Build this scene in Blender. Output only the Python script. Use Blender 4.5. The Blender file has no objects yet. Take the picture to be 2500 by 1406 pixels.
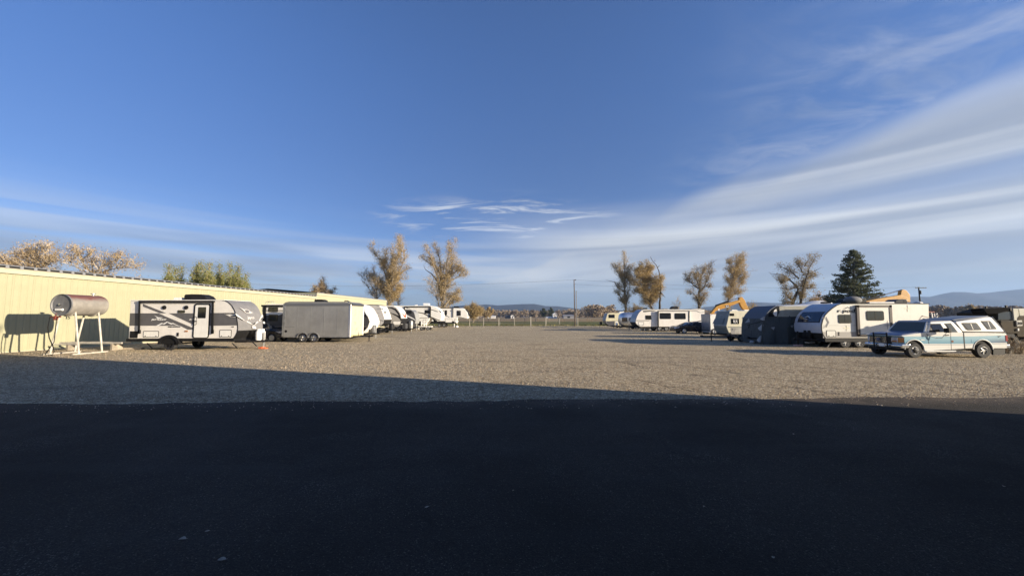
import bpy, bmesh, math, random
import numpy as np
from mathutils import Vector, Matrix
R = math.radians
S = bpy.context.scene
COL = S.collection
rnd = random.Random(7)

# ------------------------------------------------------------------ camera
FPX, CAMZ, PITCH = 920.0, 2.05, R(4.35)
cP, sP = math.cos(PITCH), math.sin(PITCH)
cam = bpy.data.objects.new('camera', bpy.data.cameras.new('camera'))
COL.objects.link(cam)
cam.location = (0, 0, CAMZ)
cam.rotation_euler = (R(90) + PITCH, 0, 0)
cam.data.sensor_width = 36
cam.data.lens = 36 * FPX / 2500
cam.data.clip_start = .1
cam.data.clip_end = 20000
S.camera = cam

# ------------------------------------------------------------------ sun, sky, exposure
SUN_EL = R(12)
sun_to = Vector((.9496, -.3134, 0)).normalized() * math.cos(SUN_EL) + Vector((0, 0, math.sin(SUN_EL)))
sl = bpy.data.lights.new('sun', 'SUN')
sl.energy, sl.angle, sl.color = 5.0, R(.5), (1, .86, .66)
so = bpy.data.objects.new('sun', sl)
COL.objects.link(so)
so.rotation_euler = sun_to.to_track_quat('Z', 'Y').to_euler()
so.location = (30, -20, 30)

S.view_settings.view_transform = 'Standard'
S.view_settings.look = 'None'
S.view_settings.exposure = 1.25
S.view_settings.gamma = 1
S.view_settings.use_curve_mapping = False
S.cycles.max_bounces = 6
S.cycles.volume_bounces = 0
S.cycles.use_denoising = True
S.render.filter_size = 1.15

world = bpy.data.worlds.new('World')
S.world = world
world.use_nodes = True
NT = world.node_tree
NT.nodes.clear()


class NG:
    """tiny node-graph helper"""
    def __init__(s, nt):
        s.nt = nt

    def n(s, t, **kw):
        nd = s.nt.nodes.new(t)
        for k, v in kw.items():
            setattr(nd, k, v)
        return nd

    def set(s, sock, v):
        if isinstance(v, bpy.types.NodeSocket):
            s.nt.links.new(v, sock)
        elif v is not None:
            sock.default_value = v

    def m(s, op, a, b=None, c=None, clamp=False):
        nd = s.n('ShaderNodeMath', operation=op, use_clamp=clamp)
        s.set(nd.inputs[0], a); s.set(nd.inputs[1], b)
        if c is not None: s.set(nd.inputs[2], c)
        return nd.outputs[0]

    def sm(s, v, lo, hi, a=0., b=1.):
        nd = s.n('ShaderNodeMapRange', interpolation_type='SMOOTHSTEP')
        for i, x in enumerate((v, lo, hi, a, b)): s.set(nd.inputs[i], x)
        return nd.outputs[0]

    def xyz(s, x, y, z=0.):
        nd = s.n('ShaderNodeCombineXYZ')
        for i, q in enumerate((x, y, z)): s.set(nd.inputs[i], q)
        return nd.outputs[0]

    def noise(s, vec, scale, detail=4., rough=.55, dist=0.):
        nd = s.n('ShaderNodeTexNoise')
        s.set(nd.inputs['Vector'], vec)
        for k, v in (('Scale', scale), ('Detail', detail), ('Roughness', rough), ('Distortion', dist)):
            nd.inputs[k].default_value = v
        return nd.outputs[0]

    def mix(s, f, a, b, mode='MIX'):
        nd = s.n('ShaderNodeMix', data_type='RGBA', blend_type=mode)
        s.set(nd.inputs[0], f)
        for sock, v in ((nd.inputs[6], a), (nd.inputs[7], b)):
            s.set(sock, tuple(v) + (1,) if isinstance(v, (tuple, list)) and len(v) == 3 else v)
        return nd.outputs[2]

    def ramp(s, f, stops, mode='LINEAR'):
        nd = s.n('ShaderNodeValToRGB')
        nd.color_ramp.interpolation = mode
        e = nd.color_ramp.elements
        while len(e) < len(stops): e.new(.5)
        for k, (p, c) in enumerate(stops):
            e[k].position = p
            e[k].color = (*c, 1) if len(c) == 3 else c
        s.set(nd.inputs[0], f)
        return nd.outputs[0]


g = NG(NT)
sky = g.n('ShaderNodeTexSky', sky_type='NISHITA', sun_disc=False, sun_elevation=SUN_EL,
          sun_rotation=math.atan2(sun_to.x, sun_to.y), altitude=1200, air_density=1.0, dust_density=.4, ozone_density=2.0)
bgs = g.n('ShaderNodeBackground')
bgs.inputs[1].default_value = .1
skyc = g.mix(1.0, sky.outputs[0], (.44, .58, .86), 'MULTIPLY')
tc = g.n('ShaderNodeTexCoord')
sep = g.n('ShaderNodeSeparateXYZ')
NT.links.new(tc.outputs['Generated'], sep.inputs[0])
dx, dy, dz = sep.outputs
# the lower sky of a clear dry evening is calmer than the model's
skyc = g.mix(g.sm(dz, .62, .22), skyc, g.mix(1.0, skyc, (.87, .78, .75), 'MULTIPLY'))
NT.links.new(skyc, bgs.inputs[0])
zc = g.m('ADD', g.m('MAXIMUM', dz, 0.), .045)
hx, hy = g.m('DIVIDE', dx, zc), g.m('DIVIDE', dy, zc)
q = g.m('SUBTRACT', g.m('MULTIPLY', hx, .98), g.m('MULTIPLY', hy, .2))     # across the streaks
l = g.m('ADD', g.m('MULTIPLY', hx, .2), g.m('MULTIPLY', hy, .98))          # along the streaks
warp = g.noise(g.xyz(hx, hy), .45, 3)
n_big = g.noise(g.xyz(g.m('MULTIPLY', q, .75), g.m('MULTIPLY', l, .16)), 1.0, 3, .5, .6)
n_str = g.noise(g.xyz(g.m('ADD', g.m('MULTIPLY', q, 1.25), g.m('MULTIPLY', warp, 1.5)), g.m('MULTIPLY', l, .30)), 1.0, 5, .5, .4)
n_hor = g.noise(g.xyz(g.m('MULTIPLY', hx, .12), g.m('MULTIPLY', dz, 16.)), 1.6, 5, .55, .35)
# wedge of high cloud on the right
edge = g.m('ADD', g.m('ADD', q, g.m('MULTIPLY', g.m('SUBTRACT', l, 1.4), .65)), g.m('MULTIPLY', g.m('SUBTRACT', n_big, .5), 1.1))
m1 = g.sm(edge, 1.42, 2.0)
body = g.sm(n_str, .28, .60, .76, .96)
low = g.sm(dz, .30, .10)
d1 = g.m('MULTIPLY', m1, g.m('MULTIPLY', body, .92))
# flat cloud banks lower down on the right, thin veil on the left
ang = g.m('DIVIDE', dx, g.m('ADD', g.m('ABSOLUTE', dy), .05))
right = g.sm(ang, -.25, .30)
d2 = g.m('MULTIPLY', g.m('MULTIPLY', right, g.sm(dz, .30, .19)), g.sm(n_hor, .30, .60, .84, .97))
left = g.sm(ang, .3, -.5)
d3 = g.m('MULTIPLY', g.m('MULTIPLY', g.sm(dz, .27, .06), g.sm(n_hor, .34, .58, .15, 1.)), .9)
# bright little wisps in the middle
wx = g.m('MULTIPLY', g.m('SUBTRACT', hx, -.05), .75)
wy = g.m('SUBTRACT', hy, 3.35)
wm = g.sm(g.m('ADD', g.m('MULTIPLY', wx, wx), g.m('MULTIPLY', g.m('MULTIPLY', wy, wy), 1.6)), 1.1, .1)
n_w = g.noise(g.xyz(g.m('ADD', g.m('MULTIPLY', hx, 1.3), g.m('MULTIPLY', hy, .5)), g.m('MULTIPLY', hy, 3.2)), 1.25, 6, .6, 1.1)
d4 = g.m('MULTIPLY', wm, g.sm(n_w, .45, .68, 0., .9))
# faint veil high on the right
n_v = g.noise(g.xyz(g.m('MULTIPLY', hx, 2.2), g.m('MULTIPLY', hy, 3.4)), 1.1, 6, .62, .8)
d5 = g.m('MULTIPLY', g.m('MULTIPLY', g.sm(q, .3, 1.2), g.sm(n_v, .36, .74)), .34)
ct = g.m('ABSOLUTE', g.m('SUBTRACT', hy, g.m('SUBTRACT', 2.968, g.m('MULTIPLY', hx, .0835))))
d6 = g.m('MULTIPLY', g.m('MULTIPLY', g.sm(ct, .03, .004), g.sm(hx, 1.0, 1.6)), .62)
den = g.m('MAXIMUM', g.m('MAXIMUM', d1, d2), g.m('MAXIMUM', g.m('MAXIMUM', d3, d4), g.m('MAXIMUM', d5, d6)))
gap = g.m('MULTIPLY', g.sm(g.m('ABSOLUTE', g.m('SUBTRACT', dz, .232)), .040, .004), g.sm(n_big, .35, .6, .1, .38))
den = g.m('MULTIPLY', den, g.m('SUBTRACT', 1.0, gap))
# horizon murk
den = g.m('MAXIMUM', den, g.sm(dz, .11, .0, 0., .80))
shade = g.noise(g.xyz(g.m('MULTIPLY', hx, .15), g.m('MULTIPLY', dz, 8.5)), 1.6, 3, .5, .5)
ccol = g.mix(g.sm(shade, .34, .62), (.15, .17, .205), (.335, .345, .352))
ccol = g.mix(g.sm(dz, .12, .02), ccol, (.120, .146, .150))
ccol = g.mix(g.m('MULTIPLY', d4, .8), ccol, (.32, .35, .40))
bgc = g.n('ShaderNodeBackground')
bgc.inputs[1].default_value = 1.0
NT.links.new(ccol, bgc.inputs[0])
mx = g.n('ShaderNodeMixShader')
NT.links.new(den, mx.inputs[0]); NT.links.new(bgs.outputs[0], mx.inputs[1]); NT.links.new(bgc.outputs[0], mx.inputs[2])
wo = g.n('ShaderNodeOutputWorld')
NT.links.new(mx.outputs[0], wo.inputs[0])


# ------------------------------------------------------------------ helpers
def W(px, py, Y):
    """picture point -> (X, Z) on the upright plane at distance Y"""
    u, v = (px - 1250) / FPX, (703 - py) / FPX
    t = Y / (cP - v * sP)
    return u * t, CAMZ + (sP + v * cP) * t


def FX(px, py, X):
    """picture point -> (Y, Z) on the upright plane at sideways distance X"""
    u, v = (px - 1250) / FPX, (703 - py) / FPX
    t = X / u
    return (cP - v * sP) * t, CAMZ + (sP + v * cP) * t


def G(px, py, z=0.):
    u, v = (px - 1250) / FPX, (703 - py) / FPX
    t = (z - CAMZ) / (sP + v * cP)
    return u * t, (cP - v * sP) * t


def zoom(ox, oy, s):
    return lambda *p: [(ox + a / s, oy + b / s) for a, b in zip(p[::2], p[1::2])]


ZA, ZB, ZC, ZD = zoom(0, 570, 4.262), zoom(290, 680, 6.579), zoom(620, 700, 8.333), zoom(860, 700, 8.333)
ZE, ZF, ZG, ZH = zoom(1440, 600, 6.1125), zoom(1620, 600, 5.409), zoom(1800, 580, 4.686), zoom(2080, 660, 5.857)
ZI, ZT, ZP, ZM = zoom(2380, 720, 8.783), zoom(860, 570, 6.113), zoom(340, 620, 8.333), zoom(1130, 580, 5.858)

MATS = {}


def M(name, col, rough=.5, metal=0., var=0., vs=3., bump=0., bs=40., siding=0., coat=0., dirt=0., spec=.5):
    if name in MATS: return MATS[name]
    m = bpy.data.materials.new(name)
    m.use_nodes = True
    n = NG(m.node_tree)
    b = m.node_tree.nodes['Principled BSDF']
    b.inputs['Roughness'].default_value = rough
    b.inputs['Metallic'].default_value = metal
    b.inputs['Coat Weight'].default_value = coat
    b.inputs['Specular IOR Level'].default_value = spec
    b.inputs['Base Color'].default_value = (*col, 1)
    t = n.n('ShaderNodeTexCoord').outputs['Object']
    c = None
    if var:
        nz = n.noise(t, vs, 5, .6)
        c = n.mix(n.sm(nz, .3, .7), tuple(x * (1 - var) for x in col), tuple(min(1, x * (1 + var)) for x in col))
    if dirt:
        mp = n.n('ShaderNodeMapping'); mp.inputs['Scale'].default_value = (3, 3, .5)
        m.node_tree.links.new(t, mp.inputs[0])
        dn = n.sm(n.noise(mp.outputs[0], 1.6, 6, .65), .45, .8, 0., dirt)
        c = n.mix(dn, c if c is not None else col, (.16, .13, .10))
    if c is not None: m.node_tree.links.new(c, b.inputs['Base Color'])
    h = None
    if bump: h = n.noise(t, bs, 4, .6)
    if siding:
        wv = n.n('ShaderNodeTexWave', wave_type='BANDS', bands_direction='Z', wave_profile='SAW')
        wv.inputs['Scale'].default_value = siding
        m.node_tree.links.new(t, wv.inputs[0])
        h = wv.outputs['Fac']; bump = .35
    if h is not None:
        bp = n.n('ShaderNodeBump')
        bp.inputs['Strength'].default_value = min(1, bump)
        bp.inputs['Distance'].default_value = .02
        m.node_tree.links.new(h, bp.inputs['Height'])
        m.node_tree.links.new(bp.outputs[0], b.inputs['Normal'])
    MATS[name] = m
    return m


class MB:
    def __init__(s):
        s.v, s.f = [], []

    def add(s, vs, fs):
        o = len(s.v)
        s.v += [tuple(p) for p in vs]
        s.f += [tuple(i + o for i in f) for f in fs]
        return s

    def box(s, x0, x1, y0, y1, z0, z1):
        return s.add([(x0, y0, z0), (x1, y0, z0), (x1, y1, z0), (x0, y1, z0), (x0, y0, z1), (x1, y0, z1), (x1, y1, z1), (x0, y1, z1)],
                     [(0, 3, 2, 1), (4, 5, 6, 7), (0, 1, 5, 4), (1, 2, 6, 5), (2, 3, 7, 6), (3, 0, 4, 7)])

    def prism(s, poly, y0, y1, k=0., z0=0.):
        """(x,z) outline pushed from y0 (towards the camera) to y1; k leans the sides inwards above z0"""
        a = sum(poly[i][0] * poly[(i + 1) % len(poly)][1] - poly[(i + 1) % len(poly)][0] * poly[i][1] for i in range(len(poly)))
        if a < 0: poly = poly[::-1]
        n = len(poly)
        vs = [(x, y0 + k * max(0, z - z0), z) for x, z in poly] + [(x, y1 - k * max(0, z - z0), z) for x, z in poly]
        fs = [tuple(range(n)), tuple(range(2 * n - 1, n - 1, -1))] + [(i, i + n, (i + 1) % n + n, (i + 1) % n) for i in range(n)]
        return s.add(vs, fs)

    def xprism(s, poly, x0, x1):
        """(y,z) outline pushed along x"""
        n = len(poly)
        vs = [(x0, y, z) for y, z in poly] + [(x1, y, z) for y, z in poly]
        fs = [tuple(range(n)), tuple(range(2 * n - 1, n - 1, -1))] + [(i, i + n, (i + 1) % n + n, (i + 1) % n) for i in range(n)]
        return s.add(vs, fs)

    def tube(s, pts, r, n=6, cap=True):
        pts = [Vector(p) for p in pts]
        rs = r if isinstance(r, (list, tuple)) else [r] * len(pts)
        o = len(s.v)
        up = Vector((.13, .21, 1)).normalized()
        for i, p in enumerate(pts):
            t = (pts[min(i + 1, len(pts) - 1)] - pts[max(i - 1, 0)])
            if t.length < 1e-6: t = Vector((0, 0, 1))
            t.normalize()
            a = t.cross(up)
            if a.length < .05: a = t.cross(Vector((1, 0, 0)))
            a.normalize(); b = t.cross(a)
            for k in range(n):
                w = 2 * math.pi * k / n
                s.v.append(tuple(p + (a * math.cos(w) + b * math.sin(w)) * rs[i]))
        for i in range(len(pts) - 1):
            for k in range(n):
                s.f.append((o + i * n + k, o + i * n + (k + 1) % n, o + (i + 1) * n + (k + 1) % n, o + (i + 1) * n + k))
        if cap:
            s.f.append(tuple(o + k for k in range(n))[::-1])
            s.f.append(tuple(o + (len(pts) - 1) * n + k for k in range(n)))
        return s

    def lathe(s, c, ax, prof, n=20):
        """prof: list of (radius, distance along ax)"""
        c, ax = Vector(c), Vector(ax).normalized()
        a = ax.cross(Vector((0, 0, 1)))
        if a.length < .1: a = ax.cross(Vector((1, 0, 0)))
        a.normalize(); b = ax.cross(a)
        o = len(s.v)
        for r, h in prof:
            for k in range(n):
                w = 2 * math.pi * k / n
                s.v.append(tuple(c + ax * h + (a * math.cos(w) + b * math.sin(w)) * max(r, 1e-4)))
        for i in range(len(prof) - 1):
            for k in range(n):
                s.f.append((o + i * n + k, o + i * n + (k + 1) % n, o + (i + 1) * n + (k + 1) % n, o + (i + 1) * n + k))
        return s

    def ball(s, c, rx, ry, rz, n=10, m=7):
        o = len(s.v)
        for i in range(m + 1):
            p = math.pi * i / m
            for k in range(n):
                w = 2 * math.pi * k / n
                s.v.append((c[0] + rx * math.sin(p) * math.cos(w), c[1] + ry * math.sin(p) * math.sin(w), c[2] + rz * math.cos(p)))
        for i in range(m):
            for k in range(n):
                s.f.append((o + i * n + k, o + (i + 1) * n + k, o + (i + 1) * n + (k + 1) % n, o + i * n + (k + 1) % n))
        return s


def mesh_obj(name, mb, mat, parent=None, o=(0, 0, 0), bevel=0., smooth=False):
    me = bpy.data.meshes.new(name)
    me.from_pydata([(a - o[0], b - o[1], c - o[2]) for a, b, c in mb.v], [], mb.f)
    if smooth:
        me.polygons.foreach_set('use_smooth', [True] * len(me.polygons))
        try: me.set_sharp_from_angle(angle=R(38))
        except Exception: pass
    if mat: me.materials.append(mat)
    ob = bpy.data.objects.new(name, me)
    COL.objects.link(ob)
    if parent: ob.parent = parent
    else: ob.location = o
    if bevel:
        bm = ob.modifiers.new('bevel', 'BEVEL')
        bm.width, bm.segments, bm.limit_method, bm.angle_limit = bevel, 3, 'ANGLE', R(35)
    return ob


def tag(o, label=None, cat=None, group=None, kind=None):
    for k, v in (('label', label), ('category', cat), ('group', group), ('kind', kind)):
        if v: o[k] = v
    return o


def rrect(x0, z0, x1, z1, r, n=4):
    r = min(r, abs(x1 - x0) * .49, abs(z1 - z0) * .49)
    x0, x1, z0, z1 = min(x0, x1), max(x0, x1), min(z0, z1), max(z0, z1)
    out = []
    for cx, cz, a in ((x1 - r, z1 - r, 0), (x0 + r, z1 - r, 90), (x0 + r, z0 + r, 180), (x1 - r, z0 + r, 270)):
        for i in range(n + 1):
            w = R(a + 90 * i / n)
            out.append((cx + r * math.cos(w), cz + r * math.sin(w)))
    return out


TXT = {}


def text_mesh(s, bold=.0):
    k = (s, bold)
    if k not in TXT:
        cu = bpy.data.curves.new('lettering', 'FONT')
        cu.body, cu.size, cu.extrude, cu.offset = s, 1.0, .02, bold
        cu.align_x, cu.align_y = 'CENTER', 'CENTER'
        ob = bpy.data.objects.new('lettering', cu)
        COL.objects.link(ob)
        dg = bpy.context.evaluated_depsgraph_get()
        TXT[k] = bpy.data.meshes.new_from_object(ob.evaluated_get(dg))
        bpy.data.objects.remove(ob)
    return TXT[k]


class T:
    """a thing: an Empty at its base whose children are its parts"""
    def __init__(s, name, label, cat, o, group=None, Y=None):
        s.o, s.Y = tuple(o), Y
        s.root = bpy.data.objects.new(name, None)
        s.root.empty_display_size = .3
        COL.objects.link(s.root)
        s.root.location = s.o
        tag(s.root, label, cat, group)

    def mesh(s, name, mb, mat, parent=None, bevel=0., smooth=False, label=None):
        ob = mesh_obj(name, mb, mat, parent or s.root, s.o, bevel, smooth)
        if label: ob['label'] = label
        return ob

    def w(s, pts, Y=None):
        return [W(a, b, Y or s.Y) for a, b in pts]

    def pr(s, name, mat, pts, Y, depth, bevel=0., k=0., z0=0., parent=None, smooth=False, label=None):
        return s.mesh(name, MB().prism(s.w(pts, Y), Y, Y + depth, k, z0), mat, parent, bevel, smooth, label)

    def pl(s, name, mat, pts, Y=None, proud=.006, k=0., z0=0., parent=None, label=None, back=.012):
        """thin plate lying on the side that faces the camera"""
        Y = Y or s.Y
        poly = s.w(pts, Y)
        a = sum(poly[i][0] * poly[(i + 1) % len(poly)][1] - poly[(i + 1) % len(poly)][0] * poly[i][1] for i in range(len(poly)))
        if a < 0: poly = poly[::-1]
        n = len(poly)
        f = lambda z: Y + k * max(0, z - z0)
        vs = [(x, f(z) - proud, z) for x, z in poly] + [(x, f(z) + back, z) for x, z in poly]
        fs = [tuple(range(n)), tuple(range(2 * n - 1, n - 1, -1))] + [(i, i + n, (i + 1) % n + n, (i + 1) % n) for i in range(n)]
        return s.mesh(name, MB().add(vs, fs), mat, parent, 0, False, label)

    def rect(s, name, mat, p, Y=None, proud=.006, r=.0, parent=None, label=None):
        """p: two picture points, opposite corners"""
        Y = Y or s.Y
        (x0, z0), (x1, z1) = s.w(p, Y)
        poly = rrect(x0, z0, x1, z1, r) if r else [(x0, z0), (x1, z0), (x1, z1), (x0, z1)]
        return s.mesh(name, MB().prism(poly, Y - proud, Y + .012), mat, parent, 0, False, label)

    def win(s, p, Y=None, r=.07, fr=.04, frame=None, glass=None, proud=.022, name='window', split=False):
        Y = Y or s.Y
        (x0, z0), (x1, z1) = s.w(p, Y)
        x0, x1, z0, z1 = min(x0, x1), max(x0, x1), min(z0, z1), max(z0, z1)
        w = s.mesh(name, MB().prism(rrect(x0, z0, x1, z1, r), Y - proud, Y + .01), frame or BLACKTRIM)
        s.mesh('pane', MB().prism(rrect(x0 + fr, z0 + fr, x1 - fr, z1 - fr, r * .7), Y - proud - .004, Y - proud + .006), glass or GLASS, w)
        if split:
            xm = (x0 + x1) / 2
            s.mesh('mullion', MB().box(xm - .02, xm + .02, Y - proud - .012, Y - proud, z0 + fr * .5, z1 - fr * .5), frame or BLACKTRIM, w)
        return w

    def shell(s, name, mat, pts, Y0, Y1, off=.008, ctr=None, parent=None, th=.02, smooth=True, ptsY=None, label=None):
        """sheet that follows an outline across the thing, offset outwards from ctr"""
        P = [Vector(p) for p in s.w(pts, ptsY or s.Y)]
        c = Vector(W(*ctr, ptsY or s.Y)) if ctr else sum(P, Vector((0, 0))) / len(P)
        out = []
        for i, p in enumerate(P):
            t = (P[min(i + 1, len(P) - 1)] - P[max(i - 1, 0)]).normalized()
            nn = Vector((t.y, -t.x))
            if nn.dot(p - c) < 0: nn = -nn
            out.append((p + nn * off, p - nn * th))
        vs, fs = [], []
        for a, b in out:
            vs += [(a.x, Y0, a.y), (a.x, Y1, a.y), (b.x, Y1, b.y), (b.x, Y0, b.y)]
        n = len(out)
        for i in range(n - 1):
            o = 4 * i
            for j in range(4):
                fs.append((o + j, o + (j + 1) % 4, o + 4 + (j + 1) % 4, o + 4 + j))
        fs += [(3, 2, 1, 0), (4 * n - 4, 4 * n - 3, 4 * n - 2, 4 * n - 1)]
        return s.mesh(name, MB().add(vs, fs), mat, parent, 0, smooth, label)

    def fplate(s, name, mat, pts, X, proud=.01, parent=None, lean=None, label=None):
        """thin plate on an end that faces sideways (picture points thrown on the plane X); lean=(dx/dz, z0)"""
        P = [FX(a, b, X) for a, b in pts]
        sg = 1 if X < 0 else -1
        fx = lambda z: X + (lean[0] * (z - lean[1]) if lean else 0)
        n = len(P)
        vs = [(fx(z) + sg * proud, y, z) for y, z in P] + [(fx(z) - sg * .012, y, z) for y, z in P]
        fs = [tuple(range(n)), tuple(range(2 * n - 1, n - 1, -1))] + [(i, i + n, (i + 1) % n + n, (i + 1) % n) for i in range(n)]
        return s.mesh(name, MB().add(vs, fs), mat, parent, 0, False, label)

    def text(s, st, mat, c, h, face='side', bold=.0, sx=1., shear=0., parent=None, lean=0.):
        """c: world centre; h: letter height in metres"""
        me = text_mesh(st, bold).copy()
        if not me.materials: me.materials.append(mat)
        else: me.materials[0] = mat
        ob = bpy.data.objects.new('lettering', me)
        COL.objects.link(ob)
        ob.parent = parent or s.root
        ax = {'side': ((1, 0, 0), (0, 0, 1)), 'right': ((0, 1, 0), (lean, 0, 1)), 'left': ((0, -1, 0), (lean, 0, 1)), 'wall': ((.06, 1, 0), (0, 0, 1))}[face]
        X, U = Vector(ax[0]).normalized(), Vector(ax[1]).normalized()
        N = X.cross(U)
        k = h / .72
        me.transform(Matrix((X * k * sx, (U + X * shear) * k, N * .5)).transposed().to_4x4())
        ob.location = Vector(c) - Vector(s.o)
        return ob

    def wheel(s, c, r, w, rim, side=-1, hub=True, spokes=6, rr=.62):
        ax = (0, side, 0)
        t = s.mesh('wheel', MB().lathe(c, ax, [(r * rr, -w / 2), (r * .93, -w / 2), (r, -w * .36), (r, w * .36), (r * .93, w / 2), (r * rr, w / 2), (r * rr * .96, w * .2)], 24), TYRE, None, 0, True)
        mb = MB().lathe(c, ax, [(r * rr, w * .46), (r * rr * .9, w * .5), (r * rr * .84, w * .3), (0, w * .26)], 24)
        cv = Vector(c)
        for k in range(spokes):
            a = 2 * math.pi * k / spokes + .3
            d = Vector((math.cos(a), 0, math.sin(a)))
            mb.tube([cv + Vector((0, side * w * .40, 0)) + d * r * .1, cv + Vector((0, side * w * .40, 0)) + d * r * rr * .88], r * .085, 5)
        mb.lathe(c, ax, [(r * .2, w * .3), (r * .18, w * .48), (0, w * .5)], 12)
        s.mesh('rim', mb, rim, t, 0, True)
        return t

    def hitch(s, xb, xt, yc, z, jack=True, tank=None, half=.75, foot=None):
        """A-shaped drawbar from the body at xb to the coupler at xt"""
        mb = MB()
        for sd in (-1, 1): mb.tube([(xb, yc + sd * half, z), (xt, yc + sd * .06, z)], .06, 4)
        mb.tube([(xt - .02, yc, z + .02), (xt + (.16 if xt > xb else -.16), yc, z + .04)], [.06, .08], 6)
        d = s.mesh('drawbar', mb, BLACKTRIM)
        xj = xt + (-.18 if xt > xb else .18)
        if jack:
            s.mesh('jack', MB().tube([(xj, yc, z + .55), (xj, yc, z - .1), (xj, yc, .06)], [.05, .05, .028], 8).box(xj - .13, xj + .13, yc - .13, yc + .13, .0, .03), jack if jack is not True else BLACKTRIM)
        return xj


BLACKTRIM = M('black_trim', (.011, .011, .012), .6, var=.3, spec=.25)
GLASS = M('dark_glass', (.012, .013, .014), .06, spec=.7)
TYRE = M('tyre_rubber', (.022, .022, .023), .8, bump=.4, bs=60)
CHROME = M('chrome', (.62, .62, .62), .22, metal=1, var=.1)
STEEL = M('dull_steel', (.34, .34, .33), .5, metal=.7, var=.25)
WHITE = M('white_gelcoat', (.83, .81, .75), .35, var=.05, vs=2, dirt=.12)
WSIDE = M('white_ribbed_siding', (.83, .79, .72), .4, var=.05, vs=2, siding=3, dirt=.10)
WHITEFLAT = M('white_paint', (.82, .80, .75), .5, var=.06, vs=6, dirt=.1)
GREYBAND = M('slate_grey_print', (.115, .112, .115), .45, var=.08, siding=3)
WDECAL = M('white_print', (.8, .79, .76), .5)

# ------------------------------------------------------------------ the ground
def sheet(name, outline, z, mat, nx=1):
    mb = MB().add([(x, y, z) for x, y in outline], [tuple(range(len(outline)))])
    return tag(mesh_obj(name, mb, mat), kind='structure')


def ground_mat(name, build):
    m = bpy.data.materials.new(name)
    m.use_nodes = True
    n = NG(m.node_tree)
    b = m.node_tree.nodes['Principled BSDF']
    t = n.n('ShaderNodeTexCoord').outputs['Object']
    build(n, b, t, m.node_tree.links)
    return m


def vor(n, t, scale, feature='F1'):
    v = n.n('ShaderNodeTexVoronoi', feature=feature)
    v.inputs['Scale'].default_value = scale
    n.nt.links.new(t, v.inputs['Vector'])
    return v


def bump(n, b, h, strength, dist, prev=None):
    bp = n.n('ShaderNodeBump')
    bp.inputs['Strength'].default_value = strength
    bp.inputs['Distance'].default_value = dist
    n.nt.links.new(h, bp.inputs['Height'])
    if prev: n.nt.links.new(prev, bp.inputs['Normal'])
    n.nt.links.new(bp.outputs[0], b.inputs['Normal'])
    return bp.outputs[0]


def gravel_build(n, b, t, L):
    v = vor(n, t, 24)
    sepc = n.n('ShaderNodeSeparateColor'); L.new(v.outputs['Color'], sepc.inputs[0])
    stone = n.ramp(sepc.outputs[0], [(0, (.15, .115, .068)), (.3, (.38, .30, .18)), (.65, (.54, .435, .265)), (.90, (.68, .56, .37)), (1, (.88, .77, .57))])
    big = n.noise(t, .11, 4, .6)
    c = n.mix(n.sm(big, .35, .65, 0, .25), stone, (.45, .365, .225), 'MIX')
    med = n.noise(t, 5.5, 5, .75)
    c = n.mix(n.sm(med, .45, .68, 0, .55), c, (.18, .135, .085))
    c = n.mix(n.sm(med, .46, .30, 0, .5), c, (.74, .60, .41))
    # coarser clumps of stone, light and dark, that still read from a distance
    v2 = vor(n, t, 14.5); s2 = n.n('ShaderNodeSeparateColor'); L.new(v2.outputs['Color'], s2.inputs[0])
    c = n.mix(n.sm(s2.outputs[0], .45, 1., 0, .5), c, (.80, .69, .51))
    c = n.mix(n.sm(s2.outputs[0], .45, .0, 0, .5), c, (.115, .09, .06))
    # compacted wheel tracks
    mp = n.n('ShaderNodeMapping'); mp.inputs['Rotation'].default_value = (0, 0, R(28)); mp.inputs['Scale'].default_value = (.22, .9, 1)
    L.new(t, mp.inputs[0])
    tr = n.sm(n.noise(mp.outputs[0], .9, 4, .6, .3), .50, .72, 0, .45)
    c = n.mix(tr, c, (.10, .085, .07))
    c = n.mix(n.sm(v.outputs['Distance'], .5, .9, 0, .6), c, (.06, .05, .04))
    L.new(c, b.inputs['Base Color'])
    b.inputs['Roughness'].default_value = .9
    b.inputs['Specular IOR Level'].default_value = .25
    h = n.m('ADD', n.m('ADD', n.m('MULTIPLY', v.outputs['Distance'], -1.0), n.m('MULTIPLY', sepc.outputs[1], .5)), n.m('MULTIPLY', s2.outputs[0], .9))
    # ruts left by turning wheels on the right
    sx_ = n.n('ShaderNodeSeparateXYZ'); L.new(t, sx_.inputs[0])
    wob = n.m('MULTIPLY', n.m('SUBTRACT', n.noise(t, .35, 3, .6), .5), 2.2)
    u_ = n.m('ADD', n.m('ADD', n.m('MULTIPLY', sx_.outputs[0], .877), n.m('MULTIPLY', sx_.outputs[1], .48)), wob)
    rut = None
    for c0_, w_ in ((12.3, .16), (13.9, .12), (16.6, .12), (18.3, .18), (20.4, .12), (9.6, .10)):
        k_ = n.sm(n.m('ABSOLUTE', n.m('SUBTRACT', u_, c0_)), w_, w_ * .2)
        rut = k_ if rut is None else n.m('MAXIMUM', rut, k_)
    rut = n.m('MULTIPLY', rut, n.sm(n.noise(t, .9, 4, .65), .42, .56))
    rut = n.m('MULTIPLY', rut, n.sm(sx_.outputs[1], 26., 16.))
    c = n.mix(n.m('MULTIPLY', rut, .72), c, (.09, .072, .05))
    L.new(c, b.inputs['Base Color'])
    p = bump(n, b, n.m('SUBTRACT', n.noise(t, 3.2, 6, .75), n.m('MULTIPLY', rut, .8)), .8, .07)
    bump(n, b, h, 1.0, .028, p)


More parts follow.
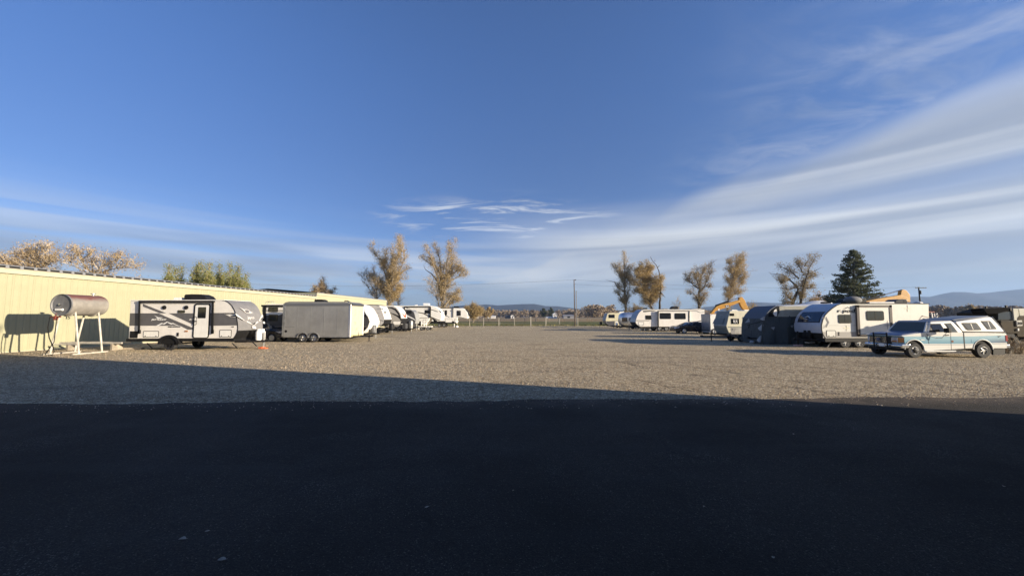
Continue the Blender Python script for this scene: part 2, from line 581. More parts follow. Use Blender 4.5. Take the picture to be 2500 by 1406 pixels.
def asphalt_build(n, b, t, L):
    v = vor(n, t, 95)
    sepc = n.n('ShaderNodeSeparateColor'); L.new(v.outputs['Color'], sepc.inputs[0])
    c = n.ramp(sepc.outputs[0], [(0, (.017, .0145, .0115)), (.75, (.035, .0305, .0245)), (.97, (.055, .049, .041)), (1, (.13, .117, .10))])
    patch = n.noise(t, .35, 5, .62)
    c = n.mix(n.sm(patch, .4, .7, 0, .6), c, (.021, .018, .0145))
    mp = n.n('ShaderNodeMapping'); mp.inputs['Scale'].default_value = (.12, 1.6, 1)
    L.new(t, mp.inputs[0])
    c = n.mix(n.sm(n.noise(mp.outputs[0], .8, 5, .6), .5, .75, 0, .5), c, (.042, .039, .035))
    # dust carried on from the gravel near the edge
    sx_ = n.n('ShaderNodeSeparateXYZ'); L.new(t, sx_.inputs[0])
    dd = n.m('SUBTRACT', sx_.outputs[1], n.m('MULTIPLY', sx_.outputs[0], .031))
    du = n.m('MULTIPLY', n.sm(dd, 8.3, 9.5), n.sm(n.noise(t, 1.3, 6, .7), .3, .65, .15, .8))
    du = n.m('MULTIPLY', du, n.sm(sx_.outputs[0], -6., 9., .35, 1.))
    c = n.mix(du, c, (.17, .13, .095))
    fl = n.m('MULTIPLY', n.sm(n.noise(t, .55, 3, .6), .56, .68), n.sm(sepc.outputs[2], .90, .97))
    c = n.mix(n.m('MULTIPLY', fl, .7), c, (.20, .19, .17))
    crk = vor(n, n.xyz(*[n.m('ADD', sx_.outputs[k_], n.m('MULTIPLY', n.noise(t, 1.1, 4, .6), .5)) for k_ in (0, 1)]), .28, 'DISTANCE_TO_EDGE')
    c = n.mix(n.m('MULTIPLY', n.sm(crk.outputs['Distance'], .008, .002), .18), c, (.006, .006, .006))
    L.new(c, b.inputs['Base Color'])
    b.inputs['Specular IOR Level'].default_value = .2
    L.new(n.sm(patch, .3, .7, .8, .95), b.inputs['Roughness'])
    p = bump(n, b, n.noise(t, 2.5, 5, .65), .5, .02)
    bump(n, b, n.m('ADD', v.outputs['Distance'], sepc.outputs[1]), .8, .006, p)


def grass_build(c1, c2, c3, s):
    def f(n, b, t, L):
        a = n.noise(t, s, 6, .7)
        bg = n.noise(t, .03, 4, .6)
        c = n.mix(n.sm(a, .35, .65), c1, c2)
        c = n.mix(n.sm(bg, .4, .62, 0, .8), c, c3)
        L.new(c, b.inputs['Base Color'])
        b.inputs['Roughness'].default_value = .95
        b.inputs['Specular IOR Level'].default_value = .1
        bump(n, b, a, 1, .15)
    return f


GRAVEL = ground_mat('crushed_gravel', gravel_build)
ASPH = ground_mat('dark_asphalt', asphalt_build)
DRY = ground_mat('dry_pasture', grass_build((.25, .18, .095), (.36, .265, .15), (.30, .22, .12), .5))
GRN = ground_mat('green_pasture', grass_build((.12, .135, .04), (.21, .205, .075), (.24, .20, .09), 1.2))

sheet('ground', [(-7000, -3000), (7000, -3000), (7000, 7000), (-7000, 7000)], 0, DRY)
sheet('pasture', [(-220, 78), (-60, 80), (60, 80), (220, 74), (240, 152), (90, 158), (-60, 160), (-220, 165)], .004, GRN)
yo = [(-70, -45), (75, -45), (75, 70), (40, 80)] + [(40 - 4 * i, 84.5 + rnd.uniform(-.8, .8)) for i in range(1, 22)] + [(-70, 84)]
sheet('gravel_yard', yo, .008, GRAVEL)
# asphalt apron with a ragged edge
xs = np.arange(-48, 15.5, .35)
ed = [(float(x), 9.42 + .031 * float(x) + rnd.uniform(-.07, .07) + .08 * math.sin(x * .9)) for x in xs]
ed2 = [(float(x), 9.9 + rnd.uniform(-.06, .06)) for x in np.arange(15.5, 60, 1.)]
sheet('asphalt_drive', [(-48, -44), (60, -44)] + (ed + ed2)[::-1], .012, ASPH)

# loose stones lying on the yard
def gravel_stones(N=95000):
    r = np.random.RandomState(3)
    Y = 9.3 + 21 * r.rand(N) ** 1.7
    X = (r.rand(N) * 2 - 1) * (Y * 1.42 + .5)
    edge_ = 9.44 + .031 * X
    spill = r.rand(N) < .05
    Y = np.where(spill & (Y < 11), edge_ - .9 * r.rand(N) ** 2.2, Y)
    ok = ((Y > edge_) | spill) & (X > -28)
    X, Y = X[ok], Y[ok]; N = len(X)
    sz = (.008 + .012 * r.rand(N) ** 2) * (1 + .25 * (Y > 14))
    base = np.array([(1, 0, 0), (0, 1, 0), (-1, 0, 0), (0, -1, 0), (0, 0, 1.), (0, 0, -.4)])
    a = r.rand(N) * 6.283
    sc = sz[:, None] * (0.7 + .6 * r.rand(N, 3)); sc[:, 2] *= .75
    V = base[None] * sc[:, None, :]
    V += (r.rand(N, 6, 3) - .5) * sz[:, None, None] * .5
    ca, sa = np.cos(a)[:, None], np.sin(a)[:, None]
    P = np.stack([V[..., 0] * ca - V[..., 1] * sa + X[:, None], V[..., 0] * sa + V[..., 1] * ca + Y[:, None], V[..., 2] + .008 + sz[:, None] * .25], -1)
    tri = np.array([(0, 1, 4), (1, 2, 4), (2, 3, 4), (3, 0, 4), (1, 0, 5), (2, 1, 5), (3, 2, 5), (0, 3, 5)])
    F = (tri[None] + 6 * np.arange(N)[:, None, None]).reshape(-1, 3)
    me = bpy.data.meshes.new('gravel_stones')
    me.vertices.add(N * 6); me.vertices.foreach_set('co', P.reshape(-1))
    me.loops.add(len(F) * 3); me.loops.foreach_set('vertex_index', F.reshape(-1))
    me.polygons.add(len(F)); me.polygons.foreach_set('loop_start', np.arange(0, len(F) * 3, 3))
    me.update(calc_edges=True)
    def b_(n, b, t, L):
        v = vor(n, t, 14); sc_ = n.n('ShaderNodeSeparateColor'); L.new(v.outputs['Color'], sc_.inputs[0])
        L.new(n.ramp(sc_.outputs[0], [(0, (.22, .165, .11)), (.4, (.44, .34, .225)), (.8, (.54, .43, .30)), (1, (.70, .60, .46))]), b.inputs['Base Color'])
        b.inputs['Roughness'].default_value = .85
    me.materials.append(ground_mat('loose_stone', b_))
    ob = bpy.data.objects.new('gravel', me); COL.objects.link(ob)
    tag(ob, kind='stuff')


gravel_stones()

# ------------------------------------------------------------------ hills
def hills(name, prof, Y, depth, seed, mat):
    """prof: picture skyline points; a ridge with a slope in front and behind"""
    r = random.Random(seed)
    pts = [W(a, b, Y) for a, b in prof]
    X0, X1 = pts[0][0], pts[-1][0]
    N, K = 160, 14
    vs = []
    px, pz = [p[0] for p in pts], [p[1] for p in pts]
    ph = [r.uniform(0, 6.28) for _ in range(9)]
    for j in range(K + 1):
        f = j / K * 2 - 1                       # -1 front foot, 0 crest, 1 back foot
        for i in range(N + 1):
            x = X0 + (X1 - X0) * i / N
            h = float(np.interp(x, px, pz))
            w = x / Y * 40
            rid = sum(math.sin(w * (1.3 + .9 * k) + ph[k] + f * 2.5 * math.sin(ph[k])) / (k + 2) for k in range(8))
            e = (1 - abs(f)) ** 1.15
            z = h * e * (1 + .16 * rid * (1 - e)) - 2
            vs.append((x, Y + f * depth + depth * .12 * rid * abs(f), max(z, -2)))
    fs = [(j * (N + 1) + i, j * (N + 1) + i + 1, (j + 1) * (N + 1) + i + 1, (j + 1) * (N + 1) + i) for j in range(K) for i in range(N)]
    o = mesh_obj(name, MB().add(vs, fs), mat, smooth=True)
    return tag(o, kind='structure')


HILL = ground_mat('hill_scrub', grass_build((.028, .034, .032), (.055, .055, .045), (.04, .042, .036), .02))
hills('hills', [(-900, 766), (300, 760), (900, 757), (1060, 752), (1130, 745), (1150, 745), (1185, 742.5), (1215, 745), (1240, 743.5), (1270, 742), (1300, 741), (1320, 743), (1345, 750), (1362, 747), (1385, 750), (1420, 754), (1500, 757), (1640, 756), (1720, 750), (1760, 744), (1800, 738), (1815, 736), (1850, 738), (1875, 737.5), (1900, 740), (1960, 738), (2040, 741), (2150, 737), (2222, 722), (2265, 725.5), (2300, 717), (2340, 710), (2380, 716), (2420, 713.5), (2455, 709), (2500, 705), (2560, 700), (2700, 690), (2900, 705), (3300, 735), (3800, 760)], 3600, 900, 2, HILL)

# ------------------------------------------------------------------ yellow storage buildings on the left
YEL = M('pale_yellow_metal', (.342, .332, .218), .5, var=.05, vs=.7, dirt=.06)
CREAM = M('cream_trim_metal', (.42, .39, .29), .5, var=.04)
ROOFG = M('grey_roof_metal', (.24, .245, .26), .4, metal=.3, var=.1)
DARKC = M('dark_closure', (.02, .02, .022), .8)
wd = Vector((.06, 1, 0)).normalized(); wn = Vector((wd.y, -wd.x, 0))
WROT = -math.atan(.06)
WP = lambda y: (-28.9 + .06 * (y - 21.3), y, 0.)      # foot of the wall at distance y


def siding_panel_mb(h, w=.9144, n=3, z0=0.):
    """one sheet of ribbed wall cladding; runs along +y, faces +x"""
    p = w / n
    prof = []
    for k in range(n):
        y = k * p
        prof += [(0, y), (.028, y + .03), (.028, y + .07), (0, y + .10)]
    prof += [(0, w - .004)]
    mb = MB()
    m = len(prof)
    vs = [(x, y, z0) for x, y in prof] + [(x, y, h) for x, y in prof]
    mb.add(vs, [(i, i + 1, i + 1 + m, i + m) for i in range(m - 1)])
    mb.add([(-.02, 0, z0), (-.02, w - .004, z0), (-.02, w - .004, h), (-.02, 0, h)], [(0, 3, 2, 1)])
    return mb


def row(name, src, root, locs, label=None):
    for i, lc in enumerate(locs):
        o = src if i == 0 else src.copy()
        if i: COL.objects.link(o); o.parent = root
        o.location = lc


def long_building(name, label, y0, y1, h, roof, width=14, group='pale yellow storage buildings'):
    L = (y1 - y0) / wd.y
    b = T(name, label, 'building', WP(y0), group)
    b.root.rotation_euler.z = WROT
    o, b.o = b.o, (0, 0, 0)
    n = int(L / .9144)
    src = b.mesh('siding_panel', siding_panel_mb(h - .3), YEL)
    row('siding_panel', src, b.root, [(0, .9144 * i, .05) for i in range(n)])
    b.mesh('wall', MB().box(-width, -.03, 0, L, 0, h - .02).add([], []), YEL)
    b.mesh('base_trim', MB().box(-.02, .05, 0, L, 0, .06), CREAM)
    b.mesh('fascia', MB().box(-.02, .13, -.02, L + .02, h - .34, h - .06).box(.13, .16, -.02, L + .02, h - .10, h - .05), CREAM)
    b.mesh('corner_trim', MB().box(-.05, .06, L - .06, L + .03, 0, h - .34), CREAM)
    sl = .083
    if roof:
        b.mesh('eave_closure', MB().box(-.2, .10, 0, L, h - .055, h + .085), DARKC)
        mb = MB()
        wdt = .61
        # pan, raised seam, and the seam's closed end at the eave
        vs = []
        prof = [(0, 0), (wdt - .19, 0), (wdt - .17, .05), (wdt - .03, .05), (wdt - .005, 0)]
        for x in (.20, -width / 2):
            for y, z in prof: vs.append((x, y, h + .09 + z + (.2 - x) * sl))
        m = len(prof)
        mb.add(vs, [(i, i + 1, i + 1 + m, i + m) for i in range(m - 1)])
        mb.box(.14, .20, wdt - .17, wdt - .02, h - .05, h + .13)
        mb.box(.17, .20, 0, wdt - .175, h + .075, h + .115)
        src = b.mesh('roof_panel', mb, ROOFG)
        row('roof_panel', src, b.root, [(0, wdt * i, 0) for i in range(int(L / wdt))])
        # far slope
        b.mesh('roof', MB().add([(-width / 2, 0, h + .09 + (.2 + width / 2) * sl), (-width / 2, L, h + .09 + (.2 + width / 2) * sl), (-width - .2, L, h), (-width - .2, 0, h)], [(0, 1, 2, 3)]), ROOFG)
    else:
        b.mesh('roof', MB().add([(.18, -.05, h), (.18, L + .05, h), (-width / 2, L + .05, h + width / 2 * sl), (-width / 2, -.05, h + width / 2 * sl), (-width, L + .05, h), (-width, -.05, h)],
                                [(0, 1, 2, 3), (3, 2, 4, 5)]).box(.14, .18, -.05, L + .05, h - .03, h + .01), ROOFG)
    b.o = o
    return b, L


bld, L1 = long_building('storage_building', 'long pale yellow metal building with a dashed dark line under its eave', 8., 51.9, 4.86, True)
x, z = W(171, 776, 22.9)
num = bld.text('15', M('sign_black', (.03, .03, .03), .6), (0, 0, 0), .19, 'right')
nrm = Vector((WP(24.4)[0] + .06, 24.4, 2.0))
yl = 24.4
num.location = (.05, (yl - 8.) / wd.y, 1.98)
long_building('storage_building', 'taller plain yellow metal building beyond the long one with the dashed eave', 52.0, 76.7, 5.38, False)

gr = T('metal_shed', 'dark grey metal roof of a shed rising behind the long yellow building', 'building', (-41, 66, 0))
gr.root.rotation_euler.z = R(22)
o = gr.o; gr.o = (0, 0, 0)
gr.mesh('wall', MB().box(-9, 7, -5, 5, 0, 5.4), YEL)
ridge = 6.35
gr.mesh('roof', MB().add([(-9.4, -5.4, 5.35), (7.2, -5.4, 5.35), (7.2, 0, ridge), (-9.4, 0, ridge), (7.2, 5.4, 5.35), (-9.4, 5.4, 5.35)], [(0, 1, 2, 3), (3, 2, 4, 5)]), ROOFG)
gr.mesh('ridge_cap', MB().tube([(-9.4, 0, ridge + .02), (7.2, 0, ridge + .02)], .09, 6), ROOFG)
for k in range(27):
    gr.mesh('roof_seam', MB().add([], []).box(-.03, .03, -.02, .02, 0, 1) if False else MB().tube([(-9.2 + .62 * k, -5.4, 5.38), (-9.2 + .62 * k, 0, ridge + .03)], .03, 4), ROOFG)

# the large shed beside the viewer whose corner shades the drive
sh = T('storage_building', 'tall yellow metal building beside the drive, its shadow lying over the asphalt', 'building', (12.2, 7.6, 0))
sh.root.rotation_euler.z = R(-26)
sh.o = (0, 0, 0)
HS = 10.6
sh.mesh('wall', MB().box(.03, 45, -42, -.03, 0, HS), YEL)
src = sh.mesh('siding_panel', siding_panel_mb(HS - .3), YEL)
for i in range(46):
    o = src if i == 0 else src.copy()
    if i: COL.objects.link(o); o.parent = sh.root
    o.rotation_euler.z = R(180); o.location = (0, -.9144 * i, .02)
for i in range(48):
    o = src.copy(); COL.objects.link(o); o.parent = sh.root
    o.rotation_euler.z = R(90); o.location = (.9144 * (i + 1), -.0, .02)
sh.mesh('roof', MB().box(-.25, 45.2, -42.2, .25, HS, HS + .12), ROOFG)
sh.mesh('fascia', MB().box(-.12, 45.1, -42.1, .12, HS - .32, HS - .002), CREAM)

# ================================================================== LEFT ROW
# ------------------------------------------------------------------ fuel tank on its stand
TANKM = M('weathered_silver_paint', (.42, .40, .37), .55, metal=.2, var=.25, vs=2.5)
def tank_build(n, b, t, L):
    s_ = n.n('ShaderNodeSeparateXYZ'); L.new(t, s_.inputs[0])
    nz = n.noise(t, 2.2, 6, .65)
    rust = n.sm(n.m('ADD', s_.outputs[2], n.m('MULTIPLY', nz, .55)), 3.12, 3.42)
    c = n.mix(n.sm(nz, .3, .7), (.20, .185, .165), (.29, .27, .24))
    c = n.mix(rust, c, (.15, .062, .05))
    L.new(c, b.inputs['Base Color'])
    b.inputs['Roughness'].default_value = .62
    b.inputs['Metallic'].default_value = .05
TANKM = ground_mat('rust_topped_silver_paint', tank_build)
TANKEND = M('tank_end_grey', (.15, .15, .155), .55, var=.2)
STAND = M('white_stand_paint', (.46, .43, .37), .65, var=.25, dirt=.35)
RED = M('red_paint', (.20, .045, .03), .7, var=.3)
HOSE = M('black_hose', (.012, .012, .012), .75, spec=.2)
tk = T('fuel_tank', 'silver fuel tank with a faded red top raised on a white pipe stand', 'fuel tank', (0, 0, 0))
TX, TZ, TR, TY0, TY1 = -24.1, 2.68, .575, 20.15, 22.1
c0 = (TX, TY0, TZ)
LT = TY1 - TY0
body = tk.mesh('shell', MB().lathe(c0, (0, 1, 0), [(TR, .0), (TR, LT - .16), (TR * .93, LT - .05), (TR * .7, LT), (0, LT + .02)], 40), TANKM, smooth=True)
tk.mesh('end_cap', MB().lathe(c0, (0, 1, 0), [(0, .06), (TR * .90, .05), (TR * .94, .0), (TR * 1.012, -.01), (TR * 1.012, .05)], 40), TANKEND, smooth=True)
for yy in (.22, LT - .22): tk.mesh('band', MB().lathe((TX, TY0 + yy, TZ), (0, 1, 0), [(TR, -.02), (TR * 1.012, -.02), (TR * 1.012, .02), (TR, .02)], 40), TANKM)
x, z = W(145, 756, TY0)
tk.mesh('label_plate', MB().box(x - .22, x + .16, TY0 - .02, TY0 + .05, z - .05, z + .06), WHITEFLAT)
x, z = W(146, 743.5, TY0)
tk.mesh('gauge', MB().lathe((x, TY0 + .06, z), (0, -1, 0), [(.05, 0), (.05, .08), (0, .09)], 10), CHROME)
tk.mesh('filler_cap', MB().lathe((TX + .12, TY1 - .55, TZ + TR - .03), (0, 0, 1), [(.05, 0), (.05, .10), (.11, .10), (.11, .15), (0, .16)], 10), STEEL)
for yy, lab in ((TY0 + .35, 0), (TY1 - .45, 1)):
    for sd in (-1, 1):
        tk.mesh('leg', MB().tube([(TX + sd * .40, yy, TZ - .42), (TX + sd * .78, yy, .04)], .045, 8), STAND)
    tk.mesh('saddle', MB().tube([(TX + TR * .9 * math.sin(a), yy, TZ - (TR + .03) * math.cos(a)) for a in np.linspace(-1., 1., 9)], .04, 6), STAND)
for sd in (-1, 1): tk.mesh('foot_rail', MB().tube([(TX + sd * .78, TY0 + .05, .05), (TX + sd * .78, TY1 - .15, .05)], .04, 6), STAND)
tk.mesh('cross_brace', MB().tube([(TX - .62, TY0 + .35, .55), (TX + .62, TY0 + .35, .55)], .03, 6), STAND)
pm = tk.mesh('pump', MB().box(TX - .31, TX - .18, TY0 - .05, TY0 + .08, TZ - TR - .24, TZ - TR - .02).tube([(TX - .5, TY0, TZ - TR - .08), (TX + .05, TY0, TZ - TR - .06)], .035, 8).tube([(TX - .25, TY0, TZ - TR - .02), (TX - .25, TY0 + .05, TZ - TR + .12)], .04), RED, bevel=.02)
tk.mesh('hose', MB().tube([(TX - .5, TY0 - .03, TZ - .65), (TX - .52, TY0 - .06, TZ - 1.2), (TX - .38, TY0 - .08, .95), (TX - .12, TY0 - .1, .5), (TX + .0, TY0 - .12, .22), (TX - .10, TY0 - .1, .05), (TX - .5, TY0, .04)], .022, 6).tube([(TX - .14, TY0 - .03, TZ - .7), (TX - .12, TY0 - .05, 1.2), (TX - .14, TY0 - .05, .7), (TX - .28, TY0 - .07, .45), (TX - .55, TY0 - .05, .06)], .02, 6), HOSE)

# ladder laid on blocks behind the tank
lad = T('ladder', 'pale metal ladder lying flat on blocks behind the fuel tank', 'ladder', (0, 0, 0))
LY = 23.2
xa, za = W(146, 840, LY); xb, zb = W(298, 838, LY)
for yy in (LY, LY + .55): lad.mesh('rail', MB().box(xa, xb, yy - .03, yy + .03, .40, .50), STAND)
for k in range(11):
    xx = xa + .15 + (xb - xa - .3) * k / 10
    lad.mesh('rung', MB().tube([(xx, LY, .45), (xx, LY + .55, .45)], .02, 6), STAND)
for xx in (xa + .5, xb - .6): lad.mesh('block', MB().box(xx - .06, xx + .06, LY - .04, LY + .60, 0, .40), M('old_timber', (.30, .26, .20), .85, var=.3))
bx, by = G(318, 853)
tag(mesh_obj('timber_beam', MB().prism([(bx - .75, 0.01), (bx + .7, 0.01), (bx + .68, .12), (bx - .75, .13)], by, by + .2), M('pale_timber', (.58, .50, .38), .8, var=.2), None, (bx, by, 0), bevel=.01), 'pale timber beam lying on the gravel at the rear of the striped grey and white trailer', 'beam')


def ac_unit(t, p, Y, mat, slope=True, name='air_conditioner', depth=.75):
    """roof air conditioner from two picture points (left-top, right-bottom)"""
    (xa, z1), (xb, z0) = W(*p[0], Y), W(*p[1], Y)
    w = xb - xa
    poly = [(xa, z0 - .03), (xa, z0 + (z1 - z0) * .7), (xa + w * .04, z1 - .02), (xa + w * .3, z1), (xa + w * .68, z1 - .01), (xa + w * .88, z1 - (z1 - z0) * .35), (xb, z0 + .04), (xb, z0 - .03)]
    if not slope: poly = [(xa + xb - a, b) for a, b in poly]
    o = t.mesh(name, MB().prism(poly, Y, Y + depth), mat, None, .03)
    for k in range(5):
        zz = z0 + (z1 - z0) * (.2 + .13 * k)
        t.mesh('louvre', MB().box(xa + w * .06 if slope else xb - w * .30, xa + w * .30 if slope else xb - w * .06, Y - .012, Y + .01, zz, zz + .015), BLACKTRIM, o)
    return o


def hatch(t, p, Y=None, mat=None, r=.05):
    h = t.rect('hatch', BLACKTRIM, p, Y, .010, r)
    (xa, za), (xb, zb) = t.w(p, Y or t.Y)
    xa, xb, za, zb = min(xa, xb), max(xa, xb), min(za, zb), max(za, zb)
    y = Y or t.Y
    t.mesh('hatch_panel', MB().prism(rrect(xa + .035, za + .035, xb - .035, zb - .035, r * .7), y - .016, y), mat or WHITE, h)
    t.mesh('latch', MB().box(xa + .12, xa + .18, y - .03, y - .012, za + .07, za + .11).box(xb - .18, xb - .12, y - .03, y - .012, za + .07, za + .11), BLACKTRIM, h)
    return h


def gas_bottles(t, x, y, z, mat, r=.155, h=.46, n=2):
    for k in range(n):
        yy = y + (k - (n - 1) / 2) * .36
        b = t.mesh('gas_bottle', MB().lathe((x, yy, z), (0, 0, 1), [(0, 0), (r * .85, .0), (r, .05), (r, h * .78), (r * .8, h * .93), (r * .3, h), (0, h)], 18), mat, None, 0, True)
        t.mesh('bottle_collar', MB().lathe((x, yy, z + h * .92), (0, 0, 1), [(r * .62, 0), (r * .62, .13), (r * .56, .13), (r * .56, 0)], 14), mat, b)


# ------------------------------------------------------------------ striped grey and white travel trailer
JY = 23.2
j = T('travel_trailer', 'white travel trailer with slate grey band and grey front, nearest the fuel tank', 'travel trailer', (W(440, 800, JY)[0], JY, 0), 'travel trailers parked in the left row', JY)
prof = ZB(187, 357, 155, 965, 1835, 960, 1872, 915, 1898, 860, 1907, 800, 1903, 720, 1892, 640, 1875, 560, 1850, 500, 1815, 440, 1765, 390, 1715, 362, 1650, 350)
JD = 2.3
j.pr('body', WSIDE, prof, JY, JD, .03)
j.shell('front_cap', M('mid_grey_ribbed_cap', (.18, .177, .18), .45, var=.08, siding=3), ZB(1700, 352, 1765, 388, 1815, 438, 1850, 498, 1876, 560, 1894, 640, 1905, 720, 1908, 800, 1904, 835), JY + .012, JY + JD - .01, .03, ctr=ZB(1000, 700)[0])
j.shell('front_underside', BLACKTRIM, ZB(1904, 838, 1872, 917, 1836, 964), JY + .012, JY + JD - .01, .03, ctr=ZB(1000, 700)[0])  # black lower cap, with the chassis shade put into its colour
j.shell('edge_trim', BLACKTRIM, ZB(1655, 349, 1715, 360, 1767, 388, 1817, 438, 1852, 498, 1878, 560, 1896, 640, 1907, 720, 1911, 800, 1900, 862, 1874, 917, 1838, 964), JY - .012, JY + .05, .014, ctr=ZB(1000, 700)[0])
j.shell('roof', WHITEFLAT, ZB(187, 352, 900, 350, 1700, 348), JY - .02, JY + JD + .02, .03, ctr=ZB(1000, 700)[0])
j.rect('underframe', BLACKTRIM, ZB(118, 968, 1845, 1010), JY + .03, .0)
xa, za = W(*ZB(118, 1012)[0], JY); xb, zb = W(*ZB(1845, 966)[0], JY)
j.mesh('chassis', MB().box(xa, xb, JY + .02, JY + JD - .02, za + .02, zb), BLACKTRIM)
# printed bands
j.pl('grey_band', GREYBAND, ZB(180, 557, 640, 557, 735, 600, 1168, 782, 1222, 782, 1222, 820, 1110, 820, 985, 757, 168, 757), proud=.005)
j.pl('grey_band', GREYBAND, ZB(800, 557, 1240, 557, 1235, 720, 1205, 742), proud=.005)
j.pl('grey_band', GREYBAND, ZB(1445, 552, 1660, 552, 1790, 612, 1893, 622, 1908, 752, 1440, 757), proud=.005)
j.pl('diagonal_stripe', GREYBAND, ZB(392, 408, 765, 556, 660, 556, 392, 448), proud=.0075)
j.pl('front_stripe', BLACKTRIM, ZB(1660, 552, 1878, 552, 1880, 572, 1720, 572), proud=.0075)
j.pl('front_stripe', BLACKTRIM, ZB(1790, 595, 1888, 592, 1892, 612, 1815, 612), proud=.0075)
j.pl('front_stripe', WDECAL, ZB(1740, 577, 1884, 576, 1886, 588, 1765, 588), proud=.0075)
# awning and its arms
j.rect('awning', BLACKTRIM, ZB(350, 355, 1545, 384), JY, .13)
for a, b_ in ((342, 358), (1512, 1534)):
    j.pl('awning_arm', BLACKTRIM, ZB(a, 384, b_ + 8, 384, b_, 885, a - 14, 885), JY, .10, back=-.06)
    (xx, zz) = W(*ZB((a + b_) / 2 - 6, 850)[0], JY)
    j.mesh('arm_foot', MB().box(xx - .05, xx + .05, JY - .10, JY + .01, zz - .12, zz + .1), BLACKTRIM)
# door
dr = j.rect('door', BLACKTRIM, ZB(1216, 405, 1446, 958), JY, .02, .14)
(xa, z1), (xb, z0) = j.w(ZB(1240, 425, 1428, 945))
j.mesh('door_leaf', MB().prism(rrect(xa, z0, xb, z1, .09), JY - .032, JY - .01), WHITE, dr)
(xa, z1), (xb, z0) = j.w(ZB(1284, 458, 1402, 637))
j.mesh('pane', MB().prism(rrect(xa, z0, xb, z1, .04), JY - .038, JY - .02), GLASS, dr)
(xa, z1), (xb, z0) = j.w(ZB(1232, 612, 1268, 745))
j.mesh('grab_handle', MB().tube([(xa, JY - .02, z1), (xb, JY - .12, z1 - .03), (xb, JY - .12, z0 + .05), (xa, JY - .02, z0)], .018, 6), BLACKTRIM, dr)
(xx, zz) = W(*ZB(1240, 685)[0], JY)
j.mesh('lock', MB().box(xx - .04, xx + .08, JY - .06, JY - .02, zz - .03, zz + .03), BLACKTRIM, dr)
for a, b_ in ((750, 465), (1102, 465)):
    xx, zz = W(*ZB(a, b_)[0], JY)
    j.mesh('speaker', MB().lathe((xx - .06, JY + .01, zz), (0, -1, 0), [(.13, 0), (.12, .05), (.07, .07), (0, .06)], 16), BLACKTRIM)
j.win(ZB(952, 508, 1062, 552), r=.03, fr=.02)
hatch(j, ZB(397, 840, 640, 946)); hatch(j, ZB(1620, 822, 1808, 944))
j.rect('appliance_vent', BLACKTRIM, ZB(183, 845, 302, 955), JY, .012, .03)
j.rect('socket_cover', BLACKTRIM, ZB(936, 868, 962, 925), JY, .02)
j.rect('marker_light', M('amber_lens', (.35, .12, .02), .3), ZB(1060, 835, 1110, 856), JY, .02, .02)
j.rect('marker_light', BLACKTRIM, ZB(1815, 768, 1850, 780), JY, .02)
# wheel and fender
cx, cz = W(*ZB(805, 1062)[0], JY)
cz = .36
arch = []
for i in range(17):
    a = math.pi * i / 16
    arch.append((cx + .66 * math.cos(a), cz + .02 + .56 * math.sin(a)))
for i in range(17):
    a = math.pi * (16 - i) / 16
    arch.append((cx + .50 * math.cos(a), cz + .02 + .42 * math.sin(a)))
j.mesh('fender', MB().prism(arch, JY - .06, JY + .2), BLACKTRIM)
j.mesh('wheel_well', MB().prism([(cx + .5 * math.cos(math.pi * i / 12), cz + .02 + .42 * math.sin(math.pi * i / 12)) for i in range(13)], JY - .008, JY + .3), HOSE)
for yy, sd in ((JY + .14, -1), (JY + JD - .14, 1)): j.wheel((cx, yy, cz), .36, .24, BLACKTRIM if sd < 0 else STEEL, sd)
j.mesh('axle', MB().tube([(cx, JY + .2, cz), (cx, JY + JD - .2, cz)], .05), BLACKTRIM)
# side lettering
s_c = lambda a, b_: (lambda q_: (q_[0], JY - .008, q_[1]))(W(*ZB(a, b_)[0], JY))
j.text('JAY FLIGHT', WDECAL, s_c(648, 660), .085, sx=1.5, shear=.3, bold=.02)
j.text('BAJA EDITION', BLACKTRIM, s_c(893, 774), .06, sx=1.4, shear=.2, bold=.02)
j.pl('bird_emblem', WDECAL, ZB(572, 592, 640, 622, 712, 626, 660, 642, 600, 642, 622, 630), proud=.009)
mt = ZB(600, 757, 690, 712, 720, 722, 775, 690, 850, 718, 870, 712, 990, 768, 940, 752, 868, 728, 845, 738, 780, 704, 730, 738, 700, 728, 640, 757)
j.pl('mountain_print', WDECAL, mt, proud=.008)
j.text('Jay Flight', WDECAL, s_c(1190, 655), .07, sx=1.1, shear=.3)
# front end: plane that leans with the cap
(xt, zt), (xbm, zbm) = W(*ZB(1876, 560)[0], JY), W(*ZB(1905, 720)[0], JY)
XF = (xt + xbm) / 2 + .05
ln = ((xt - xbm) / (zt - zbm), (zt + zbm) / 2)
fp = lambda *a: ZB(*a)
SOFTW = M('soft_white_print', (.52, .51, .50), .5)
j.fplate('chevron', SOFTW, fp(1885, 555, 1925, 585, 2030, 690, 2000, 672, 1905, 612), XF, .02, lean=ln)
j.fplate('chevron', BLACKTRIM, fp(1900, 605, 1985, 665, 1975, 672, 1900, 622), XF, .026, lean=ln)
j.fplate('chevron', SOFTW, fp(2035, 675, 2140, 735, 2225, 680, 2222, 700, 2140, 752, 2040, 700), XF, .02, lean=ln)
j.fplate('chevron', BLACKTRIM, fp(2105, 712, 2140, 730, 2175, 705, 2172, 722, 2140, 744, 2108, 724), XF, .026, lean=ln)
j.fplate('chevron', SOFTW, fp(2240, 672, 2318, 570, 2322, 600, 2318, 628, 2250, 690), XF, .02, lean=ln)
j.fplate('chevron', BLACKTRIM, fp(2262, 660, 2316, 612, 2316, 626, 2266, 672), XF, .026, lean=ln)
j.fplate('bird_emblem', SOFTW, fp(1978, 462, 2040, 497, 2085, 492, 2125, 514, 2140, 536, 2178, 545, 2128, 558, 2068, 556, 2046, 538, 2026, 508), XF + .0, .02, lean=ln)
